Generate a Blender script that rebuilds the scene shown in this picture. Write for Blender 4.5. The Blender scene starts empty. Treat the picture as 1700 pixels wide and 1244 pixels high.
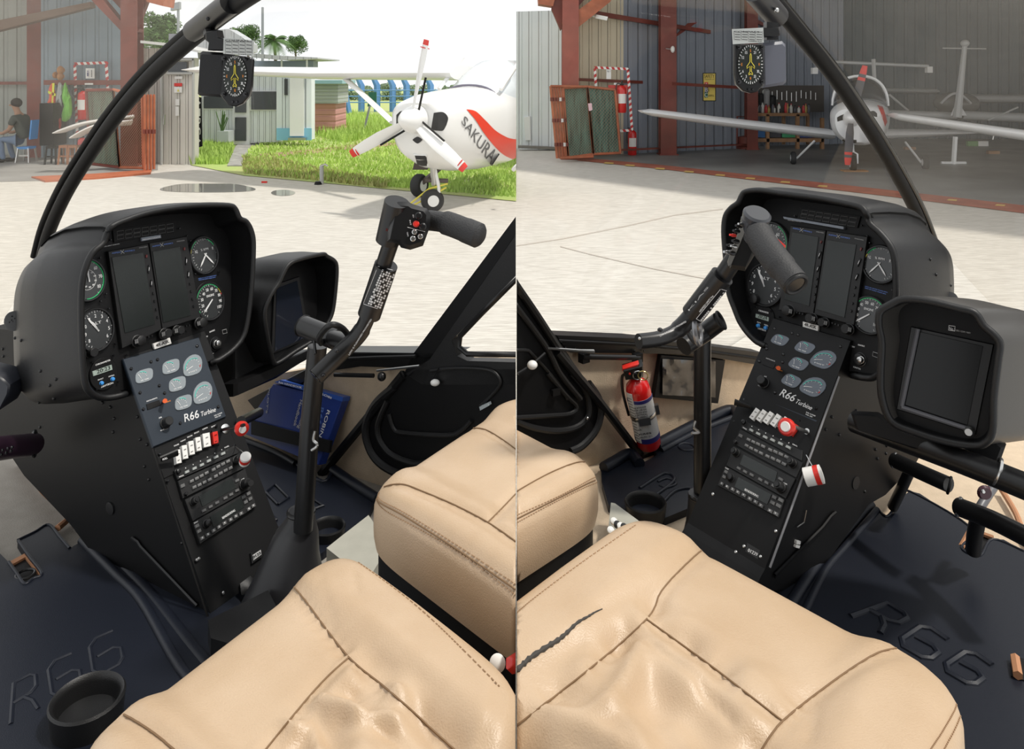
import bpy, math, random
import numpy as np
from mathutils import Vector, Matrix, noise
from mathutils.bvhtree import BVHTree
random.seed(7)
S = bpy.context.scene
COL = S.collection
# ---------------------------------------------------------------- camera, sky, sun, exposure
F, CX, HY, H = 1300.0, 857.0, 130.0, 1.75
cam = bpy.data.cameras.new('camera'); camo = bpy.data.objects.new('camera', cam); COL.objects.link(camo)
cam.sensor_width = 36; cam.sensor_fit = 'HORIZONTAL'; cam.lens = 36*F/1700
cam.shift_x = (850-CX)/1700; cam.shift_y = -(622-HY)/1700
cam.clip_start = .02; cam.clip_end = 500
camo.location = (0, 0, H); camo.rotation_euler = (math.pi/2, 0, 0)
S.camera = camo
w = bpy.data.worlds.new('sky'); S.world = w; w.use_nodes = True
wn = w.node_tree; bg = wn.nodes['Background']; bg.inputs[1].default_value = 1.0
tc = wn.nodes.new('ShaderNodeTexCoord'); ns = wn.nodes.new('ShaderNodeTexNoise'); ns.inputs['Scale'].default_value = 1.6
ns.inputs['Detail'].default_value = 4
rp = wn.nodes.new('ShaderNodeValToRGB'); rp.color_ramp.elements[0].position = .35; rp.color_ramp.elements[1].position = .6
rp.color_ramp.elements[0].color = (.95, .98, 1, 1); rp.color_ramp.elements[1].color = (1, 1, 1, 1)
wn.links.new(tc.outputs['Generated'], ns.inputs['Vector']); wn.links.new(ns.outputs['Fac'], rp.inputs['Fac']); wn.links.new(rp.outputs['Color'], bg.inputs[0])
sun = bpy.data.lights.new('sun', 'SUN'); sun.energy = 2.6; sun.angle = math.radians(4); sun.color = (1, .95, .87)
suno = bpy.data.objects.new('sun', sun); COL.objects.link(suno)
suno.rotation_euler = Vector((.45, -.10, .88)).to_track_quat('Z', 'Y').to_euler()
S.view_settings.view_transform = 'Standard'; S.view_settings.look = 'None'
S.view_settings.exposure = .17; S.view_settings.gamma = 1
S.view_settings.use_curve_mapping = False
S.cycles.max_bounces = 8; S.cycles.transparent_max_bounces = 16
# ---------------------------------------------------------------- frames and helpers
def zr(x0, y0, s): return lambda x, y: (x0+x/s, y0+y/s)
ZA = zr(0, 0, 3.949); ZB = zr(400, 0, 3.457); ZC = zr(857, 0, 3.926); ZD = zr(1270, 0, 3.949)
ZE = zr(0, 320, 3.274); ZF = zr(400, 320, 3.274); ZG = zr(0, 640, 3.456); ZH = zr(400, 660, 3.659)
ZI = zr(0, 900, 1.977); ZJ = zr(857, 300, 3.554); ZK = zr(1270, 300, 3.553)
ZL = zr(857, 620, 3.658); ZM = zr(1270, 620, 3.658); ZN = zr(857, 850, 2.0166)
def V(*a): return Vector(a)
CAM = V(0, 0, H)
def ray(px, py): return V((px-CX)/F, 1, -(py-HY)/F)
def P(px, py, d): return CAM + ray(px, py)*d
def G(px, py, h): return P(px, py, h*F/(py-HY))          # point a drop h below the eye
def GR(px, py): return G(px, py, H)                       # on the ground
UP = V(0, 0, 1)
FWL, RTL = V(-math.sin(math.radians(60)), math.cos(math.radians(60)), 0), V(math.cos(math.radians(60)), math.sin(math.radians(60)), 0)
FWR, RTR = V(math.sin(math.radians(54)), math.cos(math.radians(54)), 0), V(math.cos(math.radians(54)), -math.sin(math.radians(54)), 0)
class Plane:
    def __init__(s, p0, n, up=UP):
        s.p0 = Vector(p0); s.n = Vector(n).normalized()
        if s.n.dot(CAM-s.p0) < 0: s.n = -s.n
        s.u = Vector(up).cross(s.n).normalized(); s.v = s.n.cross(s.u).normalized()
    def at(s, p, off=0):
        r = ray(*p); o = s.p0+s.n*off-CAM
        return CAM + r*(o.dot(s.n)/r.dot(s.n))
    def m(s, p, npx): return npx*(s.at(p).y)/F            # pixels to metres there
def tilted(p0, fw, t): return Plane(p0, -(fw*math.cos(math.radians(t))-UP*math.sin(math.radians(t))))
def homog(a, b):
    A = []
    for (x, y), (u, v) in zip(a, b):
        A.append([x, y, 1, 0, 0, 0, -u*x, -u*y, -u]); A.append([0, 0, 0, x, y, 1, -v*x, -v*y, -v])
    h = np.linalg.svd(np.array(A))[2][-1].reshape(3, 3)
    def f(p):
        q = h @ np.array([p[0], p[1], 1]); return (q[0]/q[2], q[1]/q[2])
    return f
def spline(pts, n=8, closed=False):
    out = []; k = len(pts); q = [Vector(p) if len(p) == 3 else Vector((p[0], p[1], 0)) for p in pts]
    rng = k if closed else k-1
    for i in range(rng):
        if closed: a, b, c, d = q[(i-1) % k], q[i], q[(i+1) % k], q[(i+2) % k]
        else: a, b, c, d = q[max(i-1, 0)], q[i], q[i+1], q[min(i+2, k-1)]
        for j in range(n):
            t = j/n
            out.append(.5*((2*b)+(c-a)*t+(2*a-5*b+4*c-d)*t*t+(3*b-a-3*c+d)*t**3))
    if not closed: out.append(q[-1].copy())
    return out
def sp2(pts, n=6, closed=False): return [(p.x, p.y) for p in spline(pts, n, closed)]
# ---------------------------------------------------------------- things, parts, meshes
REG = []
def put(o, side, kind=None):
    COL.objects.link(o); o['_side'] = side
    if kind: o['kind'] = kind
    REG.append(o)
def thing(name, label, cat, side, group=None):
    o = bpy.data.objects.new(name, None); o.empty_display_size = .1
    o['label'] = label; o['category'] = cat
    if group: o['group'] = group
    put(o, side); return o
class MB:
    def __init__(s): s.v = []; s.f = []
    def add(s, vs, fs):
        b = len(s.v); s.v += [Vector(x) for x in vs]; s.f += [tuple(b+i for i in f) for f in fs]; return s
    def prism(s, poly, vec, ch=0):
        """poly: outer face points; extruded by -vec is the base. ch: chamfer of the outer face"""
        n = len(poly); poly = [Vector(p) for p in poly]; vec = Vector(vec)
        base = [p-vec for p in poly]
        if ch:
            c = sum(poly, V(0, 0, 0))/n
            L = vec.length or 1
            mid = [p-vec*min(ch/L, .9) for p in poly]
            top = [p+(c-p).normalized()*min(ch, (c-p).length*.5) for p in poly]
            vs = base+mid+top; rings = 3
        else: vs = base+poly; rings = 2
        fs = [tuple(range(n-1, -1, -1)), tuple((rings-1)*n+i for i in range(n))]
        for r in range(rings-1):
            for i in range(n):
                j = (i+1) % n; fs.append((r*n+i, r*n+j, (r+1)*n+j, (r+1)*n+i))
        return s.add(vs, fs)
    def box(s, c, a, b, d):
        """centre and three half vectors"""
        c, a, b, d = Vector(c), Vector(a), Vector(b), Vector(d)
        return s.prism([c-a-b+d, c+a-b+d, c+a+b+d, c-a+b+d], d*2)
    def abox(s, lo, hi):
        lo, hi = Vector(lo), Vector(hi); c = (lo+hi)/2; h = (hi-lo)/2
        return s.box(c, (h.x, 0, 0), (0, h.y, 0), (0, 0, h.z))
    def tube(s, pts, r, n=12, cap=True, r2=None, side=None):
        pts = [Vector(p) for p in pts]; k = len(pts)
        if not hasattr(r, '__len__'): r = [r]*k
        if len(r) != k: r = [r[0]+(r[-1]-r[0])*i/(k-1) for i in range(k)]
        t = (pts[1]-pts[0]).normalized()
        a = Vector(side) if side is not None else (UP if abs(t.z) < .9 else V(1, 0, 0))
        a = (a-t*a.dot(t)).normalized(); vs = []
        for i, p in enumerate(pts):
            t = (pts[min(i+1, k-1)]-pts[max(i-1, 0)]).normalized()
            a = (a-t*a.dot(t)).normalized(); b = t.cross(a)
            ry = r[i] if r2 is None else r2
            for j in range(n):
                q = 2*math.pi*j/n; vs.append(p+a*math.cos(q)*r[i]+b*math.sin(q)*ry)
        fs = [(i*n+j, i*n+(j+1) % n, (i+1)*n+(j+1) % n, (i+1)*n+j) for i in range(k-1) for j in range(n)]
        if cap: fs += [tuple(range(n-1, -1, -1)), tuple((k-1)*n+j for j in range(n))]
        return s.add(vs, fs)
    def ring(s, c, ax, R, r, n=32, m=8, u=None):
        c, ax = Vector(c), Vector(ax).normalized()
        u = (Vector(u) if u is not None else ax.orthogonal()); u = (u-ax*u.dot(ax)).normalized(); v = ax.cross(u); vs = []
        for i in range(n):
            q = 2*math.pi*i/n; d = u*math.cos(q)+v*math.sin(q)
            for j in range(m):
                e = 2*math.pi*j/m; vs.append(c+d*(R+r*math.cos(e))+ax*r*math.sin(e))
        fs = [(i*m+j, i*m+(j+1) % m, ((i+1) % n)*m+(j+1) % m, ((i+1) % n)*m+j) for i in range(n) for j in range(m)]
        return s.add(vs, fs)
    def lathe(s, c, ax, prof, n=24):
        """prof: (radius, height along axis)"""
        c, ax = Vector(c), Vector(ax).normalized(); u = ax.orthogonal().normalized(); v = ax.cross(u); vs = []
        for r, h in prof:
            for j in range(n):
                q = 2*math.pi*j/n; vs.append(c+ax*h+(u*math.cos(q)+v*math.sin(q))*max(r, 1e-5))
        k = len(prof)
        fs = [(i*n+j, i*n+(j+1) % n, (i+1)*n+(j+1) % n, (i+1)*n+j) for i in range(k-1) for j in range(n)]
        fs += [tuple(range(n-1, -1, -1)), tuple((k-1)*n+j for j in range(n))]
        return s.add(vs, fs)
    def loft(s, loops, cap0=True, cap1=True, closed=True):
        n = len(loops[0]); vs = [Vector(p) for L in loops for p in L]; k = len(loops)
        m = n if closed else n-1
        fs = [(i*n+j, i*n+(j+1) % n, (i+1)*n+(j+1) % n, (i+1)*n+j) for i in range(k-1) for j in range(m)]
        if cap0: fs.append(tuple(range(n-1, -1, -1)))
        if cap1: fs.append(tuple((k-1)*n+j for j in range(n)))
        return s.add(vs, fs)
    def sheet(s, rows, th):
        """surface through rows of points, given a real thickness along vec th"""
        k, n = len(rows), len(rows[0]); th = Vector(th)
        vs = [Vector(p) for r in rows for p in r]; N = len(vs); vs += [p-th for p in vs]
        fs = []
        for i in range(k-1):
            for j in range(n-1):
                a, b, c, d = i*n+j, i*n+j+1, (i+1)*n+j+1, (i+1)*n+j
                fs += [(a, b, c, d), (N+d, N+c, N+b, N+a)]
        for j in range(n-1):
            fs += [(j+1, j, N+j, N+j+1), ((k-1)*n+j, (k-1)*n+j+1, N+(k-1)*n+j+1, N+(k-1)*n+j)]
        for i in range(k-1):
            fs += [(i*n, (i+1)*n, N+(i+1)*n, N+i*n), ((i+1)*n+n-1, i*n+n-1, N+i*n+n-1, N+(i+1)*n+n-1)]
        return s.add(vs, fs)
    def ell(s, c, a, b, d, n=16, m=10):
        c, a, b, d = Vector(c), Vector(a), Vector(b), Vector(d); L = []
        for i in range(m+1):
            t = math.pi*i/m; rr = max(math.sin(t), .02)
            L.append([c-d*math.cos(t)+(a*math.cos(2*math.pi*j/n)+b*math.sin(2*math.pi*j/n))*rr for j in range(n)])
        return s.loft(L)
    def build(s, name, mat, parent=None, side=None, smooth=None, label=None, cat=None, group=None, kind=None, angle=40):
        me = bpy.data.meshes.new(name); me.from_pydata([tuple(v) for v in s.v], [], s.f)
        me.materials.append(mat); me.validate()
        import bmesh
        bm = bmesh.new(); bm.from_mesh(me); bmesh.ops.recalc_face_normals(bm, faces=bm.faces); bm.to_mesh(me); bm.free()
        if smooth is not False:
            for p in me.polygons: p.use_smooth = True
            me.set_sharp_from_angle(angle=math.radians(angle))
        o = bpy.data.objects.new(name, me)
        if parent is not None: o.parent = parent; side = parent['_side']
        if label: o['label'] = label
        if cat: o['category'] = cat
        if group: o['group'] = group
        put(o, side, kind); return o
def rpoly(pl, pts, off=0): return [pl.at(p, off) for p in pts]
def slab(pl, pts, h, base=0, ch=0):
    """solid plate on a plane: pixel outline of its outer face at height h, down to base"""
    return MB().prism(rpoly(pl, pts, h), pl.n*(h-base), ch)
def circ(pl, c, r, off=0, n=28, rx=None):
    o = pl.at(c, off); rx = rx or r
    return [o+pl.u*rx*math.cos(2*math.pi*i/n)+pl.v*r*math.sin(2*math.pi*i/n) for i in range(n)]
def rrect(cx, cy, w, h, r, n=4):
    o = []
    for (sx, sy, a0) in ((1, -1, -90), (1, 1, 0), (-1, 1, 90), (-1, -1, 180)):
        for i in range(n+1):
            a = math.radians(a0+90*i/n); o.append((cx+sx*(w/2-r)+r*math.cos(a), cy+sy*(h/2-r)+r*math.sin(a)))
    return o
# ---------------------------------------------------------------- text
_tc = {}
def glyphs(s):
    if s not in _tc:
        cu = bpy.data.curves.new('t', 'FONT'); cu.body = s; cu.resolution_u = 3 if len(s) < 12 else 2
        ob = bpy.data.objects.new('t', cu); me = ob.to_mesh()
        vs = [(v.co.x, v.co.y) for v in me.vertices]; fs = [tuple(p.vertices) for p in me.polygons]
        ob.to_mesh_clear(); bpy.data.objects.remove(ob)
        xs = [v[0] for v in vs]; ys = [v[1] for v in vs]
        x0, x1, y1 = min(xs), max(xs), max(ys)
        _tc[s] = ([((x-x0)/(x1-x0), y/.7) for x, y in vs], fs)
    return _tc[s]
def text3(mb, s, org, ux, uy, n, slant=0):
    """org: base-left corner; ux: full width vector; uy: cap height vector; thin raised letters"""
    vs, fs = glyphs(s); org, ux, uy, n = Vector(org), Vector(ux), Vector(uy), Vector(n).normalized()
    pts = [org+ux*x+uy*y+ux.normalized()*slant*y*uy.length+n*.0004 for x, y in vs]
    N = len(pts); mb.add(pts+[p-n*.0008 for p in pts], list(fs)+[tuple(N+i for i in reversed(f)) for f in fs])
    return mb
def textp(mb, pl, s, a, b, hp, off=0, slant=0):
    """text on a plane from pixel a to pixel b (baseline), hp pixels cap height"""
    A, B = pl.at(a, off), pl.at(b, off); d = B-A; up = pl.n.cross(d).normalized()
    return text3(mb, s, A, d, up*(hp*A.y/F), pl.n, slant)
# ---------------------------------------------------------------- materials
MC = {}
def mat(name, col, rough=.5, metal=0, var=0, vs=8, bump=0, bs=60, spec=.5, emit=0, coat=0, stretch=None, col2=None, alpha=1):
    if name in MC: return MC[name]
    m = bpy.data.materials.new(name); m.use_nodes = True; nt = m.node_tree; b = nt.nodes['Principled BSDF']
    b.inputs['Base Color'].default_value = (*col, 1); b.inputs['Roughness'].default_value = rough
    b.inputs['Metallic'].default_value = metal; b.inputs['Specular IOR Level'].default_value = spec
    if coat: b.inputs['Coat Weight'].default_value = coat; b.inputs['Coat Roughness'].default_value = .05
    if emit: b.inputs['Emission Color'].default_value = (*col, 1); b.inputs['Emission Strength'].default_value = emit
    t = nt.nodes.new('ShaderNodeTexCoord'); src = t.outputs['Object']
    if stretch:
        mp = nt.nodes.new('ShaderNodeMapping'); mp.inputs['Scale'].default_value = stretch[:3]
        if len(stretch) > 3: mp.inputs['Rotation'].default_value = (0, 0, stretch[3])
        nt.links.new(src, mp.inputs['Vector']); src = mp.outputs['Vector']
    if var:
        n = nt.nodes.new('ShaderNodeTexNoise'); n.inputs['Scale'].default_value = vs; n.inputs['Detail'].default_value = 5
        r = nt.nodes.new('ShaderNodeValToRGB'); r.color_ramp.elements[0].position = .3; r.color_ramp.elements[1].position = .7
        c2 = col2 or tuple(max(0, c*(1-var)) for c in col)
        r.color_ramp.elements[0].color = (*c2, 1); r.color_ramp.elements[1].color = (*col, 1)
        nt.links.new(src, n.inputs['Vector']); nt.links.new(n.outputs['Fac'], r.inputs['Fac']); nt.links.new(r.outputs['Color'], b.inputs['Base Color'])
    if bump:
        n2 = nt.nodes.new('ShaderNodeTexNoise'); n2.inputs['Scale'].default_value = bs; n2.inputs['Detail'].default_value = 3
        bp = nt.nodes.new('ShaderNodeBump'); bp.inputs['Strength'].default_value = bump; bp.inputs['Distance'].default_value = .002 if bs > 20 else .02
        nt.links.new(src, n2.inputs['Vector']); nt.links.new(n2.outputs['Fac'], bp.inputs['Height']); nt.links.new(bp.outputs['Normal'], b.inputs['Normal'])
    MC[name] = m; return m
def corr(name, col, axis, pitch, depth=.02, rough=.45, dark=.8, var=.12):
    """ribbed sheet metal: rib lines across an axis, as colour crease and bump"""
    m = mat(name, col, rough, 0, var, .8); nt = m.node_tree; b = nt.nodes['Principled BSDF']
    t = nt.nodes.new('ShaderNodeTexCoord'); d = nt.nodes.new('ShaderNodeVectorMath'); d.operation = 'DOT_PRODUCT'; d.inputs[1].default_value = Vector(axis).normalized()*(1/pitch)
    nt.links.new(t.outputs['Object'], d.inputs[0])
    fr = nt.nodes.new('ShaderNodeMath'); fr.operation = 'PINGPONG'; fr.inputs[1].default_value = .5; nt.links.new(d.outputs['Value'], fr.inputs[0])
    rm = nt.nodes.new('ShaderNodeMapRange'); rm.inputs['From Min'].default_value = .1; rm.inputs['From Max'].default_value = .2; nt.links.new(fr.outputs[0], rm.inputs['Value'])
    bp = nt.nodes.new('ShaderNodeBump'); bp.inputs['Distance'].default_value = depth; bp.inputs['Strength'].default_value = 1
    nt.links.new(rm.outputs[0], bp.inputs['Height']); nt.links.new(bp.outputs['Normal'], b.inputs['Normal'])
    return m
BLK = mat('black_powder_coat', (.0045, .0045, .005), .5, bump=.08, bs=900, spec=.24)
BLK2 = mat('black_moulded_plastic', (.009, .009, .0095), .42, bump=.25, bs=700, spec=.4)
BLKS = mat('black_satin_metal', (.007, .007, .0075), .33, spec=.45)
BLKG = mat('black_gloss', (.006, .006, .007), .12)
SCREEN = mat('screen_glass', (.010, .013, .012), .25, spec=.5)
GREYB = mat('slate_panel', (.016, .024, .036), .45, spec=.4)
WHT = mat('white_print', (.75, .75, .75), .6)
WHTP = mat('white_plastic', (.8, .79, .76), .35)
GREENP = mat('green_print', (.05, .55, .2), .6)
YELP = mat('yellow_print', (.7, .6, .08), .6)
ORP = mat('orange_print', (.85, .28, .03), .6)
REDP = mat('red_plastic', (.65, .03, .02), .3)
BLUEP = mat('blue_plastic', (.05, .3, .75), .3)
STEEL = mat('steel', (.55, .55, .54), .28, 1)
LCD = mat('lcd_grey', (.35, .42, .38), .3)
FACE = mat('gauge_face_reflecting', (.24, .27, .29), .35)  # left view's gauge faces, paler with their reflection put into the colour
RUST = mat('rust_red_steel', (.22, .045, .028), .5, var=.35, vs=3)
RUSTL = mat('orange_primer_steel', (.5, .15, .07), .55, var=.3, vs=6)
# ================================================================ OUTSIDE
def gpoly(px, z=0):
    return [CAM+ray(x, y)*((H-z)*F/(y-HY)) for x, y in px]
def ground(name, px, z, m, side, kind='structure', label=None, **k):
    return MB().prism(gpoly(px, z), V(0, 0, .004 if z < .03 else z), 0).build(name, m, side=side, smooth=False, kind=kind, label=label, **k)
def bvh(o): 
    me = o.data; return BVHTree.FromPolygons([v.co.copy() for v in me.vertices], [tuple(p.vertices) for p in me.polygons])
def stick(tree, p, off=.002, fallback=None):
    r = ray(*p).normalized(); h = tree.ray_cast(CAM, r)
    if h[0] is None: return fallback
    n = h[1] if h[1].dot(r) < 0 else -h[1]
    return h[0]+n*off
def decal(tree, A, B, off=.003, nx=24, ny=5):
    """patch lying on a surface between pixel curves A and B"""
    a, b = sp2(A, 8), sp2(B, 8); rows = []
    def samp(c, t): 
        q = t*(len(c)-1); i = min(int(q), len(c)-2); f = q-i; return (c[i][0]*(1-f)+c[i+1][0]*f, c[i][1]*(1-f)+c[i+1][1]*f)
    last = None
    for i in range(ny+1):
        row = []
        for j in range(nx+1):
            pa, pb = samp(a, j/nx), samp(b, j/nx); s = i/ny
            q = stick(tree, (pa[0]*(1-s)+pb[0]*s, pa[1]*(1-s)+pb[1]*s), off)
            if q is None: q = last if last is not None else P(*pa, 5)
            last = q; row.append(q)
        rows.append(row)
    n = (CAM-rows[0][0]).normalized()
    return MB().sheet(rows, n*off*.6)
# ---- apron
apm = mat('brushed_concrete', (.64, .61, .55), .85, var=.2, vs=4.5, bump=.5, bs=14, stretch=(1.6, 12, 1, .35), col2=(.45, .42, .37))
MB().add([(-60, 1.2, 0), (60, 1.2, 0), (60, 120, 0), (-60, 120, 0), (-60, 1.2, -.3), (60, 1.2, -.3), (60, 120, -.3), (-60, 120, -.3)],
         [(0, 1, 2, 3), (7, 6, 5, 4), (0, 4, 5, 1), (1, 5, 6, 2), (2, 6, 7, 3), (3, 7, 4, 0)]).build('apron_floor', apm, smooth=False, kind='structure')
jm = mat('joint_dirt', (.42, .38, .33), .9)
def seam(px, wpx, side, m=jm, name='expansion_joint'):
    up = [(x, y-wpx/2) for x, y in px]; dn = [(x, y+wpx/2) for x, y in px]
    ground(name, up+dn[::-1], .005, m, side)
seam([(857, 408), (935, 396), (1040, 375), (1120, 357), (1200, 347)], 1.6, 'R')
seam([(930, 409), (980, 422), (1080, 445), (1190, 466)], 1.4, 'R')
# ---- left: grass, path, puddle
gm = mat('grass_soil', (.36, .50, .13), .9, var=.4, vs=1.2, bump=.8, bs=12, col2=(.42, .40, .18))
ground('grass_bed', [(318, 274), (405, 291), (525, 302), (650, 314), (760, 324), (880, 336), (1300, 150), (100, 150)], .012, gm, 'L')
ground('dirt_track', [(430, 256), (520, 248), (605, 238), (680, 236), (680, 241), (600, 245), (520, 255), (440, 262)], .02, mat('dry_dirt', (.42, .28, .17), .9, var=.3, vs=6), 'L')
ground('paved_path', [ZA(1490, 1085), ZA(1585, 1085), ZA(1645, 950), ZA(1720, 945), ZA(1720, 920), ZA(1600, 920), ZA(1540, 960)], .03, mat('grey_pavers', (.42, .41, .38), .9, var=.45, vs=5), 'L')
pud = MB(); pp = [(345+76*math.cos(a)*(1+.12*math.sin(3*a)), 312+8.5*math.sin(a)*(1+.15*math.cos(2*a))) for a in [2*math.pi*i/40 for i in range(40)]]
pud.prism(gpoly(pp, .006), V(0, 0, .003)).build('rain_puddle', mat('puddle_water', (.42, .41, .38), .06, .55), side='L', smooth=False, label='shallow rain puddle on the concrete in front of the metal shed', cat='puddle')
pp = [(470+20*math.cos(a), 320+5*math.sin(a)) for a in [2*math.pi*i/24 for i in range(24)]]
MB().prism(gpoly(pp, .006), V(0, 0, .003)).build('rain_puddle', MC['puddle_water'], side='L', smooth=False, label='small drying puddle right of the long puddle', cat='puddle')
def blades(name, cnt, pxs, hgt, m, label, side='L', seed=1):
    r = random.Random(seed); mb = MB(); xs, ys = zip(*pxs)
    def inside(x, y):
        c = False; n = len(pxs)
        for i in range(n):
            (x1, y1), (x2, y2) = pxs[i], pxs[(i+1) % n]
            if (y1 > y) != (y2 > y) and x < (x2-x1)*(y-y1)/(y2-y1)+x1: c = not c
        return c
    k = 0; vs = []; fs = []
    while k < cnt:
        x, y = r.uniform(min(xs), max(xs)), r.uniform(min(ys), max(ys))
        if not inside(x, y): continue
        g = GR(x, y); h = hgt*r.uniform(.4, 1.2); a = r.uniform(0, 6.28); wv = V(math.cos(a), math.sin(a), 0)*r.uniform(.012, .03)
        t = V(r.uniform(-.4, .4)*h, r.uniform(-.4, .4)*h, h); b = len(vs)
        vs += [g-wv, g+wv, g+t*.6+wv*.7, g+t+t*.1]; fs += [(b, b+1, b+2), (b, b+2, b+3)]; k += 1
    mb.add(vs, fs); o = mb.build(name, m, side=side, smooth=False, kind='stuff', label=label, cat='grass'); return o
gl = mat('grass_leaf', (.50, .68, .16), .7, var=.4, vs=.9, col2=(.34, .50, .10))
gl2 = mat('dry_grass_leaf', (.5, .5, .18), .7, var=.4, vs=2)
blades('lawn_grass', 16000, [(405, 289), (525, 300), (650, 312), (860, 330), (857, 220), (600, 200), (425, 240), (402, 262)], .085, gl, 'bright green grass of the lawn behind the concrete apron')
blades('lawn_grass', 2500, [(318, 274), (378, 274), (390, 246), (335, 236), (320, 240)], .17, gl, 'tall green grass clump left of the paved path', seed=5)
blades('dry_grass', 3000, [(402, 262), (470, 268), (540, 285), (650, 305), (640, 314), (525, 301), (405, 290)], .09, gl2, 'yellowish dry grass along the near lawn edge', seed=2)
blades('tall_weeds', 4500, [(520, 225), (570, 238), (640, 225), (700, 205), (560, 185), (520, 200)], .28, gl, 'taller weeds beside the pink block wall and fence', seed=3)
# ---- trees
def tree(px, yb, yt, wpx, d, seed, label, palm=False, group=None, m=None):
    r = random.Random(seed); t = thing('palm_tree' if palm else 'leafy_tree', label, 'tree', 'L', group)
    base = P(px, 130, d); base.z = 0; top = P(px, yt, d).z; rad = wpx/2/F*d
    MB().tube([base, base+V(.1, 0, top*.5), base+V(0, 0, top*.85)], [rad*.12, rad*.08, rad*.05], 8).build('trunk', mat('bark', (.12, .09, .06), .9), t)
    vs = []; fs = []; lo = P(px, yb, d).z
    if palm:
        c = V(base.x, base.y, top*.8)
        for k in range(22):
            a = k*2.4; L = rad*r.uniform(.9, 1.25); el = r.uniform(-.3, 1.1); prev = None
            for q in range(12):
                s = q/11; p = c+V(math.cos(a)*L*s*math.cos(el), math.sin(a)*L*s*math.cos(el), L*(math.sin(el)*s-.75*s*s))
                if prev is not None:
                    dd = (p-prev).normalized(); sd = dd.cross(UP).normalized(); lw = rad*.32*math.sin(math.pi*min(.95, s+.1))
                    for sg in (-1, 1):
                        for u in (0, .5):
                            b = len(vs); m0 = prev+(p-prev)*u; vs += [m0, m0+dd*.05*rad, m0+sd*sg*lw+dd*lw*.5-UP*lw*.5]; fs.append((b, b+1, b+2))
                prev = p
    else:
        cl = []
        for k in range(16):
            a = r.uniform(0, 6.28); q = r.uniform(0, .62); zz = r.random()
            cl.append((V(base.x+math.cos(a)*rad*q*1.2, base.y+math.sin(a)*rad*q, lo+(top-lo)*(.15+.7*zz)), rad*r.uniform(.28, .48)*(1.15-.5*zz)))
        for k in range(5200):
            c, R = r.choice(cl); dv = V(r.gauss(0, 1), r.gauss(0, 1), r.gauss(0, 1)).normalized(); p = c+dv*R*r.uniform(.75, 1.06)
            sz = rad*r.uniform(.035, .07); a1 = V(r.gauss(0, 1), r.gauss(0, 1), r.gauss(0, 1)).normalized(); a2 = a1.cross(dv).normalized()
            b = len(vs); vs += [p-a1*sz, p+a2*sz*.5, p+a1*sz, p-a2*sz*.5]; fs.append((b, b+1, b+2, b+3))
    MB().add(vs, fs).build('foliage', m or mat('leaf_green', (.10, .20, .05), .7, var=.5, vs=1.5), t, smooth=False)
tree(262, 82, 20, 90, 44, 1, 'dense green tree behind the grey metal shed')
tree(410, 78, 38, 60, 50, 2, 'green tree behind the compass and its placard')
tree(455, 86, 38, 75, 42, 3, 'palm tree rising over the flat hut roof', palm=True)
tree(490, 88, 60, 50, 46, 4, 'low bushy tree right of the palm')
tree(262, 95, 30, 60, 40, 14, 'smaller tree right behind the shed roof corner')
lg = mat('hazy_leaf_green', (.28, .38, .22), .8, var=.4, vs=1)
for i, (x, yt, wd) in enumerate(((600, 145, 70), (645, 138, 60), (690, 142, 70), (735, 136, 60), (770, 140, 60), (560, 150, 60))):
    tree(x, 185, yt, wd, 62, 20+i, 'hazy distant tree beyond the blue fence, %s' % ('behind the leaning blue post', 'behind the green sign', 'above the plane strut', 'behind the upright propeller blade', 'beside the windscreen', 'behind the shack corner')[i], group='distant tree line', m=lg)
# ---- lamp post and mast
def post(name, px, yb, yt, d, r, label, cat, m, head=None):
    t = thing(name, label, cat, 'L'); b = P(px, yb, d); b.z = 0; tp = P(px, yt, d)
    MB().tube([b, tp], [r*1.3, r], 8).build('pole', m, t)
    if head: MB().box(tp+V(-.12, 0, .1), (.22, 0, .05), (0, .12, 0), (0, 0, .18)).build('lamp_head', m, t)
post('street_lamp', 296, 130, 14, 40, .07, 'thin lamp post above the trees behind the shed', 'lamp post', mat('grey_paint', (.3, .32, .36), .5), True)
post('radio_mast', 436, 130, 12, 30, .05, 'slender mast standing behind the flat hut roof', 'mast', MC['grey_paint'])
# ---- left hangar
wallg = corr('ribbed_wall_slate', (.24, .31, .36), (1, 0, 0), .28, .03, .5)
walll = corr('ribbed_wall_grey', (.34, .36, .33), (1, 0, 0), .3, .03, .5)
def fwall(name, x0, x1, d, zt, m, side, zb=0, th=.06, **k):
    a, b = P(x0, HY, d).x, P(x1, HY, d).x
    return MB().abox((a, d, zb), (b, d+th, zt)).build(name, m, side=side, smooth=False, **k)
fwall('wall_hangar_back', 68, 212, 17.2, 4.9, wallg, 'L', kind='structure')
fwall('wall_hangar_far', -260, 60, 17.8, 4.9, walll, 'L', kind='structure')
MB().abox((-16, 14.2, 4.9), (P(232, 130, 15.7).x, 19.5, 5.05)).build('ceiling_hangar', mat('roof_sheet', (.25, .22, .2), .6), side='L', smooth=False, kind='structure')
ground('floor_hangar', [(-60, 303), (70, 300), (170, 288), (262, 282), (262, 240), (-60, 240)], .006, mat('shop_floor', (.33, .32, .30), .6, var=.25, vs=2), 'L')
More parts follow.
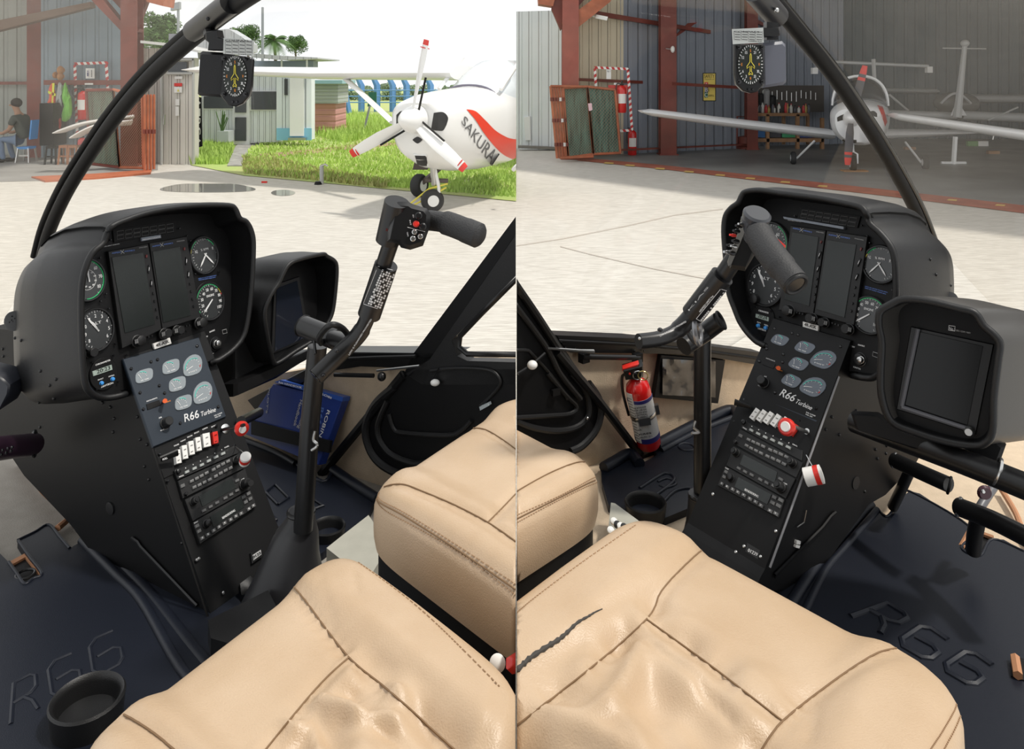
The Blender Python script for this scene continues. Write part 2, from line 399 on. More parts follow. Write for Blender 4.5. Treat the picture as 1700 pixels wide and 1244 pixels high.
def column(px, wpx, d, zt, label, side, m=RUST):
    t = thing('steel_column', label, 'column', side); c = P(px, HY, d); c.z = 0; hw = wpx/2/F*d
    for s in (-1, 1): MB().abox((c.x-hw, d+s*hw*.8-.012, 0), (c.x+hw, d+s*hw*.8+.012, zt)).build('flange', m, t, smooth=False)
    MB().abox((c.x-hw*.25, d-hw*.8, 0), (c.x+hw*.25, d+hw*.8, zt)).build('web', m, t, smooth=False)
    MB().abox((c.x-hw*1.2, d-hw*1.1, 0), (c.x+hw*1.2, d+hw*1.1, .03)).build('base_plate', m, t, smooth=False); return t
cL = column(219.5, 27, 15.7, 4.9, 'dark red steel hangar column between hangar and grey shed', 'L')
def plate(pts, d, th, m, name, parent=None, side=None, **k):
    return MB().prism([P(x, y, d) for x, y in pts], V(0, -th, 0)).build(name, m, parent, side=side, smooth=False, **k)
plate([ZA(560, -40), ZA(640, -40), ZA(835, 190), ZA(915, 190), ZA(900, 210), ZA(800, 210)], 15.6, .2, RUST, 'knee_brace', cL)
plate([ZA(700, -40), ZA(980, -40), ZA(960, 20), ZA(918, 130), ZA(830, 100)], 15.9, .12, RUST, 'gusset', cL)
plate([ZA(950, -40), ZA(1080, -40), ZA(1068, 40), ZA(960, 12)], 15.7, .5, RUSTL, 'eave_bracket', cL)
column(63, 24, 17.4, 4.9, 'dark red column left of the hanging safety vests', 'L')
gt = MB(); 
for (x0, x1, y, hp, d) in ((76, 206, 137, 8, 17.1), (-40, 52, 138, 5, 17.7)):
    a, b = P(x0, y, d), P(x1, y, d); gt.abox((a.x, d-.08, a.z-hp/2*d/F), (b.x, d, a.z+hp/2*d/F))
gt.build('trim_wall_girt', RUST, side='L', smooth=False, kind='structure')
plate([(-40, 42), (0, 33), (150, 3), (150, 12), (0, 50), (-40, 60)], 16.5, .2, mat('brown_truss', (.16, .10, .07), .6), 'roof_truss', side='L', label='brown roof truss under the left hangar roof', cat='beam')
# hazard tape frames
tapew = mat('tape_white', (.8, .78, .75), .5); taper = mat('tape_red', (.5, .02, .02), .5)
def hazard(segs, d, wpx, label, side):
    """striped tape; segs are pixel lines"""
    t = thing('hazard_tape_frame', label, 'tape', side); w_ = MB(); r_ = MB(); hw = wpx/2
    for (a, b) in segs:
        L = math.hypot(b[0]-a[0], b[1]-a[1]); n = max(2, int(L/(wpx*1.1))); dx, dy = (b[0]-a[0])/L, (b[1]-a[1])/L; nx, ny = -dy*hw, dx*hw
        for i in range(n):
            p, q = (a[0]+dx*L*i/n, a[1]+dy*L*i/n), (a[0]+dx*L*(i+1)/n, a[1]+dy*L*(i+1)/n); sk = wpx*.45
            (w_ if i % 2 else r_).prism([P(p[0]+nx+dx*sk, p[1]+ny+dy*sk, d), P(q[0]+nx+dx*sk, q[1]+ny+dy*sk, d), P(q[0]-nx-dx*sk*.2, q[1]-ny-dy*sk*.2, d), P(p[0]-nx-dx*sk*.2, p[1]-ny-dy*sk*.2, d)], V(0, -.012, 0))
    w_.build('white_stripe', tapew, t, smooth=False, kind='stuff'); r_.build('red_stripe', taper, t, smooth=False, kind='stuff')
hazard([((123, 106), (178, 104)), ((124, 106), (128, 222)), ((176, 106), (179, 148))], 17.05, 4.5, 'red and white striped tape frame on the slate hangar wall behind the vests', 'L')
def sign(px, m, name, label, d, side, txt=(), th=.02, tm=None):
    t = thing(name, label, 'sign', side)
    MB().prism([P(x, y, d) for x, y in px], V(0, -th, 0)).build('sign_board', m, t, smooth=False)
    pl = Plane(P(*px[0], d-th), (0, -1, 0))
    for s, a, b, h, mm in txt:
        textp(MB(), pl, s, a, b, h, .006).build('lettering', mm, t, smooth=False)
    return t
def rect(x0, y0, x1, y1): return [(x0, y0), (x1, y0), (x1, y1), (x0, y1)]
sign([ZA(562, 448), ZA(618, 448), ZA(618, 515), ZA(562, 515)], WHTP, 'notice_sign', 'small white information notice inside the striped tape frame of the left hangar', 17.05, 'L', [('i', ZA(570, 500), ZA(580, 500), 10, mat('navy_print', (.02, .02, .15), .5)), ('l', ZA(598, 505), ZA(602, 505), 12, GREYB)])
sign([ZA(555, 545), ZA(608, 545), ZA(608, 556), ZA(555, 556)], WHTP, 'notice_sign', 'narrow white label on the dark red girt above the red extinguisher', 17.0, 'L')
sign([ZA(555, 578), ZA(600, 578), ZA(600, 592), ZA(555, 592)], mat('grey_label', (.5, .5, .5), .5), 'notice_sign', 'narrow grey label below the white one over the extinguisher', 17.0, 'L')
# vests and hats
def cloth(px, d, m, name, parent=None, side=None, **k):
    """hanging folded cloth with depth, from a pixel outline"""
    pts = sp2(px, 3, True); c = (sum(p[0] for p in pts)/len(pts), sum(p[1] for p in pts)/len(pts)); L = []
    for s, o in ((1, 0), (1.0, .03), (.85, .09), (.5, .12+.02), (.1, .13)):
        L.append([P(c[0]+(p[0]-c[0])*s, c[1]+(p[1]-c[1])*s, d-o-.02*math.sin(p[0]*1.3)*s) for p in pts])
    return MB().loft(L).build(name, m, parent, side=side, **k)
v = thing('safety_vest', 'orange and red hi-vis vest hanging on the hangar wall girt', 'vest', 'L')
cloth([ZA(340, 545), ZA(362, 590), ZA(370, 680), ZA(395, 720), ZA(350, 790), ZA(305, 745), ZA(300, 700), ZA(322, 640), ZA(318, 590)], 17, mat('hivis_orange', (.85, .13, .06), .6), 'vest_body', v)
ym = mat('hivis_yellow', (.8, .8, .05), .5)
for a in ([ZA(342, 545), ZA(356, 545), ZA(350, 680), ZA(338, 680)], [ZA(315, 595), ZA(365, 615), ZA(362, 632), ZA(315, 612)], [ZA(305, 690), ZA(345, 680), ZA(345, 700), ZA(305, 715)], [ZA(315, 740), ZA(375, 700), ZA(380, 715), ZA(318, 758)]):
    plate(a, 16.86, .015, ym, 'reflective_band', v)
v = thing('safety_vest', 'pale grey vest hanging between the orange and the green vest', 'vest', 'L')
cloth([ZA(385, 540), ZA(410, 560), ZA(415, 610), ZA(400, 640), ZA(410, 700), ZA(380, 680), ZA(362, 670), ZA(372, 600)], 16.95, mat('vest_grey', (.45, .47, .46), .7), 'vest_body', v)
v = thing('safety_vest', 'bright green hi-vis vest hanging right of the orange vest', 'vest', 'L')
cloth([ZA(430, 540), ZA(450, 600), ZA(470, 650), ZA(472, 750), ZA(440, 795), ZA(405, 790), ZA(405, 740), ZA(418, 700), ZA(405, 640), ZA(415, 570)], 16.9, mat('hivis_green', (.22, .62, .08), .6), 'vest_body', v)
cloth([ZA(375, 770), ZA(400, 770), ZA(400, 845), ZA(378, 858)], 16.95, mat('cloth_red', (.6, .06, .04), .6), 'red_cloth', side='L', label='red cloth strip hanging below the vests', cat='cloth')
hm = mat('tan_hat', (.45, .22, .09), .7)
for i, (x, y, rx, ry) in enumerate(((405, 462, 19, 30), (372, 493, 13, 22), (404, 502, 17, 26))):
    t = thing('work_hat', ('tan hat hanging topmost over the vests', 'small tan hat hanging at the left over the orange vest', 'tan hat hanging just above the grey vest')[i], 'hat', 'L', 'hats over the vests')
    c = P(*ZA(x, y), 16.95); MB().ell(c+V(0, -.05, 0), (rx/3.949*.0130, 0, 0), (0, .09, 0), (0, 0, ry/3.949*.0130)).build('crown', hm, t)
    MB().ring(c, (0, -1, .2), rx/3.949*.012, .012, 20, 6).build('brim', hm, t)
# fire extinguisher generator
def extinguisher(base, h, r, label, side, rot=(0, 0), up=UP, facing=V(0, -1, 0), wall=None, big=False):
    t = thing('fire_extinguisher', label, 'fire extinguisher', side); up = Vector(up).normalized(); f = Vector(facing).normalized(); f = (f-up*f.dot(up)).normalized(); sd = up.cross(f)
    m = mat('extinguisher_red', (.62, .012, .012), .22, coat=.4)
    MB().lathe(base, up, [(r*.2, 0), (r*.85, 0), (r, .04*h), (r, .72*h), (r*.9, .79*h), (r*.5, .85*h), (r*.3, .87*h)], 28).build('cylinder', m, t)
    tp = base+up*h*.87
    MB().lathe(tp, up, [(r*.3, 0), (r*.42, .01*h), (r*.42, .05*h), (r*.25, .06*h), (r*.25, .1*h)], 14).build('valve', BLKS, t)
    MB().tube([tp+up*.1*h-f*r*.2, tp+up*.13*h+f*r*.5, tp+up*.12*h+f*r*1.1], r*.16, 6).build('handle', BLKS, t)
    MB().tube(spline([tp+up*.04*h-sd*r*.2, tp+up*.05*h-sd*r*1.0, tp-up*.15*h-sd*r*1.25, tp-up*.45*h-sd*r*1.15], 6), r*.12, 6).build('hose', BLKS, t)
    a0, n = -.9, 14; L = []
    for z in (.3, .6):
        L.append([base+up*z*h+(f*math.cos(a0+1.8*i/n)+sd*math.sin(a0+1.8*i/n))*r*1.02 for i in range(n+1)])
    MB().sheet(L, f*.002).build('paper_label', WHTP, t)
    return t
b = P(*ZA(527, 785), 16.95); extinguisher(V(b.x+.05, b.y, b.z), .72, .1, 'red extinguisher hanging on the left hangar wall beside the green vest', 'L')
b = P(*ZA(540, 1010), 16.2); extinguisher(V(b.x, b.y, 0.0), .6, .09, 'red extinguisher standing on the floor behind the brown stools', 'L')
MB().ring(P(*ZA(500, 605), 16.9), (0, -1, .1), .09, .012, 20, 6).build('hose_coil', BLKS, side='L', label='black coiled hose beside the hanging extinguisher', cat='hose')
# stools, chairs, crate
def stool(px, yb, yt, wpx, d, m, label, name='stool', group=None, back=None):
    t = thing(name, label, name.split('_')[-1], 'L', group); c = P(px, HY, d); w_ = wpx/2/F*d; zt = P(px, yt, d).z
    c.z = 0
    MB().abox((c.x-w_, d-w_, zt-.05), (c.x+w_, d+w_, zt)).build('seat', m, t, smooth=False)
    lm = m if name == 'stool' else STEEL
    for sx in (-1, 1):
        for sy in (-1, 1):
            MB().tube([(c.x+sx*w_*1.1, d+sy*w_*1.1, 0), (c.x+sx*w_*.85, d+sy*w_*.85, zt-.03)], .022, 6).build('leg', lm, t)
    MB().abox((c.x-w_, d-w_*.9, zt*.4), (c.x+w_, d-w_*.8, zt*.4+.03)).build('stretcher', lm, t, smooth=False)
    if back: MB().prism([(c.x+w_*back, d-w_, zt+.15), (c.x+w_*back, d+w_, zt+.15), (c.x+w_*back*1.3, d+w_, zt+.55), (c.x+w_*back*1.3, d-w_, zt+.55)], V(-.03*back, 0, 0)).build('backrest', m, t, smooth=False)
bro = mat('brown_plastic', (.35, .14, .06), .5)
stool(108.5, 278, 241, 14, 15.9, bro, 'brown plastic stool, left one of the brown pair', group='brown stools')
stool(124, 278, 241, 14, 15.9, bro, 'brown plastic stool nearer the canopy frame, right one of the brown pair', group='brown stools')
stool(89, 278, 242, 17, 15.9, BLK, 'black metal stool left of the brown stools')
stool(44, 273, 243, 20, 16.3, mat('chair_blue', (.05, .25, .6), .4), 'blue plastic chair with thin metal legs under the seated person', 'office_chair', back=1)
MB().abox((P(75, 130, 16.8).x, 16.6, .32), (P(97, 130, 16.8).x, 17.1, 1.22)).build('cabinet', BLK, side='L', smooth=False, label='dark box standing against the wall under the vests', cat='box')
# ---- seated person
def skin(name, nodes, edges, m, parent, sub=2, root=0):
    me = bpy.data.meshes.new(name); me.from_pydata([tuple(n[0]) for n in nodes], edges, []); o = bpy.data.objects.new(name, me); COL.objects.link(o)
    sk = o.modifiers.new('s', 'SKIN'); 
    for i, n in enumerate(nodes):
        sv = me.skin_vertices[0].data[i]; rr = n[1]; sv.radius = rr if hasattr(rr, '__len__') else (rr, rr); sv.use_root = (i == root)
    ss = o.modifiers.new('b', 'SUBSURF'); ss.levels = sub
    dg = bpy.context.evaluated_depsgraph_get(); dg.update(); ev = o.evaluated_get(dg).to_mesh()
    mb = MB(); mb.add([v.co.copy() for v in ev.vertices], [tuple(p.vertices) for p in ev.polygons]); bpy.data.objects.remove(o)
    return mb.build(name, m, parent)
t = thing('person', 'seated person in dark shirt and blue jeans facing left in the hangar', 'person', 'L')
hp = P(41, 240, 16.3); sx = hp.x; sy = 16.3; z0 = hp.z+.1
def q(dx, dz, dy=0): return V(sx+dx, sy+dy, z0+dz)
hd = q(-.2, .72)
skin('body', [(q(0, 0), (.14, .12)), (q(-.03, .2), (.13, .11)), (q(-.09, .42), (.16, .13)), (q(-.13, .54), .07), (q(-.17, .62), .055), (hd, .085), (q(-.2, .8), .075),
              (q(-.1, .46, -.18), .06), (q(-.18, .22, -.22), .045), (q(-.36, .14, -.16), .035), (q(-.44, .15, -.14), .03),
              (q(-.1, .46, .18), .06), (q(-.18, .22, .22), .045), (q(-.36, .14, .16), .035), (q(-.44, .15, .14), .03)],
     [(0, 1), (1, 2), (2, 3), (3, 4), (4, 5), (5, 6), (2, 7), (7, 8), (8, 9), (9, 10), (2, 11), (11, 12), (12, 13), (13, 14)], mat('skin_tone', (.35, .2, .13), .6), t)
skin('shirt', [(q(0, 0), (.155, .13)), (q(-.03, .2), (.15, .12)), (q(-.09, .43), (.175, .14)), (q(-.12, .52), .08), (q(-.1, .46, -.19), .075), (q(-.16, .3, -.22), .065), (q(-.1, .46, .19), .075), (q(-.16, .3, .22), .065)],
     [(0, 1), (1, 2), (2, 3), (2, 4), (4, 5), (2, 6), (6, 7)], mat('shirt_dark', (.06, .07, .06), .8), t)
skin('trousers', [(q(0, 0), (.16, .13)), (q(-.2, 0, -.1), .085), (q(-.42, .02, -.12), .065), (q(-.4, -.25, -.12), .055), (q(-.36, 0.06-z0, -.12), .05), (q(-.2, 0, .1), .085), (q(-.42, .02, .12), .065), (q(-.36, -.25, .12), .055), (q(-.3, 0.06-z0, .12), .05)],
     [(0, 1), (1, 2), (2, 3), (3, 4), (0, 5), (5, 6), (6, 7), (7, 8)], mat('jeans_blue', (.14, .2, .3), .8), t)
MB().ell(hd+V(.03, 0, .05), (.11, 0, 0), (0, .1, 0), (0, 0, .1)).build('hair', mat('hair_dark', (.02, .015, .012), .8), t)
MB().ell(hd+V(-.1, 0, 0), (.03, 0, 0), (0, .015, 0), (0, 0, .02)).build('nose', MC['skin_tone'], t)
for s in (-1, 1):
    MB().ell(q(-.4 if s < 0 else -.34, 0.045-z0, s*.12)+V(-.06, 0, 0), (.13, 0, 0), (0, .05, 0), (0, 0, .045)).build('shoe', BLK, t)
# ---- white aircraft tips in left hangar
for a, b, lab in ((((97, 220)), (170, 200), 'white glider wing tip pointing left past the mesh gates, upper one'), ((125, 228), (168, 209), 'white glider wing tip below the upper one')):
    pts = [P(a[0], a[1], 14.6), P((a[0]+b[0])/2, (a[1]+b[1])/2-3, 14.6), P(b[0], b[1], 14.7), P(b[0]+50, b[1]-6, 15)]
    MB().tube(spline(pts, 5), [.02]+[.035]*14+[.04], 10, r2=.2).build('wing_tip', WHTP, side='L', label=lab, cat='wing')
# ---- mesh gates
def wirepanel(a, b, c, d_, t, fm, div=18, post=None, tarp=None, name='gate_panel'):
    """framed diamond mesh between corners a(top left) b(top right) c(bottom right) d"""
    fr = MB(); 
    for p, q_ in ((a, b), (b, c), (c, d_), (d_, a)): fr.tube([p, q_], .028, 6)
    o = fr.build(name, fm, t); wm = MB(); n = div; r = (b-a).length/(d_-a).length; ny = int(n/max(r, .3))
    def pt(u, v): return (a*(1-u)+b*u)*(1-v)+(d_*(1-u)+c*u)*v
    for k in range(-ny, n+1):
        u0 = k/n; 
        for sg in (1, -1):
            pts = []
            for j in range(0, ny+1):
                u = u0+j/n
                if 0 <= u <= 1: pts.append(pt(u if sg > 0 else 1-u, j/ny))
            if len(pts) > 1: wm.tube([pts[0], pts[-1]], .003, 3, cap=False)
    wm.build('wire_mesh', mat('mesh_wire', (.36, .25, .17), .6), o, kind='stuff')
    if tarp:
        MB().prism([p+V(0, .05, 0) for p in (a, b, c, d_)], V(0, -.01, 0)).build('green_netting', tarp, o, smooth=False)
net = mat('dark_green_net', (.12, .28, .22), .8, var=.75, vs=5, stretch=(4, 4, .4))
t = thing('folding_gate', 'rust framed wire mesh gate folded beside the left hangar opening', 'gate', 'L')
def gp(x, y, d): return P(x, y, d)
wirepanel(gp(143, 150, 15), gp(188, 149, 14.9), gp(199, 278, 14.9), gp(150, 272, 15), t, RUST, 12, tarp=net)
wirepanel(gp(188, 149, 14.9), gp(236, 160, 14.7), gp(238, 279, 14.7), gp(199, 278, 14.9), t, RUSTL, 12)
for k in range(4):
    x = 240+k*5.2
    fr = MB(); fr.tube([gp(x, 158, 14.6+.05*k), gp(x, 284-k, 14.6+.05*k)], .026, 6); fr.tube([gp(x, 158, 14.6+.05*k), gp(x, 158, 15.6)], .02, 6); fr.build('folded_leaf', RUSTL, t)
    MB().tube([gp(x, 215, 14.55), gp(x, 222, 14.55)], .035, 6).build('hinge', RUST, t)
gr = MB().prism(gpoly([(52, 293), (160, 288), (252, 281), (250, 287), (160, 295), (75, 300)], .03), V(0, 0, .03)).build('gate_track', RUSTL, side='L', smooth=False, label='rust red steel track lying on the floor under the left gate', cat='track')
# ---- grey metal shed
shed = thing('metal_shed', 'grey ribbed metal shed with a tall door beside the hangar column', 'shed', 'L')
greyw = corr('ribbed_grey_shed', (.66, .63, .57), (1, 0, 0), .17, .03, .5)
def boxbetween(x0, x1, yb, yt, d, depth, m, name, parent=None, side='L', **k):
    a, b = P(x0, HY, d).x, P(x1, HY, d).x
    return MB().abox((a, d, max(0, P(x0, yb, d).z)), (b, d+depth, P(x0, yt, d).z)).build(name, m, parent, side=side, smooth=False, **k)
boxbetween(230, 267, 276, 80, 16, .4, greyw, 'side_wall', shed)
boxbetween(267, 322, 277, 96, 15.9, .25, greyw, 'door_leaf', shed)
for a in (((268, 98), (268, 280)), ((321, 98), (321, 276)), ((268, 279), (321, 275)), ((277, 122), (321, 122)), ((268, 99), (322, 99))):
    MB().tube([P(*a[0], 15.8), P(*a[1], 15.8)], .03, 6).build('door_frame', mat('grey_frame', (.42, .42, .40), .4), shed)
boxbetween(279, 310, 121, 103, 15.85, .02, mat('dark_window', (.07, .075, .08), .2), 'window_pane', shed)
MB().tube([P(273, 190, 15.7), P(272, 207, 15.7)], .02, 6).build('door_handle', STEEL, shed)
for k, (x0, y0, x1, y1) in enumerate(((1145, 500, 1195, 518), (1142, 545, 1192, 566), (1142, 570, 1192, 608), (1150, 650, 1175, 692), (1150, 698, 1172, 760), (1240, 440, 1252, 482))):
    a, b = ZA(x0, y0), ZA(x1, y1); sign(rect(a[0], a[1], b[0], b[1]), (WHTP, REDP, WHTP, WHTP, WHTP, WHTP)[k], 'door_notice', ('white paper notice at the top of the grey shed door', 'red danger notice on the grey shed door', 'white warning notice with small triangle on the shed door', 'small white slip below the warning notice', 'long white slip lowest on the shed door', 'tiny white paper on the door window')[k], 15.86, 'L', [('▲', ZA(1160, 600), ZA(1175, 600), 4, YELP)] if k == 2 else ())
MB().prism([P(*p, 15.6) for p in (ZA(920, 265), ZA(1100, 285), ZA(1300, 330), ZA(1300, 345), ZA(1100, 302), ZA(920, 282))], V(0, -1.6, 0)).build('roof_sheet', mat('pale_tin', (.6, .6, .58), .5), shed, smooth=False)
MB().prism([P(*p, 17) for p in (ZA(1290, 300), ZA(1420, 195), ZA(1500, 190), ZA(1590, 245), ZA(1640, 290), ZA(1640, 340), ZA(1300, 390))], V(0, -.5, 0)).build('corrugated_roof', corr('tin_roof', (.55, .57, .58), (1, 0, 0), .2, .02, .5), side='L', smooth=False, label='low corrugated tin roof behind the compass', cat='roof')
boxbetween(280, 292, 86, 56, 16.6, .4, mat('grey_paint', (.3, .32, .36), .5), 'water_tank', label='small grey tank on the roof behind the shed', cat='tank')
ban = thing('banner', 'black banner with white letters hanging beside the grey shed', 'banner', 'L')
MB().prism([P(*p, 16.6) for p in (ZA(1272, 625), ZA(1318, 640), ZA(1325, 960), ZA(1275, 975))], V(0, -.03, 0)).build('banner_cloth', BLK, ban, smooth=False)
pl = Plane(P(*ZA(1295, 800), 16.57), (0, -1, 0))
for k, ch in enumerate('AIRSA'):
    y = 700+k*62; text3(MB(), ch, pl.at(ZA(1285, y-50), .004), pl.at(ZA(1285, y), .004)-pl.at(ZA(1285, y-50), .004), pl.at(ZA(1315, y), .004)-pl.at(ZA(1285, y), .004), pl.n).build('lettering', WHT, ban, smooth=False)
# ---- white huts
whw = corr('ribbed_white_hut', (.84, .88, .90), (1, 0, 0), .16, .03, .5)
hut = thing('site_hut', 'white corrugated hut with a glazed door and wide windows', 'hut', 'L')
boxbetween(334, 462, 236, 118, 20.4, .4, whw, 'wall_panel', hut)
frw = mat('white_frame', (.85, .86, .86), .4); dk = MC['dark_window']
for x0, y0, x1, y1 in ((338, 160, 387, 180), (417, 152, 460, 182)): 
    boxbetween(x0-2, x1+2, y1+2, y0-2, 20.35, .04, frw, 'window_frame', hut); boxbetween(x0, x1, y1, y0, 20.3, .06, dk, 'window_pane', hut)
boxbetween(386, 414, 240, 155, 20.3, .08, frw, 'door_leaf', hut)
for y0, y1 in ((158, 187), (195, 234)): boxbetween(390, 408, y1, y0, 20.25, .06, dk, 'door_pane', hut)
boxbetween(360, 379, 236, 218, 19.8, .4, mat('light_grey_box', (.5, .54, .54), .6), 'planter_box', label='pale grey planter box against the white hut', cat='planter')
r = random.Random(3); mb = MB()
for k in range(14): 
    c = P(369+r.uniform(-3, 3), 218, 19.9); mb.tube([c, c+V(r.uniform(-.15, .15), 0, r.uniform(.2, .55))], .012, 4)
mb.build('potted_plant', mat('leaf_green', (.10, .20, .05), .7), side='L', label='thin stemmed plant growing in the grey planter box', cat='plant')
c2 = thing('container_hut', 'white corrugated container hut with pale blue base band and door', 'hut', 'L')
boxbetween(459, 517, 232, 122, 20.2, .35, corr('ribbed_container', (.84, .90, .93), (1, 0, 0), .26, .05, .5), 'wall_panel', c2)
boxbetween(459, 517, 233, 213, 20.17, .04, mat('sky_blue_paint', (.25, .55, .75), .5), 'blue_band', c2)
boxbetween(481, 504, 226, 128, 20.1, .06, frw, 'door_leaf', c2); boxbetween(472, 477, 158, 131, 20.15, .05, dk, 'window_pane', c2)
boxbetween(478, 507, 233, 229, 20.0, .15, STEEL, 'door_step', c2)
rf = thing('awning_roof', 'flat tin awning roof over the white huts', 'roof', 'L')
MB().prism([P(*p, 20) for p in (ZB(60, 305), ZB(200, 318), ZB(440, 330), ZB(440, 338), ZB(230, 345), ZB(60, 330))], V(0, -2.5, 0)).build('roof_sheet', corr('tin_roof', (.55, .57, .58), (1, 0, 0), .2, .02, .5), rf, smooth=False)
for x in (467, 509): boxbetween(x-1, x+1, 128, 97, 20.3, .06, frw, 'roof_post', rf)
boxbetween(420, 520, 113, 101, 21, .5, mat('slate_trim', (.3, .35, .4), .6), 'fascia_board', rf)
sh = thing('brick_shack', 'low shack of weathered tin over pink painted block wall', 'shack', 'L')
boxbetween(518, 561, 172, 138, 24, 1.5, corr('slatted_tin', (.48, .51, .49), (0, 0, 1), .11, .03, .6), 'tin_wall', sh)
boxbetween(519, 557, 226, 170, 24.1, 1.5, corr('pink_blocks', (.62, .30, .27), (0, 0, 1), .2, .02, .7), 'block_wall', sh)
boxbetween(516, 568, 139, 133, 23.8, 2, mat('teal_tin', (.3, .5, .55), .5), 'roof_sheet', sh)
# ---- blue fence posts, sign, standpipe
blue = mat('fence_blue', (.10, .25, .50), .5)
for i, x in enumerate((600, 626, 652, 675, 715)):
    b = GR(x, 186); tp = P(x, 142, b.y)
    MB().tube([V(b.x, b.y, 0), tp, tp+V(-.25, 0, .5)], [.17, .17, .12], 4).build('fence_post', blue, side='L', group='blue fence posts', label=('blue concrete fence post, leftmost of the upright row', 'second blue fence post from the shack', 'third blue fence post from the shack, right of the green sign', 'fourth blue fence post from the shack', 'blue fence post beside the plane windscreen')[i], cat='fence post')
br = thing('fence_brace', 'blue leaning brace posts right of the shack', 'fence post', 'L')
for a, b in (((566, 190), (572, 135)), ((580, 188), (570, 135)), ((566, 165), (562, 190))): MB().tube([P(*a, 36), P(*b, 36)], .12, 4).build('brace_post', blue, br)
for i in range(5):
    pass
wr = MB()
for y in (150, 160, 170): wr.tube([P(560, y, 40), P(860, y, 40)], .03, 4)
wr.build('fence_wire', blue, side='L', label='thin wires strung between the blue fence posts', cat='wire')
sg = thing('green_sign', 'dark green notice board on a thin leaning pole in the weeds', 'sign', 'L')
MB().tube([P(604, 218, 25), P(614, 176, 25)], .035, 6).build('pole', mat('grey_paint', (.3, .32, .36), .5), sg)
plate([(612, 153), (625, 153), (625, 177), (610, 177)], 25, .05, mat('sign_green', (.02, .14, .09), .5), 'sign_board', sg)
sp = thing('standpipe', 'grey standpipe with a brass tap at the lawn edge', 'tap', 'L')
b = GR(534, 306); MB().tube([b, b+V(0, 0, .3)], .035, 8).build('pipe', mat('grey_frame', (.42, .42, .40), .4), sp)
MB().tube([b+V(-.02, 0, .3), b+V(.06, 0, .33), b+V(.1, 0, .3)], .018, 6).build('tap', STEEL, sp)
MB().lathe(b+V(-.05, -.02, 0), UP, [(.07, 0), (.05, .05)], 8).build('foot_block', BLK, sp)
MB().abox(GR(438, 304)+V(-.04, 0, 0), GR(438, 304)+V(.05, .03, .03)).build('litter', REDP, side='L', smooth=False, label='small red scrap lying on the concrete near the puddle', cat='litter')
# ================================================================ parked aircraft, left
wp = mat('aircraft_white', (.80, .80, .78), .25, coat=.3)
ces = thing('high_wing_aircraft', 'white high-wing aircraft with red stripe and three-blade propeller on the apron', 'aircraft', 'L')
A = V(.43, .90, .0).normalized(); SD = A.cross(UP).normalized()      # axis to the tail; SD to image right
hub = P(682, 199, 9.75)
def sect(c, rx, zt, zb, n=40, e=2.4):
    L = []
    for i in range(n):
        a = 2*math.pi*i/n; ca, sa = math.cos(a), math.sin(a); rz = zt if sa > 0 else zb
        L.append(c+SD*rx*math.copysign(abs(ca)**(2/e), ca)+UP*rz*math.copysign(abs(sa)**(2/e), sa))
    return L
cowl = [sect(hub+A*.13, .16, .12, .16), sect(hub+A*.12, .33, .21, .40), sect(hub+A*.2, .42, .26, .52), sect(hub+A*.5, .50, .32, .66), sect(hub+A*.9, .55, .36, .73), sect(hub+A*1.5, .60, .40, .77), sect(hub+A*2.2, .64, .42, .76), sect(hub+A*3.6, .6, .46, .6), sect(hub+A*5, .35, .4, .3)]
cw = MB().loft(cowl).build('cowling', wp, ces, angle=60)
ct = bvh(cw)
MB().loft([sect(hub+A*1.55, .52, .40, -.3), sect(hub+A*1.95, .58, .66, -.3), sect(hub+A*2.25, .58, .80, -.3), sect(hub+A*3.4, .56, .80, -.3)]).build('cabin_top', mat('windscreen_pale', (.62, .66, .68), .12), ces)
MB().tube([sect(hub+A*1.5, .53, .42, -.3)[i] for i in range(0, 21)], .018, 6).build('windscreen_trim', mat('windscreen_edge', (.16, .15, .2), .3), ces)
for s in (-1, 1):
    MB().tube([hub+A*1.5+SD*s*.5+UP*.36, hub+A*2.2+SD*s*.5+UP*.83], .03, 6).build('windscreen_post', wp, ces)
MB().lathe(hub+A*.16, -A, [(.185, 0), (.185, .06), (.16, .18), (.1, .3), (.04, .36), (.0, .37)], 28).build('spinner', wp, ces)
pt = Plane(hub, -A)
for tip, nm in (((708, 66), 0), ((583, 256), 1), ((772, 281), 2)):
    T = pt.at(tip); d = (T-hub); L = d.length; d.normalize(); ac = d.cross(A).normalized()
    loops = []; n = 10
    for s, w_ in ((.12, .05), (.3, .075), (.5, .085), (.75, .075), (.93, .06), (1, .05)):
        c = hub+d*L*s; tw = 1.0-.7*s; cd = ac*math.cos(tw)+A*math.sin(tw); th = cd.cross(d).normalized()
        loops.append([c+cd*w_*math.cos(2*math.pi*k/n)+th*.012*math.sin(2*math.pi*k/n) for k in range(n)])
    bl = MB().loft(loops[:5]).build('propeller_blade', wp, ces)
    MB().loft([[p+d*.005 for p in loops[4]], loops[5]]).build('red_tip', REDP, bl)
    MB().loft([[hub+d*L*s+(q-hub-d*L*s)*1.15 for q in [hub+d*L*s+ac*.06*math.cos(2*math.pi*k/10)+A*.02*math.sin(2*math.pi*k/10) for k in range(10)]] for s in (.895, .905)]).build('tip_line', REDP, bl)
    MB().tube([hub+d*L*.14+ac*.075*(1 if nm else -1)+A*.02, hub+d*L*.55+ac*.085*(1 if nm else -1)+A*.015], .014, 6).build('black_boot', BLK, bl)
dkm = mat('intake_dark', (.02, .02, .02), .6)
decal(ct, [ZB(1108, 648), ZB(1160, 645), ZB(1188, 675), ZB(1180, 715)], [ZB(1092, 745), ZB(1130, 750), ZB(1160, 748), ZB(1180, 716)], .006).build('air_intake', dkm, ces)
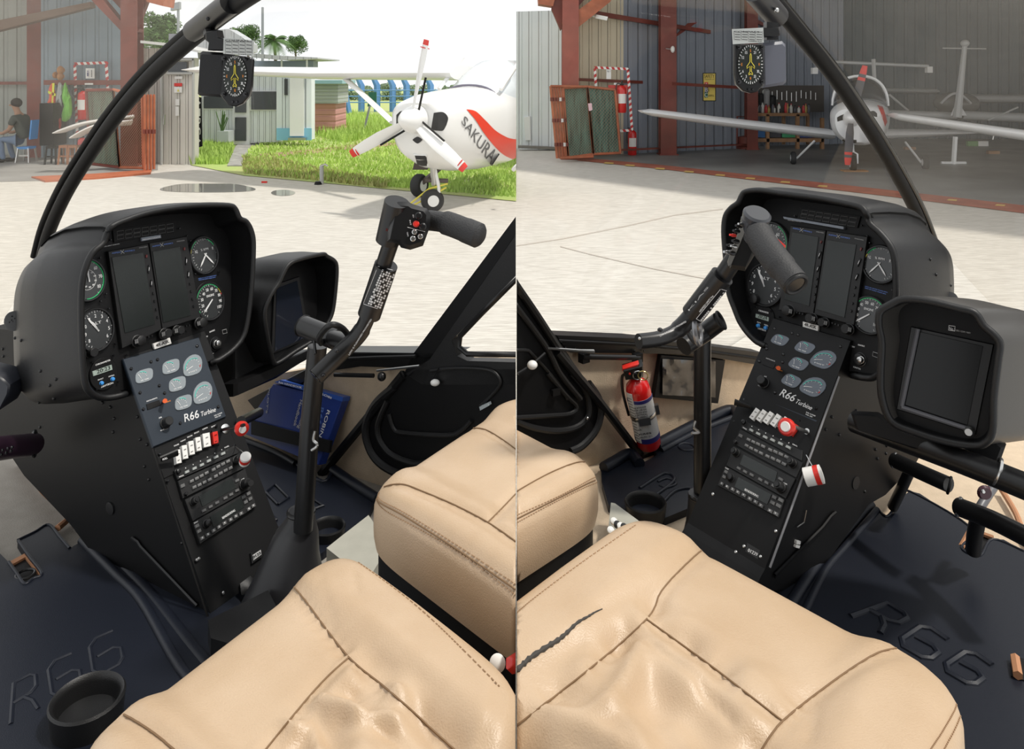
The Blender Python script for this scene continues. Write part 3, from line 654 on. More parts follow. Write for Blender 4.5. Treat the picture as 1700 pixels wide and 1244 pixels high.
decal(ct, [ZB(893, 660), ZB(915, 640), ZB(935, 635)], [ZB(893, 720), ZB(905, 700), ZB(915, 660)], .006).build('air_intake', dkm, ces)
decal(ct, [ZB(988, 800), ZB(1015, 785), ZB(1042, 800)], [ZB(988, 806), ZB(1015, 824), ZB(1042, 806)], .008).build('landing_light', dkm, ces)
decal(ct, [ZB(998, 888), ZB(1030, 888), ZB(1065, 890)], [ZB(1012, 942), ZB(1040, 950), ZB(1072, 950)], .006).build('oil_cooler_inlet', dkm, ces)
MB().tube([stick(ct, ZB(*p), .01) or P(700, 250, 10) for p in ((995, 885), (1065, 888), (1075, 950), (1012, 944), (996, 888))], .012, 5).build('inlet_rim', wp, ces)
decal(ct, [ZB(1135, 992), ZB(1175, 985), ZB(1225, 990)], [ZB(1140, 998), ZB(1175, 1002), ZB(1215, 996)], .01).build('exhaust', dkm, ces)
rs = mat('stripe_red', (.75, .06, .03), .35)
decal(ct, [ZB(1292, 628), ZB(1345, 640), ZB(1400, 690), ZB(1460, 750), ZB(1530, 790), ZB(1584, 800)], [ZB(1294, 630), ZB(1345, 690), ZB(1390, 760), ZB(1450, 835), ZB(1510, 890), ZB(1584, 920)], .008, 40, 8).build('red_stripe', rs, ces)
vs, fs = glyphs('SAKURAI'); mb = MB(); out = []
a, b = ZB(1262, 718), ZB(1440, 960); ux = (b[0]-a[0], b[1]-a[1]); hx = ZB(1290, 640)
e0, e1 = ZB(1262, 700), ZB(1440, 955)
for x, y in vs:
    hp_ = 17+15*x; bx = e0[0]+(e1[0]-e0[0])*x; by = e0[1]+(e1[1]-e0[1])*x**.9; p = (bx+y*.7*hp_*.55, by-y*.7*hp_*.95)
    out.append(stick(ct, p, .01) or P(*p, 10.5))
N = len(out); mb.add(out+[p+V(0, .003, 0) for p in out], list(fs)+[tuple(N+i for i in reversed(f)) for f in fs]).build('lettering', mat('grey_letters', (.14, .14, .14), .5), ces, smooth=False)
# wing, strut
W0 = P(752, 121, 11.5); LD = (-SD); wing_tip = W0+LD*5.2+UP*.07
def airfoil(c, ch, th, n=20):
    L = []
    for i in range(n):
        a = 2*math.pi*i/n; x = math.cos(a); L.append(c+A*(ch*.5*(1-x)-.1)+UP*th*math.sin(a)*(.55+.45*x))
    return L
MB().loft([airfoil(W0, 1.5, .17), airfoil(W0+LD*2.6, 1.5, .15), airfoil(wing_tip, 1.2, .10), airfoil(wing_tip+LD*.25, .7, .02)]).build('wing', wp, ces, angle=60)
MB().tube([P(571, 128, 12.6), P(652, 203, 11.2)], .028, 8, r2=.06).build('wing_strut', wp, ces)
MB().tube([W0+LD*4+A*.3, W0+LD*4+A*.3-UP*.08-A*.3], .008, 5).build('pitot_tube', STEEL, ces)
def wheel(c, ax, R, wd, parent, name='wheel', hubm=None):
    tr = mat('tyre_rubber', (.02, .02, .02), .7)
    o = MB().lathe(c-ax*wd/2, ax, [(R*.5, 0), (R*.85, 0), (R, wd*.25), (R, wd*.75), (R*.85, wd), (R*.5, wd)], 28).build(name, tr, parent)
    MB().lathe(c-ax*wd*.56, ax, [(R*.1, 0), (R*.5, 0), (R*.5, wd*1.12), (R*.1, wd*1.12)], 20).build('hub_cap', hubm or wp, o)
nw = GR(718, 352); R = .15; NW = nw+UP*R
ng = MB(); 
wheel(NW, (A.cross(UP)*.7-A*.75).normalized(), R, .11, ces, 'nose_wheel')
MB().tube([NW+V(.09, 0, .0), NW+V(.08, 0, .2), hub+A*.55-UP*.62], .022, 8).build('nose_fork', wp, ces)
MB().tube([NW+V(.02, .05, .2), hub+A*.5-UP*.55], .04, 8).build('oleo_strut', STEEL, ces)
MB().tube([NW+V(-.1, .05, .26), NW+V(.2, .05, .25)], .03, 6).build('steering_link', mat('dark_brown_metal', (.08, .06, .05), .5), ces)
MB().tube([NW+V(-.3, 0, -.05), NW+V(-.05, 0, .15), NW+V(.2, 0, .22)], .012, 5).build('tow_cord', YELP, ces)
MB().tube([NW+V(-.28, 0, -.08), NW+V(.02, 0, .08), NW+V(.18, 0, .17)], .012, 5).build('tow_cord', YELP, ces)
b = GR(696, 327); wheel(b+UP*.17, SD, .17, .14, ces, 'main_wheel')
MB().tube([b+UP*.17, hub+A*1.6-UP*.6-SD*.3], .04, 8).build('gear_leg', mat('dark_brown_metal', (.08, .06, .05), .5), ces)
MB().prism([b+UP*.4+V(-.1, 0, 0), b+UP*.4+V(.12, 0, 0), b+UP*.62+V(.2, 0, 0), b+UP*.6+V(-.05, 0, 0)], V(0, -.1, 0)).build('gear_fairing', MC['dark_brown_metal'], ces)
MB().tube([P(852, 282, 10.4), P(872, 262, 10.2)], .03, 8).build('wing_strut', wp, ces)
# ================================================================ RIGHT hangar
floorh = mat('hangar_floor_concrete', (.27, .27, .26), .45, var=.3, vs=1.2, col2=(.18, .18, .17))
edge = [(958, 263), (1100, 276), (1290, 297), (1500, 320), (1700, 343), (1900, 366)]
ground('floor_hangar', edge+[(2600, 190), (1300, 190), (925, 258)], .006, floorh, 'R')
ground('trim_rust_strip', [(x, y-2) for x, y in edge]+[(x, y+3+(x-958)/100) for x, y in edge[::-1]], .012, mat('rust_floor_strip', (.42, .13, .08), .7, var=.4, vs=3), 'R')
ym2 = mat('faded_yellow', (.6, .4, .12), .7)
for x in (1005, 1040, 1090, 1138, 1190, 1240, 1298, 1360, 1575, 1655):
    y = 264+(x-958)*.1075; ground('trim_floor_mark', [(x, y), (x+14, y+1), (x+13, y+3), (x-3, y+2)], .018, ym2, 'R')
wc = corr('ribbed_cream_wall', (.70, .62, .45), (1, .0, 0), .22, .03, .5); wb = corr('ribbed_slate_wall', (.27, .30, .35), (1, 0, 0), .25, .03, .5)
def wseg(x0, y0, x1, y1, m, name, zt=5.2, side='R', zb=0, off=0, th=.06, kind='structure', **k):
    a, b = GR(x0, y0), GR(x1, y1); n = (b-a).cross(UP).normalized(); a, b = a+n*off, b+n*off
    if n.dot(CAM-a) < 0: n = -n
    return MB().prism([V(a.x, a.y, zb), V(b.x, b.y, zb), V(b.x, b.y, zt), V(a.x, a.y, zt)], n*th).build(name, m, side=side, smooth=False, kind=kind, **k)
wseg(957, 259, 1035, 256, wc, 'wall_cream'); wseg(1030, 256.2, 1246, 246, wb, 'wall_slate'); wseg(1244, 243.2, 1400, 239, wb, 'wall_slate')
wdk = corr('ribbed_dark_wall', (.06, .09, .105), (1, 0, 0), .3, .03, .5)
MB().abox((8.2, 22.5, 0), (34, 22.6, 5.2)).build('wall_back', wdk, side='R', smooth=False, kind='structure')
MB().prism([V(*p) for p in ((.9, 16.4, 5.35), (6.2, 10.2, 5.35), (9, 7.2, 5.35), (34, 6, 5.35), (34, 24, 5.35), (.9, 24, 5.35))], V(0, 0, .15)).build('ceiling_hangar', mat('roof_sheet', (.25, .22, .2), .6), side='R', smooth=False, kind='structure')
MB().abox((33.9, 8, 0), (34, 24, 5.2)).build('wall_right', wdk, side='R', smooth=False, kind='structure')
wseg(840, 247, 936, 250, corr('ribbed_white_wall', (.74, .77, .80), (1, 0, 0), .24, .03, .4), 'wall_exterior', 3.4)
MB().prism([P(-0+860, 246, 18.9), P(935, 249, 18.9), P(935, 245, 18.9), P(860, 242, 18.9)], V(0, -.2, 0)).build('trim_wall_base', mat('dirty_kerb', (.2, .19, .17), .8), side='R', kind='structure', smooth=False)
sign([(870, 195), (880, 193), (881, 233), (872, 233)], mat('white_frame', (.75, .76, .76), .4), 'downpipe_box', 'white narrow duct box on the white exterior wall', 19.2, 'R', th=.1)
pipe = P(866, 130, 18.7)
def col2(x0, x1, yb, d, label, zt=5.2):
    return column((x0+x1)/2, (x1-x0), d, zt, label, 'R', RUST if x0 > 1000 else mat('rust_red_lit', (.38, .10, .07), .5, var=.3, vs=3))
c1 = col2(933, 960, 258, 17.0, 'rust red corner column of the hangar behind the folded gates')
plate([ZC(390, 190), ZC(350, 210), ZC(300, 150), ZC(340, 110), ZC(550, -40), ZC(640, -40), ZC(615, 10)], 16.9, .25, RUSTL, 'knee_brace', c1)
plate([ZC(240, -40), ZC(480, -40), ZC(350, 100), ZC(290, 200), ZC(230, 60)], 17.1, .2, RUST, 'gusset', c1)
plate([ZC(140, -40), ZC(260, -40), ZC(240, 40), ZC(145, 25)], 17, .5, RUSTL, 'eave_bracket', c1)
col2(1095, 1121, 252, 17.9, 'dark red wall column between the slate wall bays')
col2(1238, 1256, 245, 19.2, 'dark red column left of the work bench')
g = MB()
for a, b in (((960, 132), (1098, 138)), ((1117, 139), (1240, 146))):
    g.prism([P(a[0], a[1]-2.5, 17.25), P(b[0], b[1]-2.5, 18.6), P(b[0], b[1]+2.5, 18.6), P(a[0], a[1]+2.5, 17.25)], V(0, -.1, 0))
g.prism([P(990, 18, 17.3), P(1180, 50, 19), P(1180, 56, 19), P(990, 26, 17.3)], V(0, -.15, 0))
g.prism([P(1030, 248, 17.5), P(1240, 239, 19.2), P(1240, 241, 19.2), P(1030, 251, 17.5)], V(0, -.1, 0))
g.prism([P(1110, 70, 18.5), P(1160, 20, 19), P(1235, 20, 20), P(1290, 50, 20), P(1235, 32, 20), P(1165, 32, 19)], V(0, -.15, 0))
g.build('trim_wall_girt', RUST, side='R', smooth=False, kind='structure')
hazard([(ZC(510, 440), ZC(730, 450)), (ZC(512, 440), ZC(520, 560)), (ZC(728, 450), ZC(755, 850)), (ZC(755, 848), ZC(680, 854))], 17.0, 4.2, 'red and white striped tape frame on the cream hangar wall', 'R')
sign(rect(*ZC(588, 450), *ZC(618, 515)), WHTP, 'notice_sign', 'white notice sheet inside the striped tape frame on cream wall', 17.0, 'R', [('No 1', ZC(592, 470), ZC(614, 470), 3, GREYB)])
sign(rect(*ZC(600, 555), *ZC(725, 612)), REDP, 'extinguisher_board', 'red mounting board above the hanging extinguisher', 17.0, 'R')
sign(rect(*ZC(638, 540), *ZC(690, 553)), WHTP, 'notice_sign', 'narrow white label on the girt above the red board', 16.95, 'R')
b = P(*ZC(688, 735), 16.9); extinguisher(b, .68, .10, 'red extinguisher hanging between mesh gate and tape stripe', 'R')
b = GR(*ZC(756, 1012)); extinguisher(b, .66, .1, 'red extinguisher standing on the hangar floor beside the gates', 'R')
sb = sign(rect(*ZC(1216, 475), *ZC(1302, 660)), BLK, 'safety_sign', 'yellow safety sign with A B C letters on the slate wall', 18.2, 'R')
ys = mat('sign_yellow', (.72, .55, .10), .5); o = plate(rect(*ZC(1221, 480), *ZC(1297, 655)), 18.17, .012, ys, 'yellow_face', sb)
pl = Plane(P(*ZC(1260, 560), 18.15), (0, -1, 0))
for s, x0, y, x1, h, m in (('SAFETY', 1225, 508, 1292, 6, BLK), ('Depends on', 1228, 520, 1290, 2, BLK), ('A', 1229, 568, 1249, 7, WHT), ('LWAYS', 1254, 566, 1290, 3.4, BLK), ('B', 1231, 598, 1248, 7, WHT), ('E', 1254, 596, 1260, 3.4, BLK), ('C', 1229, 632, 1247, 7, WHT), ('AREFUL', 1252, 630, 1290, 3.4, BLK)):
    if m is WHT:
        plate(rect(*ZC(x0-2, y-32), *ZC(x1+2, y+4)), 18.155, .006, {'A': REDP, 'B': mat('navy_print', (.02, .05, .3), .5), 'C': mat('sign_green', (.02, .14, .09), .5)}[s], 'letter_tile', sb)
    textp(MB(), pl, s, ZC(x0, y), ZC(x1, y), h, .02).build('lettering', m, sb, smooth=False)
cm = thing('security_camera', 'small white security camera under the hangar brace', 'camera', 'R'); c = P(*ZC(555, 115), 17)
MB().box(c, (.12, -.06, -.03), (0, .05, 0), (.01, 0, .04)).build('camera_body', WHTP, cm); MB().tube([c, c+V(-.15, .3, .05)], .02, 6).build('bracket', WHTP, cm)
lp = thing('wall_lamp', 'small round lamp on the dark column of the right hangar', 'lamp', 'R'); c = P(*ZC(1020, 322), 17.7)
MB().ell(c, (.05, 0, 0), (0, .05, 0), (0, 0, .08)).build('lamp_globe', WHTP, lp); MB().tube([c, c+V(-.15, .02, .02)], .012, 5).build('bracket', STEEL, lp)
# folded mesh gates, right half
t = thing('folding_gate', 'stack of orange framed wire mesh gates folded by the hangar corner', 'gate', 'R')
wirepanel(P(935, 146, 16.5), P(975, 144, 16.6), P(985, 256, 16.6), P(943, 262, 16.5), t, RUSTL, 9, tarp=net)
wirepanel(P(975, 144, 16.6), P(1021, 149, 16.8), P(1030, 254, 16.8), P(985, 256, 16.6), t, RUSTL, 9, tarp=net)
for k in range(5):
    x = 914+k*4.6; MB().tube([P(x, 143, 16.3+.05*k), P(x+11, 263, 16.3+.05*k)], .028, 6).build('folded_leaf', RUSTL, t)
    for y in (165, 200, 240): MB().tube([P(x+(y-143)*.092, y-3, 16.26+.05*k), P(x+(y-143)*.092, y+3, 16.26+.05*k)], .036, 6).build('hinge', WHTP if k == 3 else RUST, t)
MB().tube([P(914, 143, 16.3), P(975, 144, 16.5)], .025, 6).build('top_rail', RUSTL, t); MB().tube([P(930, 262, 16.3), P(985, 260, 16.5)], .03, 6).build('bottom_rail', RUSTL, t)
sign([ZC(468, 675), ZC(492, 672), ZC(497, 718), ZC(474, 724)], mat('pink_tag', (.75, .5, .55), .5), 'paper_tag', 'pale pink tag tied to the middle post of the mesh gates', 16.4, 'R')
tr = thing('jack_stand', 'rust red trolley stand at the foot of the column', 'stand', 'R'); c = GR(1240, 247)
MB().lathe(c, UP, [(.28, 0), (.28, .05), (.22, .08), (.22, .3), (.1, .32)], 16).build('base', RUST, tr)
MB().tube([c+V(-.25, 0, 0), c+V(-.25, 0, .8), c+V(.25, 0, .8), c+V(.25, 0, 0)], .03, 6).build('frame', RUST, tr)
# work bench and bottles
wood = mat('bench_wood', (.38, .20, .09), .6, var=.3, vs=8)
wbn = thing('work_bench', 'timber work bench with lower shelf along the hangar wall', 'bench', 'R')
def bx(x0, x1, y0, y1, d, dp, m, nm, par, **k): return boxbetween(x0, x1, y1, y0, d, dp, m, nm, par, side='R', **k)
bx(1256, 1342, 188, 193, 19.3, .5, wood, 'bench_top', wbn); bx(1256, 1368, 230, 236, 19.3, .5, wood, 'lower_shelf', wbn)
for x in (1275, 1325, 1366): bx(x-2.5, x+2.5, 190 if x < 1360 else 196, 249, 19.3, .1, wood, 'leg', wbn)
for x in (1302, 1342): bx(x-2, x+2, 190, 240, 19.7, .1, wood, 'leg', wbn)
r = random.Random(11); bc = [(.05, .05, .06), (.7, .7, .65), (.5, .03, .03), (.4, .3, .08), (.1, .1, .12), (.6, .6, .55)]
k = 0
for x in range(1258, 1342, 5):
    cc = bc[k % 6]; h = r.uniform(.14, .26); b = V(P(x, 188, 19.5+r.uniform(0, .3)).x, 19.5, P(x, 188, 19.3).z)
    nm = ('black', 'white', 'red', 'amber', 'dark', 'cream')[k % 6]
    bt = thing('oil_bottle', '%s bottle on the work bench, %s' % (nm, ('standing near the column' if x < 1285 else 'in the middle of the row' if x < 1315 else 'at the right end of the row')), 'bottle', 'R', 'bottles on the work bench')
    MB().lathe(b, UP, [(.035, 0), (.04, .01), (.04, h*.7), (.02, h*.85), (.015, h)], 10).build('bottle_body', mat('bottle_'+nm, cc, .3), bt)
    MB().lathe(b+UP*h, UP, [(.018, 0), (.018, .025)], 8).build('cap', MC['bottle_red'] if k % 2 and 'bottle_red' in MC else BLK, bt); k += 1
for i, (x, h, m) in enumerate(((1262, .45, BLK), (1272, .55, mat('grey_can', (.3, .3, .3), .4)), (1282, .4, BLK))):
    b = V(P(x, 188, 19.65).x, 19.65, P(x, 188, 19.3).z); MB().lathe(b, UP, [(.09, 0), (.09, h), (.05, h+.04)], 12).build('spray_can', m, side='R', label=('tall black tin at the left end of the bench', 'tallest grey tin behind the bench bottles', 'black tin right of the tall grey one')[i], cat='tin', group='tins on the bench')
for i, (x, c_) in enumerate(((1265, (.05, .2, .5)), (1285, (.05, .05, .06)), (1310, (.05, .35, .15)), (1335, (.06, .1, .3)))):
    b = P(x, 229, 19.5); MB().abox(b+V(-.2, 0, .01), b+V(.2, .3, .16+.03*i)).build('storage_tub', mat('tub%d' % i, c_, .5), side='R', smooth=False, label='%s tub on the lower shelf of the bench' % ('blue', 'black', 'green', 'navy')[i], cat='tub', group='tubs on the lower shelf')
bd = plate(rect(1262, 142, 1368, 186), 20.05, .05, mat('tool_board_dark', (.07, .06, .05), .7), 'tool_board', side='R', label='dark tool board on the wall above the work bench', cat='board')
for i, x in enumerate(range(1266, 1362, 8)):
    MB().tube([P(x, 150+(x % 5), 19.97), P(x, 163+(x % 7), 19.97)], .012, 5).build('hand_tool', STEEL, side='R', label='thin steel hand tool on the dark tool board, %s' % ('first', 'second', 'third', 'fourth', 'fifth', 'sixth', 'seventh', 'eighth', 'ninth', 'tenth', 'eleventh', 'last')[i]+' from the left', cat='tool', group='tools on the board')
# ---------------- low-wing trainer in the right hangar
tn = thing('low_wing_aircraft', 'silver low-wing trainer facing out of the hangar on three wheels', 'aircraft', 'R')
sv = mat('silver_paint', (.80, .81, .82), .28, .1); A2 = V(.42, .91, 0).normalized(); S2 = V(.97, -.24, 0).normalized()
h2 = P(1413, 197, 14.6)
def sect2(c, rx, zt, zb, n=36, e=2.3):
    L = []
    for i in range(n):
        a = 2*math.pi*i/n; ca, sa = math.cos(a), math.sin(a); L.append(c+S2*rx*math.copysign(abs(ca)**(2/e), ca)+UP*(zt if sa > 0 else zb)*math.copysign(abs(sa)**(2/e), sa))
    return L
hb = h2+S2*.13
fz = MB().loft([sect2(hb+A2*.15, .2, .12, .2), sect2(hb+A2*.16, .42, .2, .45), sect2(hb+A2*.3, .49, .27, .52), sect2(hb+A2*.9, .55, .32, .56), sect2(hb+A2*2, .56, .33, .55), sect2(hb+A2*4, .25, .3, .2), sect2(hb+A2*6, .1, .2, .1)]).build('fuselage', sv, tn, angle=60)
ft = bvh(fz)
MB().lathe(h2+A2*.25, -A2, [(.16, 0), (.16, .1), (.11, .25), (.04, .34), (0, .35)], 24).build('spinner', sv, tn)
MB().loft([sect2(hb+A2*1.2+UP*.2, .50, .15, .05), sect2(hb+A2*1.5+UP*.2, .5, .45, .05), sect2(hb+A2*1.9+UP*.2, .46, .6, .05), sect2(hb+A2*3+UP*.2, .3, .4, .05)]).build('canopy', mat('canopy_smoke', (.05, .055, .06), .08), tn)
L = sect2(hb+A2*1.35+UP*.2, .52, .6, .05); MB().tube(L[0:19], .03, 6).build('canopy_frame', sv, tn)
d2 = mat('intake_dark', (.02, .02, .02), .6)
for a, b in (([ZD(472, 770), ZD(500, 755), ZD(530, 745)], [ZD(475, 798), ZD(500, 790), ZD(522, 785)]), ([ZD(690, 730), ZD(715, 728), ZD(735, 745)], [ZD(700, 755), ZD(720, 765), ZD(735, 768)]), ([ZD(550, 915), ZD(570, 915), ZD(600, 918)], [ZD(550, 935), ZD(570, 936), ZD(600, 936)]), ([ZD(505, 920), ZD(515, 912), ZD(525, 920)], [ZD(505, 935), ZD(515, 940), ZD(525, 935)])):
    decal(ft, a, b, .006, 10, 3).build('air_intake', d2, tn)
decal(ft, [ZD(770, 700), ZD(790, 760), ZD(800, 800)], [ZD(735, 690), ZD(765, 760), ZD(785, 830)], .006, 12, 3).build('side_stripe', REDP, tn)
pg = mat('propeller_grey', (.07, .07, .08), .4)
for tip in ((1436, 109), (1407, 274)):
    T = P(*tip, 14.45); c0 = h2-A2*.1; d = (T-c0); Ln = d.length; d.normalize(); ac = d.cross(A2).normalized(); loops = []
    for s, w_ in ((.1, .05), (.3, .075), (.6, .08), (.72, .075), (.78, .072), (.84, .068), (.9, .064), (1, .05)):
        loops.append([c0+d*Ln*s+(ac*.9+A2*.4)*w_*math.cos(2*math.pi*k/10)+A2*.015*math.sin(2*math.pi*k/10) for k in range(10)])
    bl = MB().loft(loops[:4]).build('propeller_blade', pg, tn)
    MB().loft(loops[3:5]).build('red_band', REDP, bl); MB().loft(loops[4:6]).build('grey_band', pg, bl); MB().loft(loops[5:7]).build('red_band', REDP, bl); MB().loft(loops[6:8]).build('blade_tip', REDP if tip[1] < 150 else REDP, bl)
def wing(pts, parent, m=sv, name='wing', side=None, **k):
    """pts: (px, py, d, chord, thickness)"""
    loops = []
    for x, y, d, ch, th in pts:
        c = P(x, y, d); L = []
        for i in range(18):
            a = 2*math.pi*i/18; u = math.cos(a); L.append(c+V(.03, 1, 0)*(ch*.5*(1-u))+UP*(th*math.sin(a)*(.6+.4*u)))
        loops.append(L)
    return MB().loft(loops).build(name, m, parent, side=side, angle=60, **k)
wing([(1388, 225, 15.6, 1.5, .15), (1200, 203, 15.2, 1.3, .13), (1085, 188, 15, 1.1, .10), (1067, 186, 15.05, .8, .03)], tn)
wing([(1468, 225, 15.6, 1.5, .14), (1540, 223, 16, 1.3, .11), (1625, 221, 16.5, 1.1, .03)], tn)
for base, up0 in ((GR(1317, 273), (1352, 234)), (GR(1536, 281), (1503, 236))):
    wheel(base+UP*.13, S2, .13, .1, tn, 'main_wheel', sv); MB().tube([base+UP*.13+S2*(.07 if base.x < h2.x else -.07), P(*up0, 15.5)], .022, 6).build('gear_leg', sv, tn)
b = GR(1416, 285); wheel(b+UP*.15, S2, .15, .1, tn, 'nose_wheel', sv)
MB().tube([b+UP*.15+S2*.08, b+UP*.33+S2*.08, b+UP*.38, b+UP*.33-S2*.08, b+UP*.15-S2*.08], .018, 6).build('nose_fork', sv, tn); MB().tube([b+UP*.38, h2+A2*.5-UP*.4], .03, 6).build('oleo_strut', sv, tn)
MB().abox(b+V(-.2, -.1, 0), b+V(.25, .1, .03)).build('wheel_chock', wood, side='R', smooth=False, label='flat wooden chock under the trainer nose wheel', cat='chock')
MB().tube([P(1452, 136, 17), P(1450, 98, 17)], .045, 6).build('tail_mast', mat('grey_steel', (.4, .4, .4), .4), tn)
# ---------------- other aircraft pieces at the right
gw = mat('aircraft_grey', (.45, .46, .46), .4)
o2 = thing('parked_wing_aircraft', 'pale grey aircraft at the right edge with its wing reaching left', 'aircraft', 'R')
wing([(1492, 192, 14.2, .5, .06), (1510, 196, 14, .9, .10), (1700, 224, 12.2, 1.2, .12), (1850, 246, 11, 1.2, .13)], o2, sv)
MB().tube([P(1650, 224, 12.8), P(1648, 232, 12.8)], .01, 5).build('wing_aerial', STEEL, o2)
o3 = thing('high_wing_aircraft', 'dim grey high-wing aircraft parked at the back of the hangar', 'aircraft', 'R')
wing([(1478, 189, 18.5, .4, .13), (1590, 193, 18.6, .5, .13)], o3, gw, 'tailplane'); wing([(1600, 192, 18.6, .5, .16), (1760, 198, 18.6, .5, .16)], o3, gw, 'tailplane')
wing([(1620, 164, 20, 1.2, .16), (1780, 166, 20, 1.2, .16)], o3, gw); wing([(1300, 148, 21, 1.2, .08), (1560, 152, 20.5, 1.2, .1)], o3, gw)
MB().ell(P(1587, 172, 20), (.42, 0, 0), (0, .8, 0), (0, 0, .3)).build('cabin', mat('cabin_dim', (.16, .16, .15), .2), o3)
L = [P(1562+50*i/12, 172-17*math.sin(math.pi*i/12), 19.2) for i in range(13)]; MB().tube(L, .03, 6).build('cabin_frame', gw, o3)
MB().tube([P(1476, 157, 19.5), P(1508, 184, 19.5)], .03, 6).build('wing_strut', gw, o3); MB().tube([P(1640, 200, 18), P(1690, 178, 18)], .02, 6).build('wing_strut', gw, o3)
MB().loft([[P(x, y, 18.4+dd) for x, y, dd in ((1578, 192, 0), (1605, 192, 0), (1595, 175, .1), (1585, 175, .1))], [P(x, y, 18.7) for x, y in ((1578, 192), (1605, 192), (1595, 175), (1585, 175))]]).build('tail_cone', sv, o3)
ta = thing('t_tail_mast', 'tall pale mast with a thin cross rod at the right of the hangar', 'mast', 'R')
MB().tube([P(1602, 72, 17), P(1597, 120, 17), P(1589, 195, 17)], [.05, .06, .09], 8).build('mast', gw, ta); MB().ell(P(1602, 72, 17), (.09, 0, 0), (0, .09, 0), (0, 0, .08)).build('mast_head', gw, ta)
MB().tube([P(1565, 80, 17), P(1637, 81, 17)], .015, 5).build('cross_rod', gw, ta)
tb = thing('overhead_boom', 'long horizontal white boom with hanging end lamps behind the trainer', 'boom', 'R')
MB().tube([P(1385, 103, 18), P(1541, 110, 18)], .04, 6).build('boom', gw, tb); 
for x, y in ((1352, 117), (1542, 115)): MB().abox(P(x, y, 18)+V(-.06, -.06, -.08), P(x, y, 18)+V(.06, .06, .06)).build('end_lamp', WHTP, tb, smooth=False)
MB().tube([P(1352, 113, 18), P(1385, 103, 18)], .02, 6).build('boom_arm', gw, tb)
tsn = thing('tail_stand', 'thin white support stand under the far wing', 'stand', 'R'); c = GR(1583, 273)
MB().tube([c, P(1586, 227, c.y)], .05, 6).build('post', sv, tsn); MB().tube([c+V(-.25, 0, .03), c+V(.25, 0, .03)], .03, 6).build('foot_bar', sv, tsn)
for i, (x, y, m, c_) in enumerate(((1511, 249, wood, 'wooden chock left of the support stand'), (1650, 256, wood, 'wooden chock right of the support stand'), (1615, 243, mat('green_tub', (.12, .3, .08), .5), 'small green item on the hangar floor'), (1632, 243, WHTP, 'small white box on the hangar floor beside the green item'))):
    b = GR(x, y); MB().abox(b+V(-.12, 0, 0), b+V(.14, .1, .07+.06*(i > 1))).build('wheel_chock' if i < 2 else 'floor_box', m, side='R', smooth=False, label=c_, cat='chock' if i < 2 else 'box')
# ================================================================ COCKPIT: shared builders
FL_L, FL_R = 1.10, 1.05        # drop from eye to cabin floor in each view
PL1 = tilted(P(270, 500, 1.85), FWL, 14); PL2 = tilted(PL1.at((270, 575)), FWL, 32)
PR1 = tilted(P(1350, 450, 1.85), FWR, 14); PR2 = tilted(PR1.at((1350, 545)), FWR, 38)
LQ = [(204.0, 596.4), (330.5, 559.8), (426.8, 839.7), (332.8, 903.3)]
RQ = [(1286.9, 529.4), (1410.7, 566.0), (1291.9, 859.2), (1190.5, 805.9)]
T2 = homog(LQ, RQ)
LM = [ZE(590, 320), ZE(1015, 235), ZE(1175, 820), ZE(560, 960), ZE(520, 745), ZE(1108, 340)]
RM = [ZK(155, 262), ZK(595, 325), ZK(568, 1055), ZJ(1450, 800), ZJ(1470, 620), ZK(690, 500)]
T1 = homog(LM, RM)
ident = lambda p: p
def arcpts(pl, c, rx, ry, a0, a1, n, off):
    o = pl.at(c, off); return [o+pl.u*rx*math.sin(math.radians(a0+(a1-a0)*i/n))+pl.v*ry*math.cos(math.radians(a0+(a1-a0)*i/n)) for i in range(n+1)]
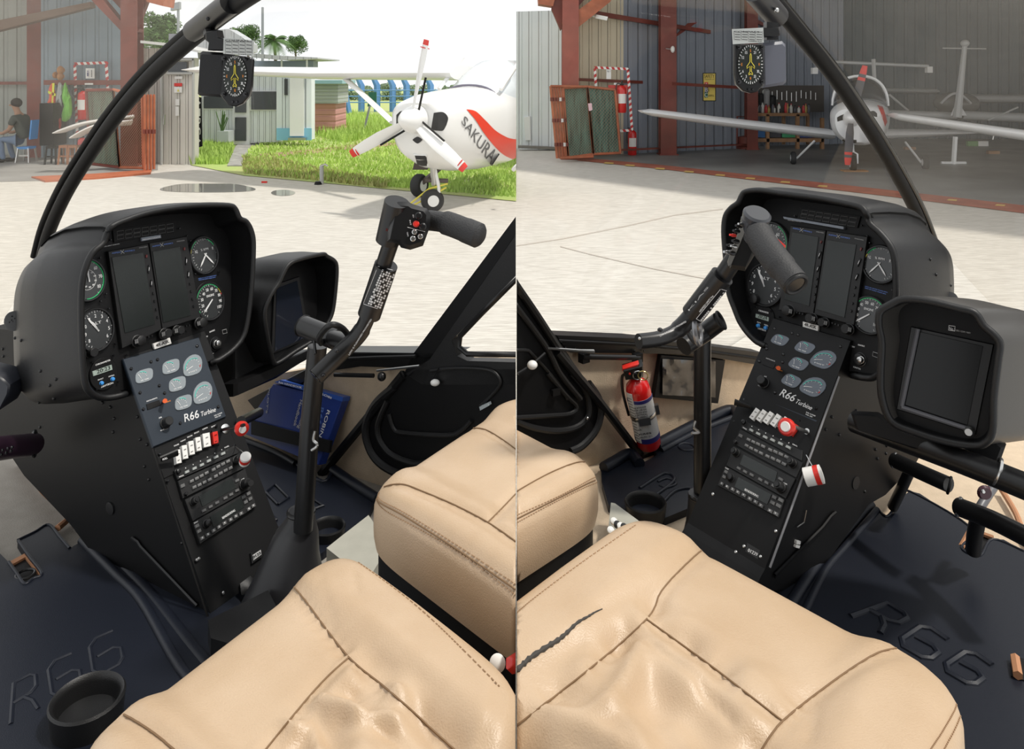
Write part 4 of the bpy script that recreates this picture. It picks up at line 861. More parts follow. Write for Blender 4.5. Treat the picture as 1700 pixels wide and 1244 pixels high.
def gauge(con, pl, c, rpx, sx, label, nums, na, arcs=(), big=False, sub=None, word=None):
    R = pl.m(c, rpx); rx = R*sx; o = pl.at(c)
    g = MB().prism(circ(pl, c, R*1.12, .004, 40, rx*1.12), pl.n*.006, .001).build('gauge', BLK2, con, label=label)
    MB().tube([p for p in circ(pl, c, R*1.03, .006, 40, rx*1.03)]+circ(pl, c, R*1.03, .006, 40, rx*1.03)[:2], R*.07, 6).build('bezel', BLKS, g)
    MB().prism(circ(pl, c, R*.98, .0052, 36, rx*.98), pl.n*.001).build('dial_face', mat('dial_black', (.022, .024, .025), .25, spec=.7), g)
    tk = MB(); 
    for i in range(31):
        a = math.radians(-150+300*i/30); d = pl.u*rx*math.sin(a)+pl.v*R*math.cos(a); q = o+pl.n*.0056
        tk.tube([q+d*.93, q+d*(.82 if i % 3 == 0 else .88)], R*.012, 4)
    tk.build('tick_marks', WHT, g, smooth=False)
    for m_, a0, a1 in arcs: MB().tube(arcpts(pl, c, rx*.95, R*.95, a0, a1, 20, .0058), R*.028, 4).build('colour_arc', m_, g)
    nm = MB()
    for i, s in enumerate(nums):
        if s is None: continue
        a = math.radians(-130+260*i/(len(nums)-1)); h = R*.17; wd = h*.55*len(s); p = o+pl.n*.006+pl.u*rx*.68*math.sin(a)+pl.v*R*.68*math.cos(a)
        text3(nm, s, p-pl.u*wd*sx/2-pl.v*h/2, pl.u*wd*sx, pl.v*h, pl.n)
    if word: text3(nm, word, o+pl.n*.006-pl.u*rx*.28+pl.v*R*.25, pl.u*rx*.56, pl.v*R*.13, pl.n)
    nm.build('numerals', WHT, g, smooth=False)
    if sub:
        MB().tube(arcpts(pl, c, rx*.5, R*.5, 0, 360, 30, .0058), R*.012, 4).build('inner_ring', WHT, g)
        s2 = MB()
        for k in range(10):
            a = math.radians(36*k); p = o+pl.n*.006+pl.u*rx*.38*math.sin(a)+pl.v*R*.38*math.cos(a); text3(s2, str(40+k*10), p-pl.u*R*.06-pl.v*R*.04, pl.u*R*.12, pl.v*R*.08, pl.n)
        s2.build('inner_numerals', WHT, g, smooth=False)
    for a, ln in na:
        a = math.radians(a); d = pl.u*rx*math.sin(a)+pl.v*R*math.cos(a); sd = pl.n.cross(d).normalized(); q = o+pl.n*.0075
        MB().prism([q-d*.12-sd*R*.03, q+d*ln*.7-sd*R*.045, q+d*ln, q+d*ln*.7+sd*R*.045, q-d*.12+sd*R*.03], pl.n*.001).build('needle', WHT, g, smooth=False)
    return g
def screws(con, pl, pts, T, rpx=2.2, m=BLKG, base=.004):
    for p in pts:
        c = T(p); r = pl.m(c, rpx); MB().lathe(pl.at(c, base), pl.n, [(r, 0), (r, .0018), (r*.6, .003)], 10).build('screw', m, con)
def knob(con, pl, c, rpx, h, m=BLK2, name='knob', base=0, cap=None, dir=None):
    r = pl.m(c, rpx); k = MB().lathe(pl.at(c, base), dir or pl.n, [(r*1.15, 0), (r*1.15, h*.2), (r, h*.25), (r*.9, h*.95), (r*.8, h)], 20).build(name, m, con)
    if cap: MB().lathe(pl.at(c, base)+(dir or pl.n)*h, dir or pl.n, [(r*.55, 0), (r*.5, h*.15)], 14).build('knob_cap', cap, k)
    return k
def quad(pl, T, pts, h, m, name, con, base=0, ch=.001, label=None):
    return MB().prism([pl.at(T(p), h) for p in pts], pl.n*(h-base), ch).build(name, m, con, smooth=False, label=label)
def btn(con, pl, T, c, w_, h_, ang, hh, m, name='button', base=0):
    """small key: centre, half sizes in left-view pixels, slant in degrees"""
    ca, sa = math.cos(math.radians(ang)), math.sin(math.radians(ang)); pts = []
    for sx, sy in ((-1, -1), (1, -1), (1, 1), (-1, 1)): pts.append((c[0]+sx*w_*ca-sy*h_*sa*.55, c[1]+sx*w_*sa+sy*h_*ca))
    return quad(pl, T, pts, hh, m, name, con, base, .0006)
def outline(con, pl, T, pts, r, m, off, name='outline'):
    q = [pl.at(T(p), off) for p in pts]; return MB().tube(q+q[:2], r, 4).build(name, m, con)
def main_panel(con, pl, T, sx, side):
    up = lambda *a: ZE(*a)
    # annunciators: two rows of seven
    quad(pl, T, [ZE(612, 200), ZE(955, 155), ZE(958, 212), ZE(620, 270)], .004, BLK, 'annunciator_panel', con)
    for r_ in range(2):
        for i in range(7):
            x, y = 655+i*45, 218-i*6.2+r_*24
            outline(con, pl, T, [ZE(x-19, y-9+2), ZE(x+17, y-11-2), ZE(x+19, y+8-2), ZE(x-17, y+10+2)], .0005, mat('dim_print', (.16, .16, .16), .6), .0055, 'annunciator_light')
    for k, (q, scr, t0) in enumerate((((ZE(588, 318), ZE(806, 276), ZE(880, 745), ZE(665, 850)), (ZE(608, 352), ZE(778, 324), ZE(843, 716), ZE(680, 764)), (ZE(608, 333), ZE(732, 316), ZE(757, 303), ZE(800, 296))),
                                   ((ZE(812, 274), ZE(1015, 236), ZE(1092, 680), ZE(884, 745)), (ZE(830, 320), ZE(978, 292), ZE(1038, 668), ZE(888, 708)), (ZE(828, 296), ZE(940, 277), ZE(962, 268), ZE(1003, 262))))):
        d = quad(pl, T, q, .012, BLK2, 'flight_display', con, 0, .002)
        quad(pl, T, scr, .0135, SCREEN, 'screen', d, .011, .0005)
        tm = MB(); pt_ = Plane(pl.at(T(q[0]), .0128), pl.n)
        a, b = T(t0[0]), T(t0[1]); w_ = (b[0]-a[0], b[1]-a[1])
        textp(tm, pl, 'ASPEN', a, (a[0]+w_[0]*.38, a[1]+w_[1]*.38), 2.2, .0128); textp(tm, pl, 'AVIONICS', (a[0]+w_[0]*.55, a[1]+w_[1]*.55), b, 2.2, .0128)
        tm.build('lettering', mat('blue_print', (.12, .22, .6), .5), d, smooth=False)
        m_ = MB(); c = (a[0]+w_[0]*.46, a[1]+w_[1]*.46-1); q0 = pl.at(c, .0128); e = pl.m(c, 3)
        m_.tube([q0-pl.u*e-pl.v*e, q0+pl.u*e+pl.v*e], .0004, 4); m_.tube([q0-pl.u*e+pl.v*e, q0+pl.u*e-pl.v*e], .0004, 4); m_.build('emblem', WHT, d)
        textp(MB(), pl, 'EVOLUTION', T(t0[2]), T(t0[3]), 1.6, .0128).build('lettering', mat('dim_white', (.4, .4, .4), .6), d, smooth=False)
        x0, y0, x1, y1 = (798, 345, 862, 695) if k == 0 else (1004, 305, 1058, 635)
        for j, f in enumerate((0, .2, .42, .58, .7, .83, .95)):
            c = ZE(x0+(x1-x0)*f, y0+(y1-y0)*f); btn(d, pl, T, c, 1.2, (2.4, 6.5, 5.5, 2, 2, 2, 2)[j], 8, .015, mat('dark_red_key', (.12, .02, .02), .4) if j == 0 else BLKS, 'side_key', .011)
            if j in (1, 2): btn(d, pl, T, c, .35, 3, 8, .0158, WHT, 'key_mark', .0145)
        for c, r in (((ZE(742, 808), 9), (ZE(888, 768), 8)) if k == 0 else ((ZE(958, 750), 7.5), (ZE(1080, 710), 8.5))):
            kn = knob(d, pl, T(c), r, .02, BLK2, 'knob', .008); cc = T(c); q0 = pl.at(cc, .029); e = pl.m(cc, 3.5)
            kk = MB()
            for s in (-.6, 0, .6): kk.tube([q0+pl.u*e*s-pl.v*e, q0+pl.u*e*s+pl.v*e*.9], .0005, 4)
            kk.build('knob_mark', mat('dim_white', (.4, .4, .4), .6), kn)
        for j, f in enumerate((.3, .5, .7)):
            a, b = (ZE(760, 800), ZE(850, 770)) if k == 0 else (ZE(970, 735), ZE(1050, 715)); c = (a[0]+(b[0]-a[0])*f, a[1]+(b[1]-a[1])*f); kc = T(c); MB().lathe(pl.at(kc, .011), pl.n, [(.0025, 0), (.0022, .003)], 10).build('push_key', BLKS, d)
    c = T(ZE(474, 474)); gauge(con, pl, c, 33, sx, 'airspeed gauge with green outer arc', ['20', '30', '40', '50', '60', '70', '80'], [(-2, .62)], [(GREENP, 20, 190)], sub=True)
    c = T(ZE(520, 745)); gauge(con, pl, c, 33, sx, 'altimeter with large white numerals', ['7', '8', '9', '0', '1', '2', '3', '4', '5', '6'][1:], [(-35, .85), (-28, .5)], (), word='ALT')
    knob(con, pl, T(ZE(488, 872)), 8, .018)
    c = T(ZE(1108, 340)); gauge(con, pl, c, 29, sx, 'rotor and engine speed gauge', [None, 'N2', None, 'R', None], [(-140, .8), (140, .8)], [(GREENP, -60, -25), (GREENP, 25, 60), (YELP, -75, -62)], word='% RPM')
    c = T(ZE(1140, 590)); gauge(con, pl, c, 29, sx, 'engine torque gauge with green arc', ['10', '20', '30', '40', '50', '60', '70', '80', '90', '100'], [(-128, .85)], [(GREENP, -120, 50), (YELP, 52, 70), (mat('red_print', (.6, .03, .02), .5), 72, 78)], word='ENGINE')
    screws(con, pl, [ZE(*p) for p in ((543, 355), (575, 550), (590, 630), (625, 822), (615, 885), (498, 925), (640, 1028), (525, 1070), (600, 258), (1035, 262), (1060, 442), (1088, 690), (1190, 430), (685, 885), (545, 590), (1015, 235), (975, 195))], T, 1.8)
    # chronometer
    c = T(ZE(565, 985)); ch = MB().prism(circ(pl, c, pl.m(c, 26), .004, 32, pl.m(c, 24)), pl.n*.004, .001).build('chronometer', BLK, con)
    quad(pl, T, [ZE(502, 972), ZE(608, 935), ZE(613, 962), ZE(508, 998)], .006, LCD, 'display', ch, .003)
    textp(MB(), pl, '20:23' if side == 'L' else '20:24', T(ZE(528, 984)), T(ZE(600, 960)), 6, .0065).build('digits', mat('lcd_digit', (.02, .025, .02), .5), ch, smooth=False)
    textp(MB(), pl, 'CHRONOMETER', T(ZE(520, 942)), T(ZE(600, 914)), 2.6, .0045).build('lettering', WHT, ch, smooth=False)
    textp(MB(), pl, 'SELECT', T(ZE(532, 1022)), T(ZE(562, 1012)), 1.8, .0045).build('lettering', WHT, ch, smooth=False); textp(MB(), pl, 'CONTROL', T(ZE(590, 1004)), T(ZE(622, 994)), 1.8, .0045).build('lettering', WHT, ch, smooth=False)
    textp(MB(), pl, 'DAVTRON', T(ZE(550, 1062)), T(ZE(615, 1038)), 3, .0045, .2).build('lettering', WHT, ch, smooth=False)
    for p in (ZE(550, 1036), ZE(610, 1014)): knob(ch, pl, T(p), 3, .005, BLUEP, 'push_button', .003)
    # key switch and placards
    ks = knob(con, pl, T(ZE(1170, 822)), 10, .008, BLKS, 'key_switch'); knob(ks, pl, T(ZE(1176, 820)), 5, .01, STEEL, 'lock_barrel', .006)
    q0 = pl.at(T(ZE(1176, 820)), .017); e = pl.m(T(ZE(1176, 820)), 3); MB().tube([q0-pl.v*e, q0+pl.v*e+pl.u*e*.3], .0008, 4).build('key_slot', BLK, ks)
    for s, a, b in (('ENABLE', ZE(1140, 762), ZE(1168, 750)), ('OFF', ZE(1115, 790), ZE(1130, 785)), ('IGNITER', ZE(1155, 882), ZE(1188, 870))): textp(MB(), pl, s, T(a), T(b), 2.4, .001).build('placard', WHT, con, smooth=False)
    outline(con, pl, T, [ZE(1208, 748), ZE(1230, 742), ZE(1234, 762), ZE(1212, 768)], .0006, mat('dim_white', (.4, .4, .4), .6), .002, 'engraved_mark')
    for a, b in (((1078, 470), (1175, 452)), ((1080, 478), (1172, 462))): textp(MB(), pl, 'GREEN ARC ENGINE TORQUE LIMITS', T(ZE(*a)), T(ZE(*b)), 1.3, .001).build('placard', mat('blue_print', (.12, .22, .6), .5), con, smooth=False)
    textp(MB(), pl, 'AVOID ABRUPT MANEUVERS', T(ZE(560, 297)), T(ZE(650, 280)), 1.4, .001).build('placard', WHT, con, smooth=False)
    n = quad(pl, T, [ZE(833, 822), ZE(925, 788), ZE(934, 820), ZE(842, 852)], .007, WHTP, 'registration_plate', con, .001)
    textp(MB(), pl, '4R-ASK', T(ZE(850, 840)), T(ZE(920, 815)), 5.2, .0075).build('lettering', BLK, n, smooth=False)
def lower_console(con, pl, T, side):
    q = quad(pl, T, [(204, 596.4), (330.5, 559.8), (376, 692), (254.6, 742.7)], .007, GREYB, 'engine_gauge_panel', con, 0, .002)
    def face(c, w_, h_, shape, a0, a1, arcs):
        c0 = c; pts = []
        for i in range(20):
            a = 2*math.pi*i/20; ex = 2/3.2; x, y = math.copysign(abs(math.cos(a))**ex, math.cos(a))*w_, math.copysign(abs(math.sin(a))**ex, math.sin(a))*h_
            if shape and y < 0: x, y = math.cos(a)*w_, math.sin(a)*h_*1.05
            pts.append((c[0]+x/3.274*1.0, c[1]+(y-x*.28)/3.274))
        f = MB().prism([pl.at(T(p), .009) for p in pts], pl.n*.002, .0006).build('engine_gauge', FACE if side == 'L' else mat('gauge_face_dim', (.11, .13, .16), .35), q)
        pv = (c[0]-w_*.35/3.274, c[1]+h_*.45/3.274) if not shape else (c[0], c[1]+h_*.1/3.274)
        r1 = (h_*.95 if not shape else h_*.72)/3.274; P_ = lambda a, r: pl.at(T((pv[0]+r*math.sin(math.radians(a))*.95, pv[1]-r*math.cos(math.radians(a))-r*math.sin(math.radians(a))*.28)), .0095)
        tk = MB()
        for i in range(6 if not shape else 10):
            a = a0+(a1-a0)*i/(5 if not shape else 9); tk.tube([P_(a, r1), P_(a, r1*.82)], .0005, 4)
        tk.tube([P_(a0, 0), P_(a0+4, r1*.9)], .0007, 4); tk.build('tick_marks', WHT, f, smooth=False)
        for m_, b0, b1 in arcs: MB().tube([P_(b0+(b1-b0)*i/10, r1*1.08) for i in range(11)], .0009, 4).build('colour_arc', m_, f)
        textp(MB(), pl, 'OIL TEMP' if not shape else 'MGT', T((c[0]-w_*.4/3.274, c[1]+(h_*.75)/3.274+1)), T((c[0]+w_*.5/3.274, c[1]+(h_*.5)/3.274)), 1.8, .0095).build('lettering', WHT, f, smooth=False)
    teal = mat('teal_print', (.1, .6, .5), .5)
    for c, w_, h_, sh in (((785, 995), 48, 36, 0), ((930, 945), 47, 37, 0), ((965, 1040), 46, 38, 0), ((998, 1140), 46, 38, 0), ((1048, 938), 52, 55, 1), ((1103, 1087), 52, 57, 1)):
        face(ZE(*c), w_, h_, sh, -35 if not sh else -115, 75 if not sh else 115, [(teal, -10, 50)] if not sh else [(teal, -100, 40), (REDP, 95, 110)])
    screws(q, pl, [ZE(*p) for p in ((712, 958), (820, 920), (855, 908), (865, 1050), (893, 1090), (760, 1088), (778, 1178), (1070, 835), (1185, 1165))]+[ZG(1033, 218)], lambda p: T(p), 2.6, base=.0068)
    sl = quad(pl, T, [ZE(795, 1150), ZE(868, 1125), ZE(876, 1155), ZE(802, 1182)], .0085, BLK, 'rotor_brake_slot', q, .006)
    tg = MB().tube([pl.at(T(ZE(888, 1136)), .006), pl.at(T(ZE(897, 1132)), .03)], [.003, .005], 8).build('toggle_switch', mat('orange_toggle', (.75, .12, .03), .4), q)
    textp(MB(), pl, 'INSTRUMENTS', T(ZE(798, 1138)), T(ZE(855, 1118)), 1.8, .0075).build('placard', WHT, q, smooth=False)
    textp(MB(), pl, 'LIGHTS', T(ZE(905, 1142)), T(ZE(928, 1134)), 1.8, .0075).build('placard', ORP, q, smooth=False)
    knob(q, pl, T(ZG(945, 220)), 8, .02, BLK2, 'dimmer_knob', .006)
    textp(MB(), pl, 'AIR', T(ZG(912, 192)), T(ZG(930, 186)), 2.4, .0075).build('placard', WHT, q, smooth=False); textp(MB(), pl, 'PANEL LTS', T(ZG(922, 264)), T(ZG(962, 250)), 2, .0075).build('placard', WHT, q, smooth=False)
    tb = MB(); 
    for k in range(3): textp(tb, pl, 'R66', T(ZG(1060, 212-k*.8)), T(ZG(1142, 185-k*.8)), 12.5, .0075+.0002*k, .2)
    tb.build('lettering', WHT, q, smooth=False); textp(MB(), pl, 'Turbine', T(ZG(1152, 180)), T(ZG(1238, 150)), 7.5, .0075, .3).build('lettering', WHT, q, smooth=False)
    textp(MB(), pl, 'FUEL CUTOFF', T(ZG(1230, 178)), T(ZG(1275, 160)), 1.8, .0075).build('placard', WHT, q, smooth=False); textp(MB(), pl, 'PULL OFF', T(ZG(1235, 188)), T(ZG(1268, 175)), 1.8, .0075).build('placard', WHT, q, smooth=False)
    # rocker switches
    sp = quad(pl, T, [ZG(885, 372), ZG(1300, 192), ZG(1352, 340), ZG(940, 535)], .003, BLK, 'switch_panel', con, 0, .001)
    for i, (x, y) in enumerate(((1024, 408), (1062, 382), (1100, 358), (1140, 336), (1187, 313), (1238, 299))):
        w_ = 6.0 if i == 4 else 4.3; btn(sp, pl, T, ZG(x, y), w_+1, 13, -12, .006, BLKS, 'switch_frame', .002)
        b_ = btn(sp, pl, T, ZG(x, y), w_, 11.5 if i < 5 else 10, -12, .014, WHTP if i < 5 else REDP, 'rocker_switch', .004)
        c = T(ZG(x-6, y-8)); c2_ = T(ZG(x+7, y-14)); textp(MB(), pl, 'ON', c, c2_, 1.6, .0146).build('lettering', BLK, b_, smooth=False); textp(MB(), pl, 'OFF', T(ZG(x-4, y+28)), T(ZG(x+9, y+22)), 1.6, .0146).build('lettering', BLK, b_, smooth=False)
        textp(MB(), pl, ('STROBE', 'NAV', 'BEACON', 'PITOT', 'GEN', 'BATTERY')[i], T(ZG(x-24, y-56)), T(ZG(x+4, y-68)), 2, .0035).build('placard', WHT, sp, smooth=False)
    screws(sp, pl, [ZG(1240, 235), ZG(1345, 348), ZG(962, 548), ZG(915, 395)], T, 2.6)
    # panel of circuit keys
    bp = quad(pl, T, [ZG(1000, 490), ZG(1345, 345), ZG(1372, 385), ZG(1020, 540)], .009, BLK2, 'annunciator_strip', con, 0, .001)
    knob(bp, pl, T(ZG(1017, 497)), 4, .008, BLKS, 'round_jack', .008)
    for i, (x, y) in enumerate(((1075, 495), (1118, 475), (1160, 455), (1200, 432), (1242, 410), (1282, 390))):
        btn(bp, pl, T, ZG(x, y), 3.6, 2.2, -24, .013, mat('dim_key', (.35, .37, .36), .4), 'key', .008)
        MB().lathe(pl.at(T(ZG(x-10, y-20)), .009), pl.n, [(.0012, 0), (.001, .0006)], 8).build('lamp_dot', WHT, bp)
    textp(MB(), pl, 'MARKER', T(ZG(1028, 530)), T(ZG(1055, 519)), 2, .0095).build('placard', WHT, bp, smooth=False); textp(MB(), pl, 'PANEL', T(ZG(1290, 362)), T(ZG(1315, 350)), 2, .0095).build('placard', WHT, bp, smooth=False)
    au = quad(pl, T, [ZG(1022, 548), ZG(1382, 388), ZG(1408, 470), ZG(1050, 648)], .009, BLK2, 'audio_panel', con, 0, .001)
    dk_ = mat('key_grey', (.12, .12, .12), .4)
    for i, (x, y) in enumerate(((1102, 548), (1131, 533), (1158, 518), (1187, 502), (1227, 482), (1254, 465), (1281, 450), (1310, 435), (1117, 583), (1146, 570), (1175, 555), (1204, 540), (1240, 520), (1268, 503), (1296, 487), (1324, 473))):
        b_ = btn(au, pl, T, ZG(x, y), 3.6, 2.6, -26, .0125, dk_, 'key', .008)
        textp(MB(), pl, ('COM1', 'COM2', 'NAV1', 'MKR', 'ADF', 'PA', 'ICS', 'SPK')[i % 8], T(ZG(x-9, y+5)), T(ZG(x+9, y-4)), 1.7, .0132).build('lettering', mat('dim_white', (.4, .4, .4), .6), b_, smooth=False)
    btn(au, pl, T, ZG(1050, 575), 3.6, 3, -26, .0125, dk_, 'key', .008); knob(au, pl, T(ZG(1062, 625)), 3, .008, BLKS, 'small_knob', .008)
    knob(au, pl, T(ZG(1355, 432)), 6.5, .016, BLK2, 'volume_knob', .008, BLKS)
    kn = lambda p, par: None
    na_ = quad(pl, T, [ZG(1062, 656), ZG(1408, 478), ZG(1438, 592), ZG(1108, 778)], .011, BLK2, 'nav_radio', con, 0, .001)
    quad(pl, T, [ZG(1140, 636), ZG(1330, 533), ZG(1356, 588), ZG(1162, 696)], .0125, SCREEN, 'screen', na_, .01, .0005)
    for x, y in ((1172, 717), (1210, 695), (1247, 672), (1295, 645), (1328, 625), (1362, 602), (1362, 545)): btn(na_, pl, T, ZG(x, y), 3.4, 2.2, -26, .0145, dk_, 'key', .01)
    knob(na_, pl, T(ZG(1106, 668)), 6, .015, BLK2, 'tuning_knob', .01, BLKS); knob(na_, pl, T(ZG(1395, 572)), 7.5, .02, BLK2, 'tuning_knob', .01, BLKS)
    textp(MB(), pl, 'COM', T(ZG(1385, 548)), T(ZG(1402, 538)), 2, .0115).build('placard', WHT, na_, smooth=False)
    tr = quad(pl, T, [ZG(1108, 785), ZG(1438, 600), ZG(1475, 690), ZG(1150, 908)], .011, BLK2, 'transponder', con, 0, .001)
    quad(pl, T, [ZG(1205, 752), ZG(1385, 642), ZG(1402, 700), ZG(1226, 812)], .0125, SCREEN, 'screen', tr, .01, .0005)
    textp(MB(), pl, 'BENDIX/KING', T(ZG(1278, 768)), T(ZG(1350, 722)), 3.4, .0132).build('lettering', WHT, tr, smooth=False)
    for i, (x, y) in enumerate(((1163, 875), (1195, 855), (1228, 832), (1258, 812), (1290, 790), (1325, 770), (1355, 750), (1385, 735), (1430, 708), (1455, 690), (1400, 640), (1428, 620), (1412, 668), (1438, 650), (1133, 805), (1145, 835))):
        b_ = btn(tr, pl, T, ZG(x, y), 3.3, 2.8, -30, .0145, dk_, 'key', .01)
        if i < 10: textp(MB(), pl, '0123456789'[i], T(ZG(x-3, y+5)), T(ZG(x+3, y+2)), 2.6, .0152).build('lettering', WHT, b_, smooth=False)
    knob(tr, pl, T(ZG(1182, 797)), 6, .012, BLKS, 'function_knob', .01)
    textp(MB(), pl, 'IDENT', T(ZG(1115, 795)), T(ZG(1138, 783)), 2, .0115).build('placard', WHT, tr, smooth=False)
def hood(con, pl, lip, fw, sections, lipoff, m, name='pod_shell', edge=.007, inner=True, innerscale=.96, lining=None):
    """instrument hood: rim, outer shell lofted forward, inner wall back to the panel, and the panel plate"""
    raw = sp2(lip, 4, True); ys = [p[1] for p in raw]; y0, y1 = min(ys), max(ys)
    pts = [pl.at(p, lipoff((p[1]-y0)/(y1-y0), p)) for p in raw]; c = sum(pts, V(0, 0, 0))/len(pts)
    def sc(k, s, dz, o=0): return [c+(p-c)*k+fw*s+UP*dz for p in pts]
    loops = [pts]+[sc(*s) for s in sections]
    o = MB().loft(loops, cap0=False).build(name, m, con, angle=70)
    MB().tube(pts+pts[:2], edge, 8, cap=False).build('hood_edge', BLK2, con, angle=80)
    if inner:
        inn = []
        for p in pts:
            q = p-pl.n*((p-pl.p0).dot(pl.n)-.0); inn.append(q)
        ci = sum(inn, V(0, 0, 0))/len(inn); inn = [ci+(p-ci)*innerscale for p in inn]
        n = len(pts); cp = c-pl.n*.002
        MB().loft([[c+(p-c)*.995 for p in pts], [ (a*.4+b*.6) for a, b in zip(pts, inn)], inn], cap0=False, cap1=False).build('hood_lining', lining or BLK, con, angle=70)
        MB().prism(inn, pl.n*.004).build('panel_plate', BLK, con, smooth=False)
    return pts
def sideplane(p0, rt): return Plane(p0, rt)
# ---------------------------------------------------------------- seats
leather = mat('tan_leather', (.54, .40, .27), .38, var=.12, vs=7, bump=.35, bs=420, col2=(.47, .33, .205))
leather2 = mat('tan_leather_side', (.60, .39, .20), .4, var=.15, vs=9, bump=.35, bs=420, col2=(.50, .31, .15))
leatherd = mat('seam_dark_thread', (.20, .12, .06), .8)  # dark brown line laid along the cushion seams
thread = mat('brown_thread', (.32, .20, .11), .8)
foamg = mat('grey_foam', (.055, .05, .045), .9)
def seat(name, label, side, c4, th, seams, stitches, bol=(.62, .03), base=None, crease=(), n_exp=6.0, crown=.012, rot=0, wr=.0):
    """cushion over the quad c4 = front-left, front-right, back-right, back-left (world points of the top)"""
    t = thing(name, label, 'seat', side); FLp, FRp, BRp, BLp = [Vector(p) for p in c4]
    def bil(x, y):
        u, v = (x+1)/2, (y+1)/2; return (FLp*(1-u)+FRp*u)*(1-v)+(BLp*(1-u)+BRp*u)*v
    N = 168; loops = []
    prof = [(.0015, 0)]+[(a, 0) for a in [i/44 for i in range(1, 37)]]+[(.84, -.0005), (.88, -.002), (.92, -.006), (.955, -.013), (.98, -.023), (.995, -.036), (1, -.05), (1, -.065), (.998, -.08), (.985, -th)]
    for a, dz in prof:
        L = []; ne = 2.2+(n_exp-2.2)*min(1, a*1.3)
        for i in range(N):
            q = 2*math.pi*i/N; cx, cy = math.cos(q), math.sin(q); r = 1/((abs(cx)**ne+abs(cy)**ne)**(1/ne)); x, y = cx*r*a, cy*r*a
            z = dz
            if dz > -.04:
                s = max(0, (abs(x)-bol[0]+.12)/.24); s = min(1, s); z += bol[1]*s*s*(3-2*s)*(1-.25*max(0, -y))
                z += crown*(1-x*x)*(1-y*y); z -= .012*max(0, -y-.55)**2*6
                if wr: 
                    k = max(0, min(1, (y-wr[1])/.2))*max(0, min(1, (bol[0]-abs(x))/.15)); 
                    z += k*wr[0]*(noise.noise(V(x*2.2+1.3, y*4+wr[2], .5))+.5*noise.noise(V(x*6, y*5, wr[2]+2)))
            L.append(bil(x, y)+UP*z)
        loops.append(L)
    mb = MB().loft(loops); 
    o = mb.build('cushion', leather, t, angle=75); tree = bvh(o)
    lines = []
    for sm in seams:
        pts = [stick(tree, p, 0) for p in sp2(sm, 7)]; pts = [p for p in pts if p is not None]
        if len(pts) > 2: lines.append(pts)
    segs = [p for L in lines for p in L]
    for v in o.data.vertices:
        d = min(((v.co-p).length for p in segs), default=1)
        if d < .04: v.co.z -= .007*math.exp(-(d/.013)**2)
    for cr, dep, wd in crease:
        cp = [stick(tree, p, 0) for p in sp2(cr, 7)]; cp = [p for p in cp if p is not None]
        for v in o.data.vertices:
            d = min(((v.co-p).length for p in cp), default=1)
            if d < wd*3: v.co.z += dep*math.exp(-(d/wd)**2)
    tree = bvh(o); sd = MB(); k = 0
    for sm in seams:
        pts = [stick(tree, p, .0007) for p in sp2(sm, 12)]; pts = [p for p in pts if p is not None]
        if len(pts) > 2: MB().tube(pts, .0012, 5).build('seam', leatherd, t)
    for st in stitches:
        pts = [stick(tree, p, .0006) for p in sp2(st, 16)]; pts = [p for p in pts if p is not None]; s_ = MB()
        i = 0
        while i < len(pts)-1:
            a, b = pts[i], pts[i+1]; L = (b-a).length; m_ = max(1, int(L/.006))
            for j in range(m_): s_.tube([a+(b-a)*(j+.1)/m_, a+(b-a)*(j+.7)/m_], .0009, 4)
            i += 1
        if s_.v: s_.build('stitching', thread, t, kind='stuff', smooth=False)
    if base:
        L0 = loops[-1]; cc = sum(L0, V(0, 0, 0))/N
        bl = [[cc+(p-cc)*.985 for p in L0], [cc+(p-cc)*.985-UP*base for p in L0]]
        MB().loft(bl).build('seat_box', BLK, t, angle=50)
    return t, tree, o
# ---------------------------------------------------------------- cup holder, mats
def cup(c, r, dep, label, side, oval=1):
    fl = -.02 if dep < .04 else .012
    t = thing('cup_holder', label, 'cup holder', side)
    MB().lathe(c, UP, [(r*1.0, -.01), (r*1.05, 0), (r*1.12, dep*.9), (r*1.14, dep), (r*1.08, dep+.004), (r*.98, dep), (r*.94, dep*.8), (r*.88, fl), (.001, fl-.002)], 36).build('cup_wall', BLK2, t)
    return t
MATM = mat('ribbed_rubber_mat', (.006, .008, .0145), .45, bump=.15, bs=600, spec=.36)
CARP = mat('beige_carpet', (.58, .46, .33), .95, var=.12, vs=40, bump=.6, bs=300)
CARPG = mat('grey_carpet', (.30, .275, .24), .95, var=.15, vs=30, bump=.6, bs=300)
def cabfloor(px, h, z, m, name, side, th=.006, **k):
    return MB().prism([G(x, y, h-z) for x, y in px], V(0, 0, th)).build(name, m, side=side, smooth=False, **k)
def tubepx(pts, ds, r, **k):
    """smooth tube through pixel+depth points"""
    return MB().tube(spline([P(x, y, d) for (x, y), d in zip(pts, ds)], 6), r, 16, **k)
def strokes(pl_h, side_h, org, ux, uy, par, r=.008):
    """raised rounded block letters R 6 6 moulded into the mat; org, ux, uy in pixels on the floor"""
    g = lambda x, y: G(org[0]+ux[0]*x+uy[0]*y, org[1]+ux[1]*x+uy[1]*y, side_h-.0095)
    R_ = [[(0, 0), (.06, .5), (.12, 1), (.26, 1), (.30, .9), (.28, .62), (.22, .52), (.06, .5)], [(.16, .52), (.22, .3), (.24, 0)]]
    six = [(.24, .95), (.1, 1), (.03, .85), (0, .2), (.05, 0), (.2, 0), (.25, .12), (.26, .4), (.2, .52), (.06, .5)]
    for k, paths in enumerate((R_, [[(x+.38, y) for x, y in six]], [[(x+.74, y) for x, y in six]])):
        mb = MB()
        for p in paths: mb.tube([g(x, y) for x, y in p], r, 8)
        mb.build('embossed_letter', MATM, par)

